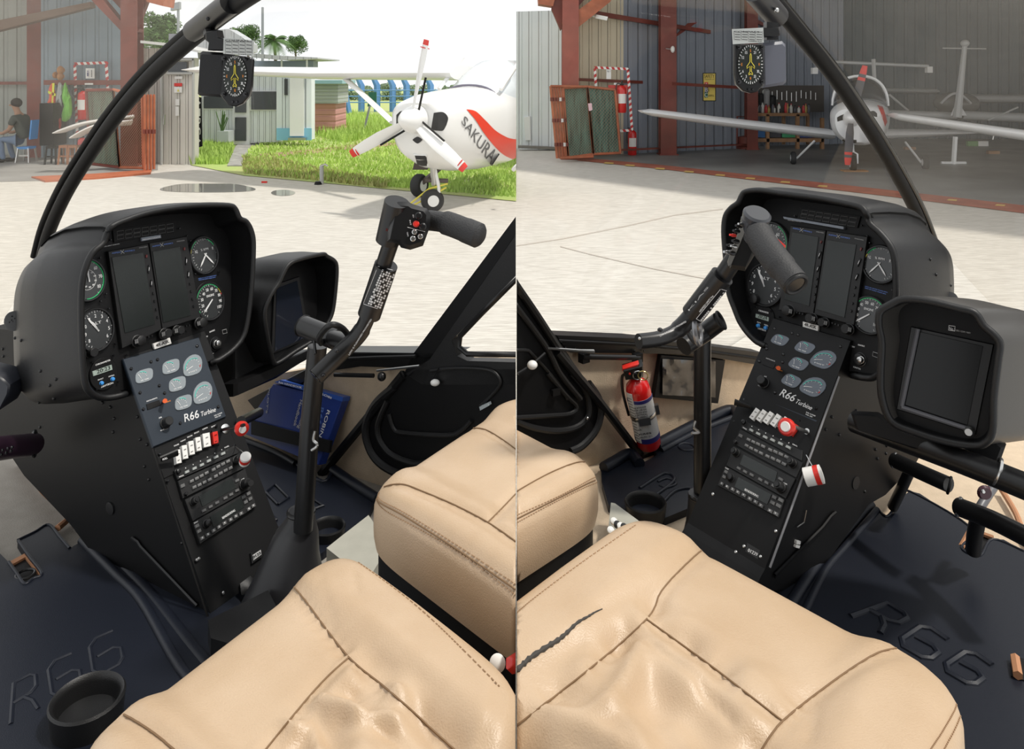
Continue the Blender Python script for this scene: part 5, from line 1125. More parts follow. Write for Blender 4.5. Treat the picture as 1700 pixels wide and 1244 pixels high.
# cabin roof and rear bulkhead of the helicopter, unseen, added to shade the interior
MB().abox((-1.1, -.9, 2.06), (1.1, .62, 2.10)).build('ceiling_added_unseen', mat('added_ceiling_shade', (.30, .28, .25), .9), smooth=False, kind='structure')
MB().abox((-1.1, -.95, .65), (1.1, -.90, 2.10)).build('wall_rear_added_unseen', mat('added_rear_wall_shade', (.12, .11, .10), .7), smooth=False, kind='structure')
# ================================================================ LEFT VIEW of the cockpit
conL = thing('instrument_console', 'black instrument console with hooded panel, left photograph, seen from its left side', 'instrument panel', 'L')
lipL = [ZE(*p) for p in ((462, 1030), (447, 900), (441, 700), (442, 540), (458, 430), (500, 330), (560, 275), (583, 215), (612, 180), (680, 150), (800, 110), (950, 82), (1100, 68), (1240, 70), (1278, 88), (1303, 140), (1340, 160), (1368, 215), (1377, 300), (1366, 520), (1345, 700), (1312, 800), (1235, 880), (1130, 935), (980, 985), (820, 1050), (700, 1090), (610, 1112), (540, 1112), (490, 1085))]
def loL(f, p): return -.03 if (212 < p[0] < 352 and p[1] > 590) else .012+.075*max(0, 1-f)**.6*(1 if p[0] > 180 else .75)
hood(conL, PL1, lipL, FWL, [(1.02, .02, 0), (1.05, .08, -.010), (1.07, .15, -.026), (1.05, .215, -.046), (.97, .272, -.062), (.83, .305, -.070), (.6, .325, -.072), (.3, .332, -.072)], loL, BLK2)
main_panel(conL, PL1, ident, .9, 'L')
q_ = quad(PL1, ident, [ZE(768, 245), ZE(875, 228), ZE(878, 246), ZE(770, 264)], .006, mat('silver_label', (.22, .25, .3), .35), 'label_strip', conL, .001)
textp(MB(), PL1, 'EMERGENCY LOCATOR', ZE(775, 260), ZE(872, 243), 2, .0065).build('lettering', WHT, q_, smooth=False)
# speaker grille and rivets on the shell side
SPL = sideplane(PL2.at((204, 598)), RTL); rivp = [ZE(*p) for p in ((70, 580), (82, 790), (115, 803), (220, 970), (270, 1048), (295, 1120), (305, 1015), (212, 1140), (557, 1140), (600, 1165), (18, 890), (15, 850))]
side_poly = [(203, 594), (150, 560), (-20, 545), (-60, 640), (40, 790), (116, 870), (150, 915), (325, 1075), (356, 1060), (349, 1018)]
body = MB().prism([SPL.at(p) for p in side_poly], -RTL*.215).build('console_body', BLK, conL, smooth=False)
lower_console(conL, PL2, ident, 'L')
tb_ = bvh(body); sh_ = [o for o in conL.children if o.name.startswith('pod_shell')][0]; ts_ = bvh(sh_)
def rivets(con, trees, pts, r=.0035, m=BLKS):
    for p in pts:
        best = None
        for t_ in trees:
            q = stick(t_, p, 0)
            if q is not None and (best is None or q.y < best.y): best = q
        if best is not None: MB().ell(best, (r, 0, 0), (0, r, 0), (0, 0, r)).build('rivet', m, con)
rivets(conL, [tb_, ts_], rivp+[ZG(310, 75), (190, 695), ZG(650, 268), ZG(230, 240), ZG(830, 465), ZG(855, 540), ZG(590, 100), ZG(635, 125), ZG(790, 180), ZG(805, 310), ZG(845, 340), ZG(1045, 905)])
c = stick(ts_, ZE(80, 697), .002)
if c is not None:
    sg = MB().lathe(c, (CAM-c).normalized()*.6-RTL*.8, [(.022, -.004), (.022, .002), (.018, .004)], 20).build('speaker_grille', BLKS, conL); gp_ = MB()
    for k in range(9):
        a = k*2.4; gp_.ell(c+V(math.cos(a)*.004*math.sqrt(k), -.004, math.sin(a)*.005*math.sqrt(k)), (.0015, 0, 0), (0, .0015, 0), (0, 0, .0015), 6, 5)
    gp_.build('grille_holes', BLKG, sg)
MB().tube([SPL.at(ZG(*p), .004) for p in ((755, 875), (790, 900), (805, 925), (1100, 1235), (1130, 1265))], .0035, 6).build('edge_rail', BLKS, conL)
MB().tube([PL2.at(p, .002) for p in ((254, 745), (350, 1040))], .0022, 6).build('corner_trim', BLKS, conL)
MB().lathe(stick(tb_, ZG(635, 705), .0), -RTL, [(.014, -.002), (.014, .003), (.010, .0035)], 18).build('rubber_plug', BLK2, conL)
screws(conL, PL2, [ZG(1128, 1003), ZG(1280, 1192), ZG(1140, 995)], ident, 2.6, STEEL)
hm_ = quad(PL2, ident, [ZH(62, 945), ZH(128, 905), ZH(135, 965), ZH(70, 1010)], .008, BLKS, 'hour_meter', conL)
quad(PL2, ident, [ZH(72, 958), ZH(122, 925), ZH(126, 955), ZH(78, 990)], .0095, mat('dim_white', (.4, .4, .4), .6), 'counter_window', hm_, .008); textp(MB(), PL2, '0123', ZH(76, 980), ZH(122, 950), 4, .011).build('digits', BLK, hm_, smooth=False)
MB().lathe(PL2.at(ZH(35, 1168)), PL2.n, [(.02, 0), (.024, .008), (.01, .016)], 5).build('star_knob', BLK2, conL)
# lower ledge between console and seat
MB().prism([G(x, y, 1.02) for x, y in ((345, 1030), (445, 980), (470, 1030), (420, 1080), (350, 1060))], V(0, 0, .04)).build('foot_ledge', BLKS, conL, smooth=False)
MB().tube([PL2.at((368, 714), 0), P(405, 706, 1.62)], [.0035, .0035], 8).build('mixture_rod', BLK, conL)
rk = MB().lathe(P(398, 708, 1.655), V(.55, -.8, .05), [(.009, 0), (.012, .004), (.012, .010), (.0145, .012), (.0145, .018), (.009, .021)], 24).build('red_knob', REDP, conL)
MB().lathe(P(398, 708, 1.655)+V(.55, -.8, .05).normalized()*.021, V(.55, -.8, .05), [(.0075, 0), (.007, .003)], 18).build('knob_centre', WHTP, rk)
MB().lathe(PL2.at(ZG(1290, 252)), PL2.n, [(.011, 0), (.011, .004), (.006, .006)], 16).build('ferrule', STEEL, conL)
MB().tube([PL2.at(ZG(918, 425), .02), PL2.at(ZG(1020, 385), .03)], [.006, .008], 8, r2=.004).build('pull_lever', BLKS, conL)
textp(MB(), PL2, 'PULL', ZG(935, 432), ZG(962, 420), 3, .03).build('lettering', WHT, conL, smooth=False)
for p, r in ((ZG(1390, 430), 4), (ZG(1440, 560), 5)):
    a = PL2.at((p[0]-14, p[1]+3), 0); b = P(p[0], p[1], PL2.at(p).y-.05); MB().tube([a, b], [.006, .0065], 10).build('shaft_knob', BLKS, conL)
kt = thing('key_tag', 'white and red plastic key barrel hanging at the right edge of the left console', 'key tag', 'L')
c = P(407, 762, 1.66); MB().lathe(c, V(.3, -.5, .8), [(.008, -.014), (.011, -.013), (.011, .009), (.009, .010)], 20).build('tag_barrel', WHTP, kt)
MB().lathe(c, V(.3, -.5, .8), [(.0113, -.006), (.0113, .003)], 20).build('red_band', REDP, kt); MB().tube([c+UP*.01, PL2.at(ZG(1350, 350), .004)], .0012, 5).build('chain', STEEL, kt)
# ---- floor
cabfloor([(-300, 780), (60, 650), (400, 640), (857, 640), (900, 1400), (-700, 1500)], FL_L, -.006, CARPG, 'floor_cabin', 'L', .02, kind='structure')
matL = [(-120, 850), ZG(0, 965), ZG(50, 1015), ZG(140, 1140), ZG(240, 1080), ZG(145, 962), ZG(100, 890), ZG(280, 800), ZG(312, 822), ZG(400, 935), ZG(460, 900), ZG(515, 840), (290, 880), (480, 1000), (500, 1150), (300, 1500), (-600, 1500)]
ml = thing('floor_mat', 'black moulded rubber floor mat in the left foot well, lower left corner', 'floor mat', 'L')
MB().prism([G(x, y, FL_L-.012) for x, y in matL], V(0, 0, .02)).build('mat_base', MATM, ml, smooth=False)
def ridge(pts, h, r, par, z=.012, m=MATM): 
    q = spline([G(x, y, h-z) for x, y in pts], 5); return MB().tube(q, r, 10, r2=None).build('mat_rib', m, par)
ridge([ZG(505, 850), ZG(700, 1040), ZG(880, 1230), (330, 1090), (400, 1170)], FL_L, .014, ml, .003); ridge([ZG(470, 890), ZG(655, 1075), ZG(815, 1240), (300, 1110), (370, 1190)], FL_L, .010, ml)
ridge([ZG(100, 890), ZG(200, 842), ZG(280, 800), ZG(340, 866), ZG(400, 935)], FL_L, .0035, ml); ridge([ZG(50, 1015), ZG(95, 1078), ZG(140, 1140), ZG(190, 1110), ZG(240, 1080), ZG(170, 985), ZG(105, 892)], FL_L, .0035, ml)
strokes(None, FL_L, (18, 1205), (190, -105), (-18, -55), ml, .005)
wl_ = thing('floor_cutout', 'square floor opening with bare tan edge at the left side of the mat', 'opening', 'L')
tanm = mat('tan_foam_edge', (.42, .2, .1), .8)
q4 = [ZG(50, 1015), ZG(145, 962), ZG(240, 1080), ZG(140, 1140)]; Q = [G(x, y, FL_L-.008) for x, y in q4]
for i in (0, 1): MB().prism([Q[i], Q[i+1], Q[i+1]*.86+Q[(i+3) % 4]*.14 if i == 0 else Q[i+1]*.86+Q[(i+2) % 4 if False else 3]*.14, Q[i]*.86+Q[3]*.14], V(0, 0, .012)).build('foam_edge', tanm, wl_, smooth=False)
MB().prism([G(x, y, FL_L-.003) for x, y in q4], V(0, 0, .004)).build('dark_opening', BLK, wl_, smooth=False)
MB().ring(G(*ZG(145, 1085), FL_L-.01), UP, .018, .003).build('socket_ring', BLKS, wl_)
MB().tube([G(*ZG(*p), FL_L-.012) for p in ((105, 425), (250, 610), (410, 755), (330, 820))], .008, 8).build('carpet_binding', tanm, side='L', label='tan bound edge of the grey carpet left of the console', cat='carpet edge')
ft_ = thing('pedal_bar', 'purple-black perforated pedal tube at the left edge', 'pedal', 'L')
MB().tube([P(-60, 752, 1.5), P(55, 738, 1.8)], .024, 20).build('tube', mat('purple_black', (.035, .015, .03), .35), ft_)
MB().ring(P(57, 737, 1.8), V(1, .5, 0), .026, .005).build('collar', BLKS, ft_); hs = MB()
for x, y in ((4, 748), (10, 752), (13, 745), (18, 749), (20, 743), (2, 755)): hs.ell(P(x, y, 1.58), (.003, 0, 0), (0, .004, 0), (0, 0, .003), 8, 6)
hs.build('tube_holes', BLKG, ft_)
MB().prism([P(x, y, 1.7) for x, y in ((-30, 618), (0, 626), (15, 640), (14, 655), (0, 680), (-30, 700))], V(0, -.06, 0), .004).build('seat_corner_trim', mat('dark_vinyl', (.02, .022, .03), .4), side='L', label='dark padded trim block at the far left edge', cat='trim')
cup(G(145, 1200, FL_L-.01), .052, .042, 'round black cup holder half hidden by the front seat, lower left', 'L')
# ---- far right floor, mat, wall (right side of the ship)
WL = Plane(P(606, 709, 2.15), RTL)
wallL = [(330, 600), (420, 628), (560, 604), (700, 596), (900, 596), (900, 900), (640, 835), (556, 781), (400, 730), (330, 700)]
MB().prism([WL.at(p, -.002) for p in wallL], WL.n*.02).build('wall_cabin_side', CARP, side='L', smooth=False, kind='structure')
m2 = thing('floor_mat', 'black moulded rubber floor mat behind the console in front of the far seat', 'floor mat', 'L')
mp_ = [(330, 700), ZH(0, 248), ZH(330, 392), ZH(500, 512), ZH(570, 432), ZH(830, 590), ZH(770, 720), ZH(500, 940), (400, 1000), (300, 900)]
MB().prism([G(x, y, FL_L-.012) for x, y in mp_], V(0, 0, .02)).build('mat_base', MATM, m2, smooth=False)
ridge([ZH(560, 440), ZH(690, 530), ZH(830, 620)], FL_L, .014, m2, .016); ridge([ZH(10, 258), ZH(200, 330), ZH(330, 402)], FL_L, .009, m2, .014); ridge([ZH(340, 405), ZH(495, 515), ZH(560, 440)], FL_L, .006, m2)
for s_, a, b in (('6', ZH(120, 790), ZH(215, 745)), ('R', ZH(225, 650), ZH(290, 610))):
    MB().tube([G(x, y, FL_L-.014) for x, y in ((a[0], a[1]), (b[0], b[1]), (b[0]-22, b[1]-22), (a[0]-20, a[1]-20), (a[0], a[1]))], .004, 6).build('embossed_letters', MATM, m2)
MB().tube([G(x, y, FL_L-.014) for x, y in (ZH(420, 690), ZH(500, 660), ZH(440, 620), ZH(370, 650))], .004, 6).build('embossed_letters', MATM, m2)
cup(G(*ZH(530, 840), FL_L-.012), .036, .022, 'small round black cup holder beside the cyclic boot', 'L')
MB().prism([G(x, y, FL_L-.05) for x, y in (ZH(775, 715), ZH(620, 835), ZH(520, 915), ZH(640, 1010), ZH(790, 1080), ZH(900, 900))], V(0, 0, .04)).build('tunnel_cover', mat('pale_grey_vinyl', (.42, .41, .35), .6, var=.1, vs=30), side='L', smooth=False, label='pale grey flat panel on the floor between the two front seats', cat='floor panel')
# sill and window frame
sl = thing('window_sill', 'black canopy sill along the lower edge of the windscreen, left view', 'sill', 'L')
MB().prism([WL.at(p, .02) for p in ((410, 665), (560, 585), (690, 586), (760, 588), (690, 612), (600, 608), (520, 620), (430, 690))], WL.n*.06, .003).build('sill_beam', BLKS, sl, smooth=False)
MB().tube([WL.at(p, .03) for p in ((556, 597), (620, 594), (690, 592))], .005, 6).build('sill_lip', BLK, sl)
# pillar and door
dr = thing('cabin_door', 'black moulded cabin door with window frame at the right of the left view', 'door', 'L')
MB().prism([WL.at(p, .02) for p in ((865, 348), (868, 372), (712, 600), (668, 626), (684, 590))], WL.n*.05, .003).build('front_pillar', BLK, dr, smooth=False)
DP = Plane(WL.at((700, 650), .0), RTL)
def prism_hole(pl, outer, off, h): return MB().prism([pl.at(p, off) for p in outer], pl.n*h, .003)
prism_hole(DP, [(712, 598), (868, 372), (900, 360), (900, 452), (862, 452), (748, 566), (757, 592), (775, 601), (900, 604), (900, 640), (700, 640), (672, 622)], .03, .035).build('window_surround', BLK2, dr, smooth=False)
MB().tube([DP.at(p, .036) for p in ((870, 450), (800, 520), (764, 558), (762, 576), (776, 588), (870, 589))], .007, 8).build('window_rim', BLKS, dr)
prism_hole(DP, [(664, 632), (690, 612), (900, 612), (900, 860), (690, 800), (672, 792), (640, 780), (614, 752), (605, 712), (618, 680), (640, 655)], .03, .03).build('door_panel', BLK, dr, smooth=False)
MB().tube(spline([DP.at(p, .034) for p in ((655, 642), (622, 672), (607, 710), (616, 750), (642, 777), (690, 795), (760, 800))], 5), .011, 8).build('lower_rim', BLK2, dr)
MB().tube(spline([DP.at(ZH(*p), .034) for p in ((890, 20), (850, 110), (830, 190), (850, 270), (920, 350), (1050, 400), (1160, 390))], 5), .008, 8).build('panel_fold', BLK2, dr)
MB().tube(spline([DP.at(ZH(*p), .034) for p in ((900, 100), (930, 190), (990, 215), (1250, 230), (1340, 200), (1400, 140))], 5), .006, 8).build('panel_fold', BLK2, dr)
MB().tube(spline([DP.at(ZF(*p), .034) for p in ((1030, 970), (1150, 955), (1330, 960), (1400, 1000), (1400, 1060), (1300, 1160))], 5), .004, 8).build('panel_fold', BLK2, dr)
MB().ell(DP.at(ZF(1055, 1033), .045), (.012, 0, 0), (0, .012, 0), (0, 0, .008)).build('vent_knob', WHTP, dr); MB().tube([DP.at(ZF(1075, 955), .04), DP.at(ZF(1045, 1010), .04)], .0015, 5).build('vent_cord', BLK, dr)
MB().prism([DP.at(ZF(*p), .05) for p in ((1295, 1165), (1340, 1145), (1345, 1160), (1300, 1185))], DP.n*.015).build('door_latch', mat('clear_plastic', (.45, .5, .52), .2), dr)
MB().tube([DP.at(p, .03) for p in ((670, 622), (534, 787))], .013, 8).build('door_post_strut', BLK, side='L', label='black diagonal strut from the sill down to the floor mat', cat='strut')
st = thing('gas_strut', 'black gas strut and chrome latch under the windscreen sill, left view', 'strut', 'L')
MB().tube([WL.at(ZF(510, 990), .04), WL.at(ZF(720, 995), .04)], .006, 8).build('strut_tube', BLKS, st); MB().tube([WL.at(ZF(740, 968), .05), WL.at(ZF(970, 942), .05)], .003, 8).build('chrome_rod', STEEL, st)
MB().ell(WL.at(ZF(765, 1000), .04), (.012, 0, 0), (0, .012, 0), (0, 0, .012)).build('pivot', BLKS, st)
# handbook
hb_ = thing('handbook', 'blue pilot handbook strapped upright against the cabin wall', 'book', 'L')
BP = Plane(WL.at((480, 700), .06), RTL*.9-UP*.25)
bluebk = mat('book_blue', (.012, .035, .20), .35)
MB().prism([BP.at(p) for p in (ZF(175, 1040), ZF(550, 1130), ZH(470, 412), ZH(0, 215))], BP.n*.03, .002).build('cover', bluebk, hb_, smooth=False)
MB().prism([BP.at(p, .001) for p in (ZF(180, 1030), ZF(215, 1018), ZF(556, 1112), ZF(550, 1136))], BP.n*.03).build('spine_edge', mat('book_blue_light', (.03, .09, .38), .3), hb_, smooth=False)
def vtext(s, a, b, hp_, m): return textp(MB(), BP, s, a, b, hp_, .002).build('lettering', m, hb_, smooth=False)
vtext('ROBINSON', ZF(470, 1180), ZH(435, 352), 6.5, WHT); vtext('R66', ZH(485, 60), ZH(468, 165), 7, mat('blue_print2', (.10, .2, .55), .5)); vtext('Handbook', ZF(322, 1125), ZH(318, 172), 6, mat('dim_white', (.4, .4, .4), .6))
vtext('Operating', ZF(352, 1150), ZH(342, 185), 6, MC['dim_white']); vtext('PILOT\'S', ZF(150, 1060), ZF(135, 1200), 3.5, MC['dim_white']); textp(MB(), BP, 'R66 HANDBOOK', ZF(205, 1036), ZF(330, 1066), 3.2, .004).build('lettering', WHT, hb_, smooth=False); textp(MB(), BP, 'ROBI', ZF(435, 1098), ZF(490, 1122), 3.2, .004).build('lettering', WHT, hb_, smooth=False)
MB().prism([BP.at(p, .008) for p in (ZH(60, 140), ZH(540, 265), ZH(530, 338), ZH(60, 225))], BP.n*.012, .001).build('retaining_strap', BLK, side='L', smooth=False, label='broad black strap holding the blue handbook', cat='strap')
MB().tube([P(430, 685, 2.0), P(400, 700, 1.85)], .012, 10).build('mixture_guard', BLKS, side='L', label='short black tube beside the red knob', cat='tube')
# ---- side display pod
gpd = thing('display_pod', 'black hooded side display pod between console and door, left view', 'display', 'L')
PG = tilted(P(480, 530, 2.12), FWL, 12)
lipG = [ZF(*p) for p in ((168, 895), (140, 760), (128, 650), (160, 560), (205, 490), (228, 440), (262, 388), (320, 362), (440, 335), (466, 346), (508, 372), (521, 410), (517, 500), (500, 640), (470, 710), (420, 770), (380, 812), (300, 860), (195, 928))]
hood(gpd, PG, lipG, FWL, [(1.02, .02, 0), (1.03, .08, -.005), (1.0, .14, -.01), (.9, .2, -.015), (.6, .24, -.02), (.3, .25, -.02)], lambda f, p: .012+.07*max(0, 1-f)**.7, BLK2, edge=.006, innerscale=.94)
quad(PG, ident, [ZF(182, 500), ZF(318, 455), ZF(375, 795), ZF(165, 880)], .006, BLKS, 'display_bezel', gpd, -.002, .002)
quad(PG, ident, [ZF(195, 520), ZF(306, 478), ZF(358, 785), ZF(185, 862)], .0075, mat('mirror_screen', (.01, .012, .02), .03, spec=1), 'screen', gpd, .004, .0005)
MB().prism([PG.at(ZF(*p), -.05) for p in ((-40, 480), (150, 410), (150, 640), (195, 930), (195, 1005), (50, 1060), (-40, 1080))], PG.n*.1, .01).build('pod_body', BLK2, gpd)
MB().prism([PG.at(ZF(*p), -.01) for p in ((170, 940), (375, 850), (375, 900), (200, 1010), (-30, 1110), (-30, 1040))], PG.n*.05, .008).build('support_arm', BLKS, gpd)
# ---- seats
def gdir(a, b, h): 
    d = G(*b, h)-G(*a, h); return d.normalized()
hA = .75
fl, fr = G(84, 1250, hA), G(560, 898, hA); dl = V(.80, -.6, 0).normalized(); dR = gdir((560, 905), (880, 1160), hA)
seatA, tA, oA = seat('front_seat', 'tan leather seat cushion with creased centre, nearest seat of the left view', 'L', (fl, fr, fr+dR*.46, fl+dl*.46), .1,
    [[ZI(870, 95), ZI(905, 105), ZI(945, 130), ZI(1000, 190), ZI(1145, 380), ZI(1290, 500), ZI(1500, 690)], [ZI(1145, 380), ZI(1040, 480), ZI(865, 690)], [ZI(300, 530), ZI(340, 540), ZI(420, 575), ZI(500, 625), ZI(580, 690)]],
    [[ZI(1000, 24), ZI(1100, 30), ZI(1200, 85), ZI(1400, 240), ZI(1642, 478)], [ZI(255, 590), ZI(225, 640), ZI(220, 685)]], bol=(.50, .022), base=.2, wr=(.03, -.15, 1.7), n_exp=7, crease=[([ZI(1050, 520), ZI(1160, 560), ZI(1300, 590)], .010, .010), ([ZI(950, 590), ZI(1020, 640), ZI(1040, 700)], .009, .010), ([ZI(1160, 500), ZI(1250, 600), ZI(1360, 690)], -.008, .010), ([ZI(1040, 90), ZI(1060, 160), ZI(1095, 245)], -.0025, .005), ([ZI(1160, 90), ZI(1172, 160)], -.0025, .005), ([ZI(1640, 480), ZI(1600, 640)], -.004, .008)])
hB = .73
flB = G(592, 812, hB); frB = G(850, 648, hB); dB = gdir((625, 812), (857, 965), hB)
seatB, tB, oB = seat('front_seat', 'tan leather seat cushion on a black box, far seat of the left view', 'L', (flB, frB, frB+dB*.5, flB+dB*.5), .1,
    [[ZH(835, 600), ZH(845, 640), ZH(1000, 725), ZH(1300, 915), ZH(1690, 1180)], [ZH(870, 545), ZH(925, 530), ZH(1000, 532), ZH(1100, 570), ZH(1300, 655), ZH(1500, 760), ZH(1690, 890)], [ZH(1500, 760), ZH(1580, 680), ZH(1690, 565)], [ZH(1340, 190), ZH(1385, 188), ZH(1480, 195), ZH(1580, 250), ZH(1690, 330)]],
    [[ZH(840, 580), ZH(850, 625), ZH(1000, 705), ZH(1300, 890), ZH(1690, 1150)], [ZH(822, 620), ZH(880, 690), ZH(1100, 810), ZH(1350, 960), ZH(1690, 1215)]], bol=(.55, .02), base=.22, n_exp=7)
sb_ = thing('seat_belt_buckle', 'white round fitting and red buckle beside the near seat, left view', 'buckle', 'L')
MB().lathe(P(827, 1101, 1.05), V(-.2, -.8, .5), [(.010, 0), (.011, .004), (.006, .008)], 20).build('white_fitting', WHTP, sb_); MB().prism([P(x, y, 1.02) for x, y in ((840, 1112), (862, 1098), (862, 1120), (850, 1122))], V(0, -.02, 0), .002).build('red_button', REDP, sb_)
# ---- cyclic stick
def cyc_text(mb, s, a, b, d, h, m, par): 
    pl = Plane(P(a[0], a[1], d), CAM-P(a[0], a[1], d)); textp(mb, pl, s, a, b, h, 0).build('lettering', m, par, smooth=False)
cy = thing('cyclic_stick', 'black T-bar cyclic stick with switch head and padded grip, left view', 'control stick', 'L')
MB().tube([P(503, 880, 1.6), P(515, 700, 1.6), P(527, 575, 1.6)], .0195, 20).build('post', BLKS, cy)
bt = [P(x, y, 1.62) for x, y in ((440, 990), (470, 940))]
L = []
for y, rx, ry, cx in ((1000, 70, 60, 470), (960, 58, 50, 478), (920, 45, 40, 484), (885, 36, 32, 492), (862, 24, 22, 499), (848, 21, 20, 501)):
    c = P(cx, y, 1.62); L.append([c+V(math.cos(2*math.pi*k/24)*rx/1300*1.62, math.sin(2*math.pi*k/24)*ry/1300*1.62, .004*math.sin(k*3.1)) for k in range(24)])
MB().loft(L).build('rubber_boot', mat('boot_vinyl', (.015, .015, .017), .45), cy); MB().ring(P(500, 850, 1.62), UP, .026, .004).build('boot_rim', BLKS, cy)
MB().tube([P(505, 542, 1.62), P(540, 556, 1.58), P(560, 564, 1.56)], .021, 20).build('hub_tube', BLKS, cy); MB().ring(P(503, 541, 1.625), V(-.8, .5, .2), .020, .003).build('hub_rim', BLK, cy)
MB().tube([P(548, 560, 1.57), P(580, 570, 1.5)], .016, 16).build('hub_pin', STEEL if False else BLKS, cy)
MB().tube(spline([P(524, 626, 1.44), P(553, 598, 1.46), P(577, 575, 1.47), P(598, 552, 1.47), P(611, 525, 1.46), P(617, 505, 1.455), P(628, 470, 1.44), P(640, 430, 1.42), P(652, 395, 1.40)], 6), [.0165]*20+[.0145]*29, 20).build('arm_tube', BLKS, cy)
MB().lathe(P(524, 626, 1.438), P(524, 626, 1.44)-P(553, 598, 1.46), [(.0120, 0), (.0120, .0015)], 20).build('tube_bore', BLKG, cy)
MB().tube([P(613, 523, 1.455), P(641, 440, 1.425)], .0215, 24).build('placard_sleeve', BLKS, cy)
MB().tube(spline([P(533, 570, 1.56), P(530, 560, 1.5), P(548, 540, 1.46), P(568, 545, 1.48), P(582, 562, 1.5)], 6), .006, 10).build('wire_loom', BLK2, cy)
slv = [o for o in cy.children if o.name.startswith('placard_sleeve')][0]; st_ = bvh(slv)
sp_ = Plane(P(627, 485, 1.405), CAM-P(627, 485, 1.405)); cell = MB()
def onto(tree, p): return stick(tree, p, .0006)
def cellgrid(tree, org, along, across, nr, nc, mb, skip, fill=.7):
    for r_ in range(nr):
        for c_ in range(nc):
            if (r_*7+c_*5) % 9 in skip: continue
            q = []
            for u, v in ((c_, r_), (c_+fill, r_), (c_+fill, r_+fill), (c_, r_+fill)): q.append(onto(tree, (org[0]+along[0]*v/nr+across[0]*u/nc, org[1]+along[1]*v/nr+across[1]*u/nc)))
            if all(x is not None for x in q): n_ = (CAM-q[0]).normalized(); mb.prism([x+n_*.0004 for x in q], n_*.0008)
cellgrid(st_, ZF(690, 605), (24, -58), (22, 8), 15, 6, cell, (1, 4))
bd = [onto(st_, p) for p in sp2([ZF(668, 600), ZF(745, 402), ZF(832, 425), ZF(748, 640), ZF(668, 600)], 1)]; bd = [p for p in bd if p is not None]
for a_, b_ in (((668, 600), (745, 402)), ((745, 402), (825, 423)), ((668, 605), (742, 630)), ((705, 600), (770, 420))):
    qq = [onto(st_, (ZF(*a_)[0]+(ZF(*b_)[0]-ZF(*a_)[0])*t/8, ZF(*a_)[1]+(ZF(*b_)[1]-ZF(*a_)[1])*t/8)) for t in range(9)]; qq = [p for p in qq if p is not None]
    if len(qq) > 2: MB().tube(qq, .0005, 4).build('placard_border', WHT, cy)
cell.build('placard_table', WHT, cy, smooth=False, kind='stuff')
textp(MB(), sp_, 'LOW G PUSHOVERS PROHIBITED', ZF(590, 885), ZF(712, 690), 2.6, .004).build('lettering', WHT, cy, smooth=False)
MB().tube([P(525, 556, 1.6)+V(0, -.02, 0), P(528, 582, 1.58)+V(0, -.02, 0)], .003, 6).build('cotter_pin', BLKS, cy)
for x, y in ((520, 860), (448, 992)):
    MB().ell(P(*ZF(x, y), 1.43), (.004, 0, 0), (0, .004, 0), (0, 0, .003)).build('rivet', BLKG, cy)
hp_ = Plane(P(682, 370, 1.36), (CAM-P(682, 370, 1.36)))
MB().prism([hp_.at(ZF(*p), .014) for p in ((835, 60), (855, 48), (910, 48), (930, 60), (1010, 85), (1030, 110), (1030, 180), (990, 290), (920, 312), (870, 300), (855, 278), (790, 268), (795, 220))], hp_.n*.045, .008).build('switch_head', BLKS, cy)
MB().tube([P(659, 335, 1.36), P(644, 400, 1.385)], .022, 20).build('head_barrel', BLKS, cy)
tf = MB().tube(spline([P(712, 366, 1.40), P(740, 370, 1.38), P(775, 383, 1.36), P(801, 394, 1.345)], 6), [.018]*6+[.021]*6+[.022]*5+[.018, .012], 24).build('padded_grip', mat('foam_grip', (.022, .022, .023), .6, bump=.6, bs=350), cy)
MB().prism([hp_.at(ZF(*p), 0) for p in ((805, 115), (818, 112), (800, 210), (786, 208))], hp_.n*.02, .002).build('trigger', mat('dark_red_key', (.12, .02, .02), .4), cy)
for nm, x, y, r, m_, h_ in (('black_button', 965, 125, 4.5, BLKS, .012), ('red_button', 952, 170, 4, REDP, .014), ('black_button', 988, 185, 4.5, BLKS, .012), ('toggle', 943, 214, 3.2, STEEL, .016), ('toggle', 975, 238, 3.2, STEEL, .016), ('toggle', 935, 250, 3.4, STEEL, .018)):
    MB().lathe(hp_.at(ZF(x, y), .014), hp_.n, [(hp_.m(ZF(x, y), r*1.35), 0), (hp_.m(ZF(x, y), r*1.35), .004), (hp_.m(ZF(x, y), r), .005), (hp_.m(ZF(x, y), r*.8), h_)], 16).build(nm, m_, cy)
for s_, a, b in (('GOV', (932, 120), (936, 138)), ('INT', (915, 150), (920, 178)), ('TRIM', (900, 215), (905, 238))): textp(MB(), hp_, s_, ZF(*a), ZF(*b), 2.2, .0145).build('lettering', WHT, cy, smooth=False)
MB().tube([hp_.at(ZF(905, 188), .0145), hp_.at(ZF(1000, 212), .0145)], .0004, 4).build('print_line', WHT, cy)
MB().tube(spline([P(*ZH(450, 205), 1.575), P(*ZH(440, 260), 1.57), P(*ZH(465, 290), 1.565), P(*ZH(430, 320), 1.57)], 5), .003, 6).build('lock_pin', STEEL, cy)
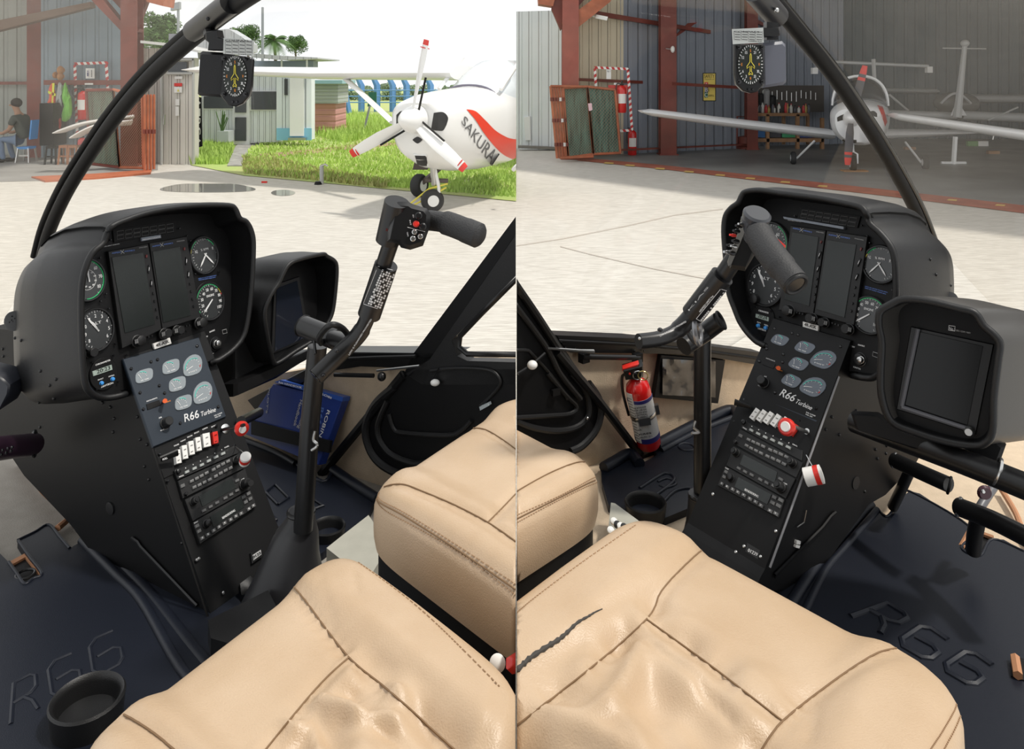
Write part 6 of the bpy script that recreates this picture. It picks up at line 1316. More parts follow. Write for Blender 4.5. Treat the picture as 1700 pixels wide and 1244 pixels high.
# ---- centre bow, compass
bw = thing('canopy_bow', 'curved black canopy bow crossing the upper left of the left view', 'canopy frame', 'L')
bp_ = [((64, 432), 2.25), ((78, 380), 2.2), ((107, 316), 2.1), ((150, 246), 1.98), ((192, 186), 1.86), ((245, 124), 1.72), ((304, 70), 1.58), ((356, 28), 1.46), ((400, -4), 1.36), ((470, -50), 1.2)]
MB().tube(spline([P(x+4, y+4, d) for (x, y), d in bp_], 6), .0165, 16).build('bow_tube', mat('bow_black', (.004, .004, .0045), .55, spec=.15), bw); MB().tube(spline([P(x-8, y-6, d+.02) for (x, y), d in bp_], 6), .009, 12).build('glazing_strip', MC['bow_black'], bw)
MB().tube([P(322, 52, 1.53), P(385, 4, 1.38)], .0215, 16).build('bow_sleeve', BLKS, bw)
for x, y in ((365, 13), (345, 31)): MB().ell(P(x, y, 1.42), (.004, 0, 0), (0, .004, 0), (0, 0, .004)).build('bolt', BLKG, bw)
def mag_compass(side, label, d, bodypx, facec, rx, ry, plac, brk, fr, body_m):
    t = thing('magnetic_compass', label, 'compass', side); pl = Plane(P(*facec, d), V(0, -1, 0))
    MB().prism([P(x, y, d+.005) for x, y in bodypx], V(0, -.055, 0), .006).build('housing', body_m, t)
    MB().prism([P(x, y, d-.004) for x, y in fr], V(0, -.012, 0), .002).build('front_flange', BLKS, t)
    r = pl.m(facec, ry); rxm = pl.m(facec, rx)
    MB().prism(circ(pl, facec, r, .006, 36, rxm), pl.n*.003).build('dial_face', mat('compass_face', (.012, .016, .012), .3), t)
    tk = MB(); o = pl.at(facec, .0065)
    for i in range(36):
        a = 2*math.pi*i/36; dd = pl.u*rxm*math.sin(a)+pl.v*r*math.cos(a); tk.tube([o+dd*.97, o+dd*(.82 if i % 3 == 0 else .88)], .0006, 4)
    tk.build('tick_marks', WHT, t, smooth=False); nm = MB(); nm2 = MB()
    for i, s_ in enumerate(('S', '21', '24', 'W', '30', '33', 'N', '3', '6', 'E', '12', '15')):
        a = 2*math.pi*i/12; c = o+pl.u*rxm*.68*math.sin(a)+pl.v*r*.68*math.cos(a); h = r*.14; w_ = h*.6*len(s_)*rx/ry
        text3(nm2 if s_ in 'SWNE' else nm, s_, c-pl.u*w_/2-pl.v*h/2, pl.u*w_, pl.v*h, pl.n)
    nm.build('numerals', WHT, t, smooth=False); nm2.build('cardinal_letters', ORP, t, smooth=False)
    pm = MB(); U, W_ = pl.v*r, pl.u*rxm; ac = [(0, .55), (.05, .45), (.06, .12), (.3, -.1), (.3, -.2), (.06, -.08), (.05, -.35), (.15, -.45), (.15, -.52), (0, -.46)]
    pts = [o+pl.n*.001+W_*x+U*y for x, y in ac]+[o+pl.n*.001-W_*x+U*y for x, y in ac[::-1]]
    pm.tube(pts+pts[:1], .0007, 4); pm.build('aeroplane_mark', YELP, t, smooth=False)
    c4 = MB(); p_ = MB().prism([P(x, y, d-.012) for x, y in plac], V(0, -.003, 0)).build('deviation_card', mat('card_grey', (.5, .52, .5), .5), t, smooth=False)
    pp_ = Plane(P(*plac[0], d-.0155), V(0, -1, 0)); x0, y0 = plac[0]; x1, y1 = plac[2]
    ln = MB()
    for j in range(4):
        for i in range(4):
            a = (x0+(x1-x0)*(.08+.23*i), y0+(y1-y0)*(.2+.19*j)); b = (a[0]+(x1-x0)*.17, a[1]+(y1-y0)*.02); ln.tube([pp_.at(a), pp_.at(b)], .0006, 4)
    for i in range(5): 
        xx = x0+(x1-x0)*(.05+.225*i); ln.tube([pp_.at((xx, y0+3)), pp_.at((xx+.5, y1-4))], .0003, 4)
    ln.build('card_table', BLK, p_, smooth=False); textp(MB(), pp_, 'COMPASS', (x0+3, y0+5), (x1-8, y0+6), 2.4, .001).build('lettering', BLK, p_, smooth=False)
    textp(MB(), pp_, 'TURBINE RUN', ((x0+x1)/2, y1-1.5), (x1-3, y1-1), 1.8, .001).build('lettering', BLK, p_, smooth=False)
    MB().prism([P(x, y, d-.002) for x, y in brk], V(0, -.03, 0), .002).build('bracket', BLKS, t)
    for sx, sy in ((-1, -1), (1, -1), (1, 1), (-1, 1)):
        c = (facec[0]+sx*rx*.92, facec[1]+sy*ry*.86); MB().lathe(pl.at(c, .004), pl.n, [(.004, 0), (.004, .004), (.002, .005)], 10).build('screw', BLKG, t)
    for sx in (-1, 1): MB().lathe(pl.at((facec[0]+sx*3.5, facec[1]+ry+8), .004), pl.n, [(.0025, 0), (.002, .003)], 8).build('adjuster', BLKG, t)
    return t
mag_compass('L', 'black magnetic compass with placard hanging from the canopy bow, left view', 1.42,
    [ZA(*p) for p in ((1305, 345), (1320, 335), (1470, 345), (1470, 640), (1300, 628), (1288, 615))], ZA(1540, 500), 19.5, 34.5,
    [ZA(1466, 248), ZA(1665, 265), ZA(1660, 368), ZA(1463, 352)], [ZA(*p) for p in ((1345, 208), (1420, 195), (1430, 245), (1470, 255), (1466, 330), (1360, 330), (1365, 280), (1345, 260))],
    [ZA(*p) for p in ((1462, 355), (1640, 372), (1655, 390), (1645, 560), (1632, 630), (1590, 680), (1545, 700), (1495, 690), (1460, 650), (1440, 620))], BLK2)
MB().tube([P(345, 40, 1.5), P(350, 60, 1.44)], .012, 8).build('compass_hanger', BLKS, side='L', label='short bracket joining the left compass to the bow', cat='bracket')
# ---- windscreen panes
def glass(name, side, label, bot, topp, m, nx=10, ny=12, bulge=.12):
    """curved transparent shell: bot and topp are (px,py,d) polylines"""
    B_ = spline([P(*p) for p in bot], 6); T_ = spline([P(*p) for p in topp], 6); n = min(len(B_), len(T_)); rows = []
    for j in range(ny+1):
        s = j/ny; rows.append([B_[int(i*(len(B_)-1)/(n-1))]*(1-s)+T_[int(i*(len(T_)-1)/(n-1))]*s+V(0, bulge*math.sin(math.pi*s), 0) for i in range(n)])
    return MB().sheet(rows, V(0, .003, 0)).build(name, m, side=side, label=label, cat='windscreen', angle=80)
def glassmat(name, tint, haze, haze_col, scale, seed, thr):
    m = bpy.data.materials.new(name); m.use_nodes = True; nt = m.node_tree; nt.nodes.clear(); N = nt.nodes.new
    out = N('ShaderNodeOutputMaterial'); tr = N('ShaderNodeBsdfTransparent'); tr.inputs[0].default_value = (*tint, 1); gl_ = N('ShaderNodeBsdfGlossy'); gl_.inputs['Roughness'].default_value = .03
    lw_ = N('ShaderNodeLayerWeight'); lw_.inputs[0].default_value = .5; pw_ = N('ShaderNodeMath'); pw_.operation = 'POWER'; pw_.inputs[1].default_value = 4; fz_ = N('ShaderNodeMapRange'); fz_.inputs['To Min'].default_value = .015; fz_.inputs['To Max'].default_value = .4; nt.links.new(lw_.outputs['Facing'], pw_.inputs[0]); nt.links.new(pw_.outputs[0], fz_.inputs['Value']); mx = N('ShaderNodeMixShader'); df = N('ShaderNodeBsdfDiffuse'); df.inputs[0].default_value = (*haze_col, 1); mx2 = N('ShaderNodeMixShader')
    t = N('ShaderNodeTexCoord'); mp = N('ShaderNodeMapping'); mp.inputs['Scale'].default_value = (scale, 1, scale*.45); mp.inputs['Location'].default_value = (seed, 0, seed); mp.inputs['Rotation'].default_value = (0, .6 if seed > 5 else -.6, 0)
    no = N('ShaderNodeTexNoise'); no.inputs['Scale'].default_value = 1; no.inputs['Detail'].default_value = 3; rr = N('ShaderNodeMapRange'); rr.inputs['From Min'].default_value = thr; rr.inputs['From Max'].default_value = thr+.12; rr.inputs['To Min'].default_value = haze*.15; rr.inputs['To Max'].default_value = haze
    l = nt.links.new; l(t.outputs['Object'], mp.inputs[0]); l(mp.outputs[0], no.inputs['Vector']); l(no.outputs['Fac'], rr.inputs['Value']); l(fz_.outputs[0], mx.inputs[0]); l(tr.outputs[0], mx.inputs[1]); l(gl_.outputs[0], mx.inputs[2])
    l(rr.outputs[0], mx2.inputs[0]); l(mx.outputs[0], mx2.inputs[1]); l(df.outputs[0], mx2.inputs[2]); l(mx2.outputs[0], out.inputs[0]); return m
glc = glassmat('clear_acrylic', (1, 1, 1), .004, (.5, .5, .48), 3, 1, .5)
gld = glassmat('reflection_haze_acrylic', (.985, .98, .97), .05, (.50, .44, .38), 2.2, 3, .42)  # reflection haze put into the pane as patchy brown diffuse colour
glass('windscreen_pane', 'L', 'curved windscreen pane with painted reflection haze left of the canopy bow, left view', [(x-4, y-2, d+.04) for (x, y), d in bp_], [(-80, 640, 2.45), (-80, 480, 2.4), (-80, 300, 2.3), (-80, 220, 2.2), (-80, 150, 2.1), (-80, 80, 1.9), (-80, 20, 1.75), (-80, -30, 1.6), (-60, -60, 1.5), (200, -70, 1.3)], gld, bulge=.05)
glass('windscreen_pane', 'L', 'clear curved windscreen pane between the canopy bow and the door pillar, left view', [(x+4, y+4, d+.05) for (x, y), d in bp_], [(560, 588, 2.45), (690, 590, 2.3), (735, 530, 2.2), (775, 465, 2.1), (815, 410, 2.05), (857, 350, 2.0), (900, 250, 1.9), (900, 130, 1.8), (900, 20, 1.7), (900, -60, 1.6)], glc, bulge=.05)
MB().prism([DP.at(p, .012) for p in ((860, 456), (760, 562), (764, 580), (780, 592), (860, 594))], DP.n*.004).build('window_pane', glc, dr, smooth=False)
# ================================================================ RIGHT VIEW of the cockpit
conR = thing('instrument_console', 'black instrument console with hooded panel, right photograph, seen from its right side', 'instrument panel', 'R')
lipR = [ZJ(*p) for p in ((1470, 975), (1400, 935), (1330, 850), (1290, 760), (1250, 640), (1235, 450), (1225, 300), (1235, 210), (1270, 160), (1310, 130), (1330, 90), (1355, 65), (1440, 57))]+[ZK(*p) for p in ((100, 75), (300, 100), (480, 135), (570, 160), (600, 200), (620, 255), (680, 310), (740, 385), (765, 460), (772, 560), (770, 700), (740, 900), (705, 1080), (660, 1150), (600, 1165), (460, 1135))]+[(1340, 600)]
def loR(f, p): return -.03 if (1272 < p[0] < 1412 and p[1] > 560) else .012+.075*max(0, 1-f)**.6*(1 if p[0] < 1440 else .75)
hood(conR, PR1, lipR, FWR, [(1.02, .02, 0), (1.05, .08, -.008), (1.07, .15, -.02), (1.04, .215, -.034), (.96, .272, -.045), (.82, .305, -.05), (.6, .325, -.05), (.3, .332, -.05)], loR, BLK2)
main_panel(conR, PR1, T1, 1.0, 'R')
q_ = quad(PR1, ident, [ZK(105, 212), ZK(465, 272), ZK(462, 287), ZK(110, 225)], .01, mat('silver_label', (.22, .25, .3), .35), 'label_strip', conR, .001)
SPR = sideplane(PR2.at(ZM(450, 22)), RTR)
side_R = [(1412, 566), (1540, 560), (1600, 640), (1560, 700), (1520, 770), (1470, 822), (1442, 838), (1344, 975), (1250, 985), (1262, 960), (1270, 945)]
body = MB().prism([SPR.at(p) for p in side_R], RTR*.2).build('console_body', BLK, conR, smooth=False)
lower_console(conR, PR2, T2, 'R'); tbR = bvh(body); tsR = bvh([o for o in conR.children if o.name.startswith('pod_shell')][0])
rivets(conR, [tbR, tsR], [ZM(*p) for p in ((552, 228), (405, 265), (450, 372), (670, 462), (682, 518), (735, 487), (605, 718), (738, 440), (368, 340))]+[ZK(*p) for p in ((1095, 618), (975, 465), (1010, 555))])
c = stick(tsR, ZK(1088, 715), .002)
if c is not None: MB().lathe(c, (CAM-c).normalized()*.4+RTR*.9, [(.022, -.004), (.022, .002), (.018, .004)], 20).build('speaker_grille', BLKS, conR)
MB().tube([SPR.at(ZM(*p), .004) for p in ((430, 845), (400, 870), (350, 935), (60, 1225))], .0035, 6).build('edge_rail', MC['bow_black'], conR); MB().tube([SPR.at(ZM(*p), .004) for p in ((415, 850), (390, 880), (335, 950), (60, 1240))], .002, 6).build('edge_rail', MC['bow_black'], conR)
MB().tube([PR2.at(ZM(450, 20), .003), PR2.at(ZM(30, 1180), .003)], .0022, 6).build('corner_trim', mat('worn_edge', (.25, .25, .26), .4), conR)
MB().lathe(stick(tbR, ZM(550, 665), 0), -RTR, [(.014, -.002), (.014, .003), (.010, .0035)], 18).build('rubber_plug', BLK2, conR)
MB().tube([SPR.at(ZM(*p), .004) for p in ((252, 832), (238, 905), (195, 935))], .0012, 5).build('bent_wire', STEEL, conR)
for a in (((195, 1018), (220, 1022), (215, 1042), (192, 1038)), ((192, 1044), (216, 1048), (210, 1066), (188, 1060))): MB().prism([SPR.at(ZM(*p), .006) for p in a], SPR.n*.006, .001).build('fuse_cap', WHTP, conR, smooth=False)
hm_ = quad(PR2, ident, [ZL(1402, 1028), ZL(1482, 1075), ZL(1465, 1130), ZL(1388, 1082)], .006, BLKS, 'hour_meter', conR); textp(MB(), PR2, '01239', ZL(1405, 1082), ZL(1462, 1112), 5, .0065).build('digits', WHT, hm_, smooth=False)
screws(conR, PR2, [ZL(1385, 1052), ZL(1485, 1115), ZL(1578, 960), ZL(1335, 1087), ZL(1196, 735)], ident, 2.8, STEEL)
dl_ = Vector((.2, -.6, .3))
k0 = PR2.at(ZM(262, 360)); MB().lathe(k0, PR2.n, [(.013, 0), (.013, .004), (.006, .007)], 18).build('ferrule', STEEL, conR)
kp = P(*ZM(128, 325), k0.y-.1); MB().tube([k0, kp+V(.01, .01, 0)], .004, 8).build('mixture_rod', STEEL, conR)
ax = (kp-k0).normalized(); rk = MB().lathe(kp-ax*.02, ax, [(.009, 0), (.014, .004), (.017, .012), (.017, .02), (.014, .024)], 24).build('red_knob', REDP, conR); MB().lathe(kp-ax*.02+ax*.024, ax, [(.010, 0), (.009, .003)], 18).build('knob_centre', WHTP, rk)
MB().tube([PR2.at(ZL(1325, 175), .03), PR2.at(ZL(1425, 205), .012)], [.008, .004], 8, r2=.005).build('pull_lever', BLKS, conR)
kt = thing('key_tag', 'white key barrel with red band hanging on a chain at the right console', 'key tag', 'R')
c = P(*ZM(295, 622), 1.6); av = V(.9, -.3, .35); MB().lathe(c, av, [(.016, -.018), (.018, -.017), (.018, .017), (.014, .018)], 24).build('tag_barrel', WHTP, kt); MB().lathe(c, av, [(.0184, .003), (.0184, .013)], 24).build('red_band', REDP, kt)
MB().tube([c+UP*.015, PR2.at(ZM(245, 485), .004)], .0012, 5).build('chain', STEEL, kt)
# floor
cabfloor([(860, 640), (1230, 600), (1500, 640), (1900, 700), (2000, 1400), (840, 1400)], FL_R, -.006, CARP, 'floor_cabin', 'R', .02, kind='structure')
mr = thing('floor_mat', 'black moulded rubber floor mat in the right foot well with embossed letters', 'floor mat', 'R')
mpx = [ZM(*p) for p in ((270, 1235), (560, 900), (640, 785), (690, 830), (745, 868), (780, 850), (830, 750), (880, 715), (940, 730), (1250, 935), (1192, 1060), (1305, 1110), (1380, 1005), (1450, 1010), (1573, 1080))]+[(1800, 930), (1900, 1400), (1300, 1400), (1100, 1000), (1250, 930)]
MB().prism([G(x, y, FL_R-.012) for x, y in mpx], V(0, 0, .02)).build('mat_base', MATM, mr, smooth=False)
ridge([ZM(640, 800), ZM(450, 1010), ZM(300, 1190), (1310, 1010)], FL_R, .013, mr, .01); ridge([ZM(680, 830), ZM(500, 1040), ZM(360, 1210), (1330, 1030)], FL_R, .008, mr, .012)
ridge([ZM(690, 830), ZM(745, 868), ZM(830, 752), ZM(880, 718), ZM(1250, 938), ZM(1192, 1060), ZM(1305, 1110), ZM(1382, 1008), ZM(1573, 1082)], FL_R, .003, mr, .012)
strokes(None, FL_R, (1412, 1026), (205, 118), (36, -36), mr, .0075)
m3 = thing('floor_mat', 'black rubber floor mat with raised rims left of the cyclic stick, right view', 'floor mat', 'R')
mpx = [ZL(*p) for p in ((515, 560), (590, 512), (680, 466), (760, 548), (855, 495), (835, 462), (1290, 215), (1345, 240), (1345, 330), (1230, 640), (1190, 760), (900, 880), (700, 900), (560, 800), (520, 660))]
MB().prism([G(x, y, FL_R-.012) for x, y in mpx], V(0, 0, .02)).build('mat_base', MATM, m3, smooth=False)
ridge([ZL(850, 440), ZL(1080, 320), ZL(1290, 225), ZL(1345, 260)], FL_R, .017, m3, .02); ridge([ZL(530, 575), ZL(600, 535), ZL(690, 490), ZL(750, 550)], FL_R, .015, m3, .02); ridge([ZL(880, 470), ZL(1100, 355), ZL(1310, 270)], FL_R, .009, m3, .014)
ridge([ZL(750, 700), ZL(900, 610), ZL(960, 650), ZL(850, 740)], FL_R, .005, m3); ridge([ZL(880, 800), ZL(960, 720), ZL(1060, 700), ZL(1090, 730)], FL_R, .005, m3); ridge([ZL(860, 660), ZL(920, 640), ZL(970, 670), ZL(920, 695), ZL(870, 680)], FL_R, .004, m3)
MB().ring(G(*ZL(1035, 450), FL_R-.012), UP, .022, .004).build('mat_boss', MATM, m3)
cup(G(*ZL(785, 850), FL_R-.012), .044, .026, 'oval black cup holder left of the cyclic boot, right view', 'R')
WR = Plane(P(1010, 773, 2.168), RTR)
MB().prism([WR.at(p, -.002) for p in ((850, 560), (930, 580), (1060, 582), (1270, 590), (1300, 640), (1230, 690), (1199, 684), (1075, 745), (1010, 778), (940, 820), (850, 840))], WR.n*.02).build('wall_cabin_side', CARP, side='R', smooth=False, kind='structure')
sl = thing('window_sill', 'black canopy sill with long gas strut below the windscreen, right view', 'sill', 'R')
MB().prism([WR.at(p, .02) for p in (ZJ(235, 912), ZJ(700, 930), ZJ(1050, 965), ZJ(1460, 1018), ZJ(1440, 1090), ZJ(1050, 1025), ZJ(320, 1015), ZJ(270, 970))], WR.n*.05, .003).build('sill_beam', BLKS, sl, smooth=False)
MB().tube([WR.at(ZJ(*p), .024) for p in ((250, 945), (700, 968), (1060, 1000), (1440, 1052))], .004, 6).build('sill_groove', BLK, sl)
screws(sl, Plane(WR.at(ZJ(500, 980), .021), RTR), [ZJ(697, 1003), ZJ(753, 1005), ZJ(345, 990), ZJ(290, 985), ZJ(265, 953)], ident, 1.6)
st = thing('gas_strut', 'black gas strut with chrome latch rod under the sill, right view', 'strut', 'R')
MB().tube([WR.at(ZJ(390, 1040), .04), WR.at(ZJ(725, 1045), .04)], .0075, 10).build('strut_tube', BLKS, st)
for x in (400, 715): MB().box(WR.at(ZJ(x, 1045), .035), WR.u*.012, WR.v*.012, WR.n*.01).build('end_block', BLK, st)
MB().tube([WR.at(ZJ(185, 990), .05), WR.at(ZJ(380, 1005), .05), WR.at(ZJ(455, 1010), .05)], [.003, .004, .006], 8).build('chrome_rod', STEEL, st)
# extinguisher on the wall
b = WR.at((1078, 740), .06); tpp = WR.at((1052, 610), .06); upv = (tpp-b).normalized(); hh = (tpp-b).length
ex = extinguisher(b, hh*1.0, .034, 'red cabin fire extinguisher with white label clamped to the beige wall', 'R', up=upv, facing=(CAM-b))
f = (CAM-b).normalized(); f = (f-upv*f.dot(upv)).normalized(); sd = upv.cross(f)
def band(z0, z1, m_, nm, a0=-1.5, a1=1.5, rr=1.015):
    L = [[b+upv*z*hh+(f*math.cos(a0+(a1-a0)*i/20)+sd*math.sin(a0+(a1-a0)*i/20))*.034*rr for i in range(21)] for z in (z0, z1)]
    return MB().sheet(L, f*.0008).build(nm, m_, ex)
navy = mat('navy_print', (.02, .02, .15), .5)
band(.14, .66, mat('label_silver', (.55, .56, .57), .3), 'wrap_label', rr=1.028); band(.62, .66, navy, 'blue_stripe', rr=1.045); band(.12, .18, navy, 'blue_stripe', rr=1.045); band(.13, .75, WHTP, 'instruction_strip', -1.15, -.55, 1.06)
tx = MB(); 
for k, (s_, z) in enumerate((('FIRE EXTINGUISHER', .58), ('FOR USE ON', .55), ('LIQUIDS AND', .52), ('ELECTRICAL', .49), ('EQUIPMENT', .46), ('FIRES', .25), ('UL', .31), ('HALON 1211', .21))):
    p = b+upv*z*hh+f*.0368-sd*.022; text3(tx, s_, p, sd*.034*(1 if len(s_) > 4 else .3), upv*.0045, f)
tx.build('label_print', BLK, ex, smooth=False); tx = MB()
for k in range(16):
    z = .15+.036*k; p = b+upv*z*hh+(f*math.cos(-.85)+sd*math.sin(-.85))*.0372; dv = (f*-math.sin(-.85)+sd*math.cos(-.85)); tx.tube([p-dv*.008, p+dv*.008], .0006, 4)
tx.build('strip_print', BLK, ex, smooth=False)
cl = MB(); cl.lathe(b+upv*hh*.40, upv, [(.0365, 0), (.0372, .001), (.0372, .012), (.0365, .013)], 30); cl.box(b+upv*hh*.42+f*.04, sd*.016, upv*.011, f*.003); cl.box(b+upv*hh*.44+sd*.038, sd*.008, upv*.014, f*.006); cl.build('steel_clamp', STEEL, ex)
tp = b+upv*hh*.9
MB().prism([tp-sd*.028+upv*.0+f*.02, tp+sd*.02+f*.02, tp+sd*.026+upv*.035+f*.02, tp-sd*.03+upv*.03+f*.02], f*.035, .004).build('valve_body', BLK2, ex)
MB().prism([tp-sd*.032+upv*.026+f*.015, tp+sd*.012+upv*.032+f*.015, tp+sd*.016+upv*.039+f*.015, tp-sd*.03+upv*.033+f*.015], f*.02, .002).build('red_lever', REDP, ex)
MB().ring(tp+f*.03+sd*.006+upv*.016, f+sd*.2, .012, .0016).build('safety_ring', STEEL, ex); MB().ring(tp+f*.032+sd*.02+upv*.014, f-sd*.2, .013, .0014).build('safety_ring', mat('brass', (.6, .5, .2), .3, 1), ex)
MB().lathe(tp+f*.022-sd*.014+upv*.02, f, [(.003, 0), (.003, .002)], 10).build('pressure_dot', REDP, ex)
# black pouch
po = thing('map_pouch', 'black framed map pouch with crinkled clear film behind the cyclic', 'pouch', 'R')
MB().prism([WR.at(p, .02) for p in (ZJ(855, 1030), ZJ(1235, 1060), ZL(1228, 185), ZL(838, 148))], WR.n*.014, .002).build('pouch_frame', BLK, po, smooth=False)
rows = []
for j in range(9):
    rows.append([WR.at((1100+88*i/14, 596+60*j/8+i*.3), .026+.010*noise.noise(V(i*.5, j*.35, 4))) for i in range(15)])
MB().sheet(rows, WR.n*.001).build('clear_film', mat('crinkled_film', (.03, .03, .032), .12, spec=1), po)
# strut and door at left edge
MB().tube([WR.at(p, .04) for p in (ZJ(240, 1010), ZL(500, 165), ZL(780, 530))], .012, 8).build('door_post_strut', BLKS, side='R', label='black diagonal strut from the sill to the mat left of the cabin extinguisher', cat='strut')
MB().prism([WR.at(p, .055) for p in (ZL(745, 512), ZL(840, 470), ZL(855, 495), ZL(762, 545))], WR.n*.04, .002).build('strut_socket', BLK, side='R', smooth=False, label='black floor socket holding the foot of the diagonal strut', cat='socket')
dr = thing('cabin_door', 'black moulded cabin door at the left edge of the right view', 'door', 'R')
prism_hole(WR, [(840, 440), (857, 466), (924, 560), (945, 590), (985, 655), (998, 690), (993, 715), (975, 735), (957, 752), (945, 800), (840, 800)], .03, .03).build('door_panel', BLK, dr, smooth=False)
MB().tube(spline([WR.at(ZJ(*p), .04) for p in ((-30, 560), (0, 615), (120, 790), (250, 990), (330, 1100), (440, 1250))], 4), .010, 8).build('front_edge', BLKS, dr)
MB().tube(spline([WR.at(ZJ(*p), .04) for p in ((-30, 690), (0, 740), (120, 900), (200, 1020), (260, 1140), (380, 1290))], 4), .007, 8).build('panel_fold', BLK2, dr)
MB().tube(spline([WR.at(ZL(*p), .035) for p in ((440, 60), (500, 150), (512, 250), (480, 350), (400, 440), (330, 475))], 5), .010, 8).build('lower_rim', BLK2, dr)
MB().tube(spline([WR.at(ZL(*p), .035) for p in ((330, 0), (420, 110), (440, 190), (430, 270), (360, 330), (240, 350), (100, 330), (0, 290))], 5), .008, 8).build('panel_fold', BLK2, dr)
MB().tube(spline([WR.at(ZL(*p), .035) for p in ((190, 0), (300, 130), (365, 200), (330, 245), (200, 258), (0, 270))], 5), .006, 8).build('panel_fold', BLK2, dr)
MB().tube(spline([WR.at(ZJ(*p), .035) for p in ((-20, 1000), (60, 1000), (100, 1030), (250, 1200), (300, 1290))], 5), .004, 8).build('panel_fold', BLK2, dr)
MB().box(WR.at(ZL(240, 115), .04), WR.u*.012, WR.v*.008, WR.n*.004).build('hinge_block', BLKS, dr)
MB().ell(WR.at(ZJ(95, 1088), .055), (.013, 0, 0), (0, .013, 0), (0, 0, .011)).build('vent_knob', WHTP, dr); MB().tube([WR.at(ZJ(10, 1140), .045), WR.at(ZJ(95, 1088), .05), WR.at(ZJ(170, 1020), .045)], .004, 6).build('vent_bracket', BLKS, dr)
MB().ell(WR.at(ZL(432, 272), .045), (.004, 0, 0), (0, .004, 0), (0, 0, .004)).build('stud', STEEL, dr)
# ---- seats
hC = .76
flC = G(1068, 838, hC); frC = G(1620, 1128, hC); dC = gdir((1068, 846), (845, 1015), hC)
dCr = (dC*.8+V(-.15, -.85, 0)*.2).normalized()
seatC, tC, oC = seat('front_seat', 'tan leather seat with a split on its left bolster, nearest seat of the right view', 'R', (flC, frC, frC+dCr*.5, flC+dC*.5), .1,
    [[ZN(720, 100), ZN(672, 106), ZN(640, 118), ZN(590, 155), ZN(490, 260), ZN(436, 360), ZN(230, 540), ZN(-10, 725)], [ZN(436, 360), ZN(650, 515), ZN(892, 702)], [ZN(1310, 455), ZN(1240, 464), ZN(1180, 490), ZN(1060, 570), ZN(892, 702), ZN(820, 800)]],
    [[ZN(400, 45), ZN(220, 170), ZN(60, 290), ZN(-10, 350)], [ZN(1440, 530), ZN(1472, 580), ZN(1472, 650), ZN(1430, 730), ZN(1385, 800)], [ZN(1480, 560), ZN(1500, 620), ZN(1480, 700), ZN(1430, 800)]],
    bol=(.52, .022), base=.2, wr=(.028, -.3, 5.1), n_exp=7, crease=[([ZN(455, 440), ZN(530, 490), ZN(600, 540), ZN(640, 610), ZN(720, 690)], -.006, .008), ([ZN(400, 480), ZN(370, 580), ZN(250, 700), ZN(120, 790)], .016, .016), ([ZN(90, 680), ZN(200, 720), ZN(330, 790)], .012, .014), ([ZN(1005, 650), ZN(985, 760)], -.003, .006), ([ZN(290, 320), ZN(380, 280), ZN(500, 262)], -.003, .01), ([ZN(0, 560), ZN(80, 510), ZN(200, 440)], -.007, .02)])
ck = [stick(tC, p, .0006) for p in sp2([ZN(288, 326), ZN(262, 338), ZN(240, 352), ZN(205, 372), ZN(170, 405), ZN(140, 430), ZN(100, 455), ZN(50, 488), ZN(20, 515), ZN(-12, 545)], 5)]; ck = [p for p in ck if p is not None]
MB().tube(ck, [.0006+.0024*min(1, i/ (len(ck)*.6))*(1+.4*math.sin(i*2.3)) for i in range(len(ck))], 7).build('leather_split', foamg, seatC)
hD = .74
frD = G(1024, 776, hD); flD = G(850, 655, hD); dD = gdir((1010, 790), (857, 880), hD)
seatD, tD, oD = seat('front_seat', 'tan leather seat cushion on a black box at the left edge of the right view', 'R', (frD, flD+V(-.2, .12, 0), flD+V(-.2, .12, 0)+dD*.5, frD+dD*.5), .1,
    [[ZL(538, 583), ZL(532, 625), ZL(420, 675), ZL(220, 775), ZL(-10, 890)], [ZL(520, 560), ZL(470, 548), ZL(380, 540), ZL(250, 585), ZL(120, 650), ZL(-10, 725)]],
    [[ZL(530, 575), ZL(520, 610), ZL(440, 650), ZL(250, 750), ZL(-10, 868)], [ZL(545, 590), ZL(540, 640), ZL(400, 700), ZL(200, 800), ZL(-10, 915)]], bol=(.6, .02), base=.22, n_exp=7)
MB().prism([G(x, y, FL_R-.05) for x, y in (ZL(575, 785), ZL(600, 790), ZL(750, 900), ZL(640, 990), ZL(560, 940))], V(0, 0, .04)).build('tunnel_cover', mat('pale_grey_vinyl', (.42, .41, .35), .6, var=.1, vs=30), side='R', smooth=False, label='pale grey floor panel between the seats, right view', cat='floor panel')
tg = thing('terminal_block', 'cluster of white and black cable connectors between the seats', 'connector', 'R')
for i, (x, y) in enumerate(((590, 905), (630, 935), (570, 960), (600, 985), (610, 925), (650, 940))): 
    c = G(*ZL(x, y), FL_R-.08); MB().lathe(c, V(.2, -.5, .8), [(.007, 0), (.008, .006), (.004, .009)], 12).build('connector', (WHTP, WHTP, WHTP, STEEL, BLKS, BLKS)[i], tg)
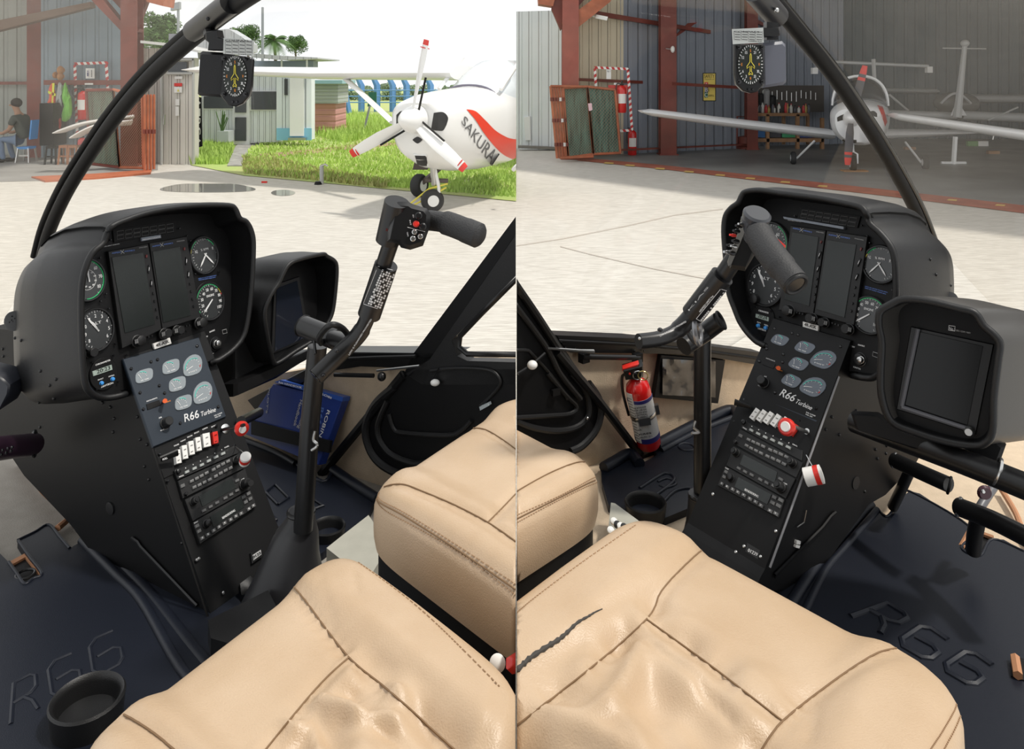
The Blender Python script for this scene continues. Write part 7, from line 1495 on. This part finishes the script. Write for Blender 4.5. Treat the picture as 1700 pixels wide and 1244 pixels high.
# ---- cyclic
cy = thing('cyclic_stick', 'black T-bar cyclic stick with padded grip, right view', 'control stick', 'R')
MB().tube([P(1166, 840, 1.78), P(1166, 700, 1.78), P(1166, 560, 1.78)], .0195, 20).build('post', BLKS, cy)
L = []
for y, rx, ry, cx in ((930, 52, 40, 1180), (900, 44, 34, 1176), (870, 33, 28, 1172), (845, 26, 23, 1168), (820, 22, 20, 1165)):
    c = P(cx, y, 1.78); L.append([c+V(math.cos(2*math.pi*k/24)*rx/1300*1.78, math.sin(2*math.pi*k/24)*ry/1300*1.78, .004*math.sin(k*3.1)) for k in range(24)])
MB().loft(L).build('rubber_boot', mat('boot_vinyl', (.015, .015, .017), .45), cy); MB().ring(P(1165, 824, 1.78), UP, .027, .004).build('boot_rim', BLKS, cy)
MB().tube([P(1195, 533, 1.7), P(1170, 552, 1.72), P(1135, 575, 1.68)], .020, 20).build('hub_tube', BLKS, cy); MB().ring(P(1197, 532, 1.695), V(.8, -.3, .5), .019, .003).build('hub_rim', BLK, cy)
MB().tube(spline([P(1060, 567, 1.5), P(1095, 562, 1.52), P(1125, 548, 1.54), P(1150, 522, 1.54), P(1175, 490, 1.52), P(1200, 458, 1.50), P(1222, 425, 1.48)], 6), [.0145]*12+[.017]*25, 20).build('arm_tube', BLKS, cy)
MB().tube([P(1150, 522, 1.535), P(1199, 458, 1.495)], .0225, 24).build('placard_sleeve', BLKS, cy)
MB().ring(P(1150, 545, 1.6), V(1, .3, .2), .028, .006).build('wire_loom', BLK2, cy); MB().ring(P(1158, 552, 1.52), V(.9, -.4, .2), .022, .005).build('wire_loom', mat('braided_cable', (.25, .25, .26), .3, .8), cy)
sp_ = Plane(P(1180, 500, 1.468), CAM-P(1180, 500, 1.468)); cell = MB(); st_ = bvh([o for o in cy.children if o.name.startswith('placard_sleeve')][0])
cellgrid(st_, ZJ(1085, 822), (39, -47), (10, 6), 17, 3, cell, (2, 6), .75)
for a_, b_ in (((1062, 815), (1205, 640)), ((1105, 835), (1250, 655)), ((1062, 815), (1100, 835)), ((1210, 640), (1250, 652))):
    qq = [onto(st_, (ZJ(*a_)[0]+(ZJ(*b_)[0]-ZJ(*a_)[0])*t/8, ZJ(*a_)[1]+(ZJ(*b_)[1]-ZJ(*a_)[1])*t/8)) for t in range(9)]; qq = [p for p in qq if p is not None]
    if len(qq) > 2: MB().tube(qq, .0005, 4).build('placard_border', WHT, cy)
cell.build('placard_table', WHT, cy, smooth=False, kind='stuff'); textp(MB(), sp_, 'AIRSPEED LIMITS Vne', ZJ(1085, 780), ZJ(1165, 682), 3, .003).build('lettering', WHT, cy, smooth=False); textp(MB(), sp_, 'KIAS', ZJ(1020, 770), ZJ(1135, 630), 2.6, .003).build('lettering', mat('dim_white', (.4, .4, .4), .6), cy, smooth=False)
textp(MB(), sp_, 'LOW-G PUSHOVERS PROHIBITED', ZJ(850, 922), ZJ(1005, 835), 2.6, .004).build('lettering', WHT, cy, smooth=False)
MB().ell(P(*ZJ(848, 880), 1.49), (.005, 0, 0), (0, .005, 0), (0, 0, .004)).build('rivet', BLKG, cy); MB().ell(P(*ZJ(728, 932), 1.485), (.003, 0, 0), (0, .003, 0), (0, 0, .003)).build('rivet', STEEL, cy)
gm_ = mat('head_grey_satin', (.045, .048, .055), .4)
hp_ = Plane(P(1240, 400, 1.40), CAM-P(1240, 400, 1.40))
MB().prism([hp_.at(ZJ(*p), .01) for p in ((1375, 185), (1490, 230), (1480, 300), (1420, 420), (1350, 535), (1260, 520), (1255, 490), (1330, 300), (1345, 240))], hp_.n*.05, .008).build('switch_head', BLKS, cy)
MB().tube([P(1252, 366, 1.40), P(1243, 405, 1.41)], [.023, .021], 24).build('head_barrel', gm_, cy); MB().lathe(P(1257, 356, 1.39), V(.1, -.45, .85), [(.024, -.01), (.025, 0), (.021, .004)], 28).build('head_cap', gm_, cy)
MB().tube(spline([P(1256, 378, 1.39), P(1265, 400, 1.36), P(1285, 428, 1.32), P(1305, 452, 1.29), P(1320, 470, 1.27)], 6), [.019]*3+[.0245]*14+[.0225]*8, 28).build('padded_grip', mat('foam_grip', (.022, .022, .023), .6, bump=.6, bs=350), cy)
ge = P(1321, 472, 1.268); gd = (ge-P(1305, 452, 1.29)).normalized()
MB().ring(ge, gd, .0185, .004, 32, 8).build('grip_end_ring', BLK2, cy); MB().lathe(ge, gd, [(.0155, -.004), (.0155, .0015)], 24).build('grip_bore', BLKG, cy)
MB().prism([hp_.at(ZJ(*p), .014) for p in ((1335, 232), (1352, 225), (1352, 300), (1268, 500), (1252, 505), (1245, 480))], hp_.n*.01, .002).build('switch_plate', STEEL, cy, smooth=False)
for x, y, r, m_ in ((1315, 270, 3.5, BLKS), (1300, 300, 3.5, BLKS), (1280, 325, 3, REDP), (1295, 360, 4, BLKS), (1262, 385, 3, BLKS), (1285, 390, 3, STEEL), (1245, 425, 3.5, STEEL), (1272, 430, 4, BLKS), (1330, 260, 3, STEEL)):
    c = hp_.at(ZJ(x+12, y), .012); ax = (hp_.at(ZJ(x-12, y-4), .022)-c).normalized(); rm = hp_.m(ZJ(x, y), r); MB().lathe(c, ax, [(rm, 0), (rm, .008), (rm*.6, .010), (rm*.6, .016)], 12).build('toggle' if m_ is STEEL else 'push_button', m_, cy)
MB().prism([P(*ZK(*p), 1.40) for p in ((50, 320), (125, 385), (118, 418), (70, 365))], V(0, -.012, 0), .002).build('red_trigger', REDP, cy); MB().prism([P(*ZK(*p), 1.41) for p in ((-3, 268), (10, 270), (10, 290), (-3, 285))], V(0, -.01, 0)).build('red_trigger', REDP, cy)
MB().tube(spline([P(*ZL(1090, 290), 1.75), P(*ZL(1080, 330), 1.745), P(*ZL(1110, 360), 1.74), P(*ZL(1065, 365), 1.73)], 5), .003, 6).build('lock_pin', STEEL, cy)
# ---- bow and compass
bw = thing('canopy_bow', 'curved black canopy bow sweeping down the upper right of the right view', 'canopy frame', 'R')
bp_ = [((1546, 402), 2.3), ((1530, 360), 2.24), ((1508, 315), 2.16), ((1468, 245), 2.02), ((1430, 185), 1.9), ((1385, 120), 1.76), ((1325, 45), 1.6), ((1288, 0), 1.5), ((1250, -50), 1.4)]
MB().tube(spline([P(x-6, y, d) for (x, y), d in bp_], 6), .0165, 16).build('bow_tube', MC['bow_black'], bw); MB().tube(spline([P(x+7, y-2, d+.02) for (x, y), d in bp_], 6), .008, 12).build('glazing_strip', mat('black_shiny_rubber', (.01, .01, .01), .15), bw)
MB().tube([P(1290, 28, 1.5), P(1252, -16, 1.42)], .0225, 16).build('bow_sleeve', mat('sleeve_grey', (.03, .03, .033), .4), bw); MB().ell(P(1289, 17, 1.44), (.005, 0, 0), (0, .005, 0), (0, 0, .005)).build('bolt', STEEL, bw)
mag_compass('R', 'grey sided magnetic compass with placard hanging from the bow, right view', 1.42,
    [(1266, 72), (1300, 68), (1306, 74), (1307, 136), (1302, 141), (1268, 146)], ZC(1527, 420), 21, 33.5,
    [ZC(1408, 190), ZC(1610, 180), ZC(1614, 278), ZC(1414, 288)], [(1268, 46), (1293, 45), (1296, 58), (1290, 62), (1268, 60)],
    [ZC(*p) for p in ((1425, 290), (1610, 285), (1618, 520), (1610, 560), (1570, 600), (1530, 608), (1480, 595), (1435, 550), (1425, 480))], mat('compass_grey', (.11, .115, .14), .4))
MB().prism([P(x, y, 1.44) for x, y in ((1273, 36), (1292, 38), (1292, 66), (1273, 66))], V(0, -.02, 0)).build('compass_hanger', BLKS, side='R', smooth=False, label='short black bracket joining the right compass to the bow', cat='bracket')
glass('windscreen_pane', 'R', 'curved windscreen pane with painted reflection haze right of the canopy bow, right view', [(x+4, y-2, d+.04) for (x, y), d in bp_], [(1790, 640, 2.45), (1790, 480, 2.4), (1790, 300, 2.3), (1790, 220, 2.2), (1790, 140, 2.1), (1790, 60, 1.95), (1790, 0, 1.8), (1700, -60, 1.6), (1500, -70, 1.5)], gld, bulge=.05)
glass('windscreen_pane', 'R', 'clear curved windscreen pane left of the canopy bow, right view', [(x-8, y, d+.05) for (x, y), d in bp_], [(1200, 583, 2.5), (1060, 562, 2.3), (925, 545, 2.1), (850, 450, 2.1), (840, 330, 2.1), (840, 220, 2.0), (840, 100, 1.9), (840, 0, 1.8), (840, -60, 1.7)], glc, bulge=.05)
# ---- side display pod
gpd = thing('display_pod', 'large black hooded side display pod with blank screen, right view', 'display', 'R')
PG = tilted(P(1560, 620, 1.45), V(math.sin(math.radians(35)), math.cos(math.radians(35)), 0), 12)
lipG = [(1464, 660), (1462, 620), (1464, 570), (1459, 540), (1461, 518), (1478, 506), (1500, 497), (1540, 500), (1590, 512), (1618, 520), (1632, 540), (1650, 556), (1660, 572), (1657, 600), (1650, 660), (1648, 715), (1636, 735), (1615, 740), (1570, 733), (1520, 718), (1480, 700)]
FG = V(math.sin(math.radians(62)), math.cos(math.radians(62)), 0)
hood(gpd, PG, lipG, FG, [(1.02, .02, 0), (1.03, .09, -.01), (1.02, .15, -.02), (.95, .21, -.03), (.7, .25, -.04)], lambda f, p: .01+.05*max(0, 1-f)**.7, mat('black_plastic_reflecting', (.045, .042, .038), .38, bump=.1, bs=700), edge=.007, innerscale=.93)  # black shell coloured grey-brown, the light it reflects put into the base
quad(PG, ident, [(1512, 542), (1650, 572), (1620, 722), (1488, 680)], .004, BLKS, 'display_bezel', gpd, -.002, .002)
quad(PG, ident, [(1522, 550), (1632, 575), (1606, 706), (1500, 672)], .006, mat('dark_screen', (.004, .004, .004), .15, spec=.3), 'screen', gpd, .003, .0005)
MB().tube([PG.at((1524, 546), .012), PG.at((1497, 674), .012)], .004, 8).build('bezel_rail', mat('grey_metal_rail', (.1, .1, .11), .4), gpd); MB().tube([PG.at((1497, 676), .012), PG.at((1606, 712), .012)], .004, 8).build('bezel_rail', MC['grey_metal_rail'], gpd)
MB().lathe(PG.at((1609, 716), .005), PG.n, [(.009, 0), (.009, .01), (.006, .014)], 16).build('pod_knob', STEEL, gpd)
outline(gpd, PG, ident, [ZK(1085, 855), ZK(1122, 860), ZK(1120, 888), ZK(1082, 882)], .0006, WHT, .004, 'placard_border'); textp(MB(), PG, 'No.1', ZK(1088, 882), ZK(1120, 886), 5, .004).build('lettering', WHT, gpd, smooth=False); textp(MB(), PG, 'GPS / COM / NAV', ZK(1126, 888), ZK(1212, 904), 2.6, .004).build('lettering', MC['dim_white'], gpd, smooth=False)
MB().prism([PG.at(p, -.03) for p in ((1412, 688), (1450, 690), (1500, 722), (1600, 742), (1650, 728), (1668, 745), (1652, 790), (1560, 760), (1420, 714))], PG.n*.05, .006).build('pod_neck', BLK, gpd)
def bar(pts, ds, r, nm, par, m=BLKS): return MB().tube(spline([P(x, y, d) for (x, y), d in zip(pts, ds)], 4), r, 20).build(nm, m, par)
pa = thing('pod_support_arm', 'thick black tube arm carrying the right display pod', 'tube', 'R')
bar([(1418, 700), (1520, 738), (1620, 775), (1720, 815)], [1.62, 1.5, 1.38, 1.28], .022, 'arm_tube', pa); MB().ring(P(1655, 783, 1.34), V(.8, -.4, -.3), .022, .003).build('tape_ring', STEEL, pa)
pd1 = thing('foot_pedal', 'short black pedal tube with worn silver end above the right mat', 'pedal', 'R')
bar([(1484, 764), (1530, 785), (1575, 805)], [1.75, 1.68, 1.62], .016, 'pedal_tube', pd1); MB().ring(P(1484, 764, 1.75), V(.8, -.5, -.2), .014, .004).build('worn_end', STEEL, pd1); bar([(1512, 778), (1495, 815), (1482, 842)], [1.78, 1.84, 1.88], .012, 'pedal_post', pd1); MB().ring(P(1576, 806, 1.62), V(.8, -.5, -.2), .016, .003).build('end_rim', BLK, pd1)
pd2 = thing('foot_pedal', 'long black pedal tube on an upright post at the right edge', 'pedal', 'R')
bar([(1592, 842), (1650, 865), (1720, 900)], [1.6, 1.52, 1.42], .018, 'pedal_tube', pd2); MB().ring(P(1592, 842, 1.6), V(.8, -.5, -.2), .016, .005).build('worn_end', STEEL, pd2); bar([(1624, 860), (1618, 890), (1616, 915)], [1.6, 1.62, 1.64], .015, 'pedal_post', pd2); bar([(1650, 808), (1630, 838), (1616, 866)], [1.66, 1.62, 1.6], .009, 'pedal_link', pd2, mat('grey_metal_rail', (.1, .1, .11), .4))
MB().lathe(P(1632, 816, 1.6), V(0, -1, 0), [(.012, 0), (.015, .004), (.012, .01)], 20).build('purple_cap', mat('purple_cap', (.05, .01, .02), .25), pd2); MB().lathe(P(1632, 816, 1.588), V(0, -1, 0), [(.004, 0), (.003, .003)], 12).build('cap_screw', STEEL, pd2)
co = thing('floor_cutout', 'square floor opening around the pedal post with bare tan edge, right mat', 'opening', 'R')
q4 = [ZM(1250, 950), ZM(1385, 1000), ZM(1305, 1105), ZM(1192, 1055)]; MB().prism([G(x, y, FL_R-.004) for x, y in q4], V(0, 0, .004)).build('dark_opening', BLK, co, smooth=False)
Q = [G(x, y, FL_R-.009) for x, y in q4]; MB().tube([Q[0], Q[1]], .006, 6).build('foam_edge', tanm, co); MB().tube([Q[0], Q[3]], .006, 6).build('foam_edge', tanm, co)
co = thing('floor_cutout', 'floor opening with bare tan edge at the right edge of the mat', 'opening', 'R'); q4 = [(1682, 1090), (1730, 1100), (1730, 1140), (1678, 1122)]; MB().prism([G(x, y, FL_R-.014) for x, y in q4], V(0, 0, .004)).build('dark_opening', BLK, co, smooth=False); MB().tube([G(1685, 1092, FL_R-.02), G(1690, 1122, FL_R-.02)], .008, 6).build('foam_edge', tanm, co)
MB().tube(spline([G(x, y, FL_R-.012) for x, y in ((1662, 812), (1685, 850), (1700, 885), (1730, 930))], 4), .007, 8).build('carpet_binding', tanm, side='R', label='tan bound carpet edge behind the right pedals', cat='carpet edge')
# ================================================================ the two views meet along one upright plane; every solid is cut there, then origins are set
import bmesh
def top(o):
    while o.parent: o = o.parent
    return o
def finish():
    dead = []
    for o in REG:
        if o.type != 'MESH' or not o.get('_side'): continue
        L = o['_side'] == 'L'; xs = [v.co.x for v in o.data.vertices]
        if not xs: dead.append(o); continue
        if L and max(xs) < -.001 or (not L) and min(xs) > .001: continue
        if L and min(xs) > -.001 or (not L) and max(xs) < .001: dead.append(o); continue
        bm = bmesh.new(); bm.from_mesh(o.data)
        r = bmesh.ops.bisect_plane(bm, geom=bm.verts[:]+bm.edges[:]+bm.faces[:], plane_co=(-.001 if L else .001, 0, 0), plane_no=(1, 0, 0), clear_outer=L, clear_inner=not L)
        ed = [e for e in r['geom_cut'] if isinstance(e, bmesh.types.BMEdge)]
        try: bmesh.ops.holes_fill(bm, edges=[e for e in ed if e.is_valid], sides=0)
        except Exception: pass
        bm.to_mesh(o.data); bm.free()
        if not o.data.polygons: dead.append(o)
    for o in dead:
        for c in list(o.children): c.parent = o.parent
        REG.remove(o); bpy.data.objects.remove(o)
    for o in [o for o in REG if o.type == 'EMPTY' and not o.children]: REG.remove(o); bpy.data.objects.remove(o)
    tops = {}
    for o in REG: tops.setdefault(top(o).name, []).append(o)
    for k, lst in tops.items():
        r = bpy.data.objects[k]; vs = [v.co for o in lst if o.type == 'MESH' for v in o.data.vertices]
        lo = Vector([min(v[i] for v in vs) for i in range(3)]); hi = Vector([max(v[i] for v in vs) for i in range(3)])
        loc = V((lo.x+hi.x)/2, (lo.y+hi.y)/2, lo.z)
        for o in lst:
            if o.type == 'MESH': o.data.transform(Matrix.Translation(-loc))
        r.location = loc
        for o in lst:
            if '_side' in o: del o['_side']
finish()
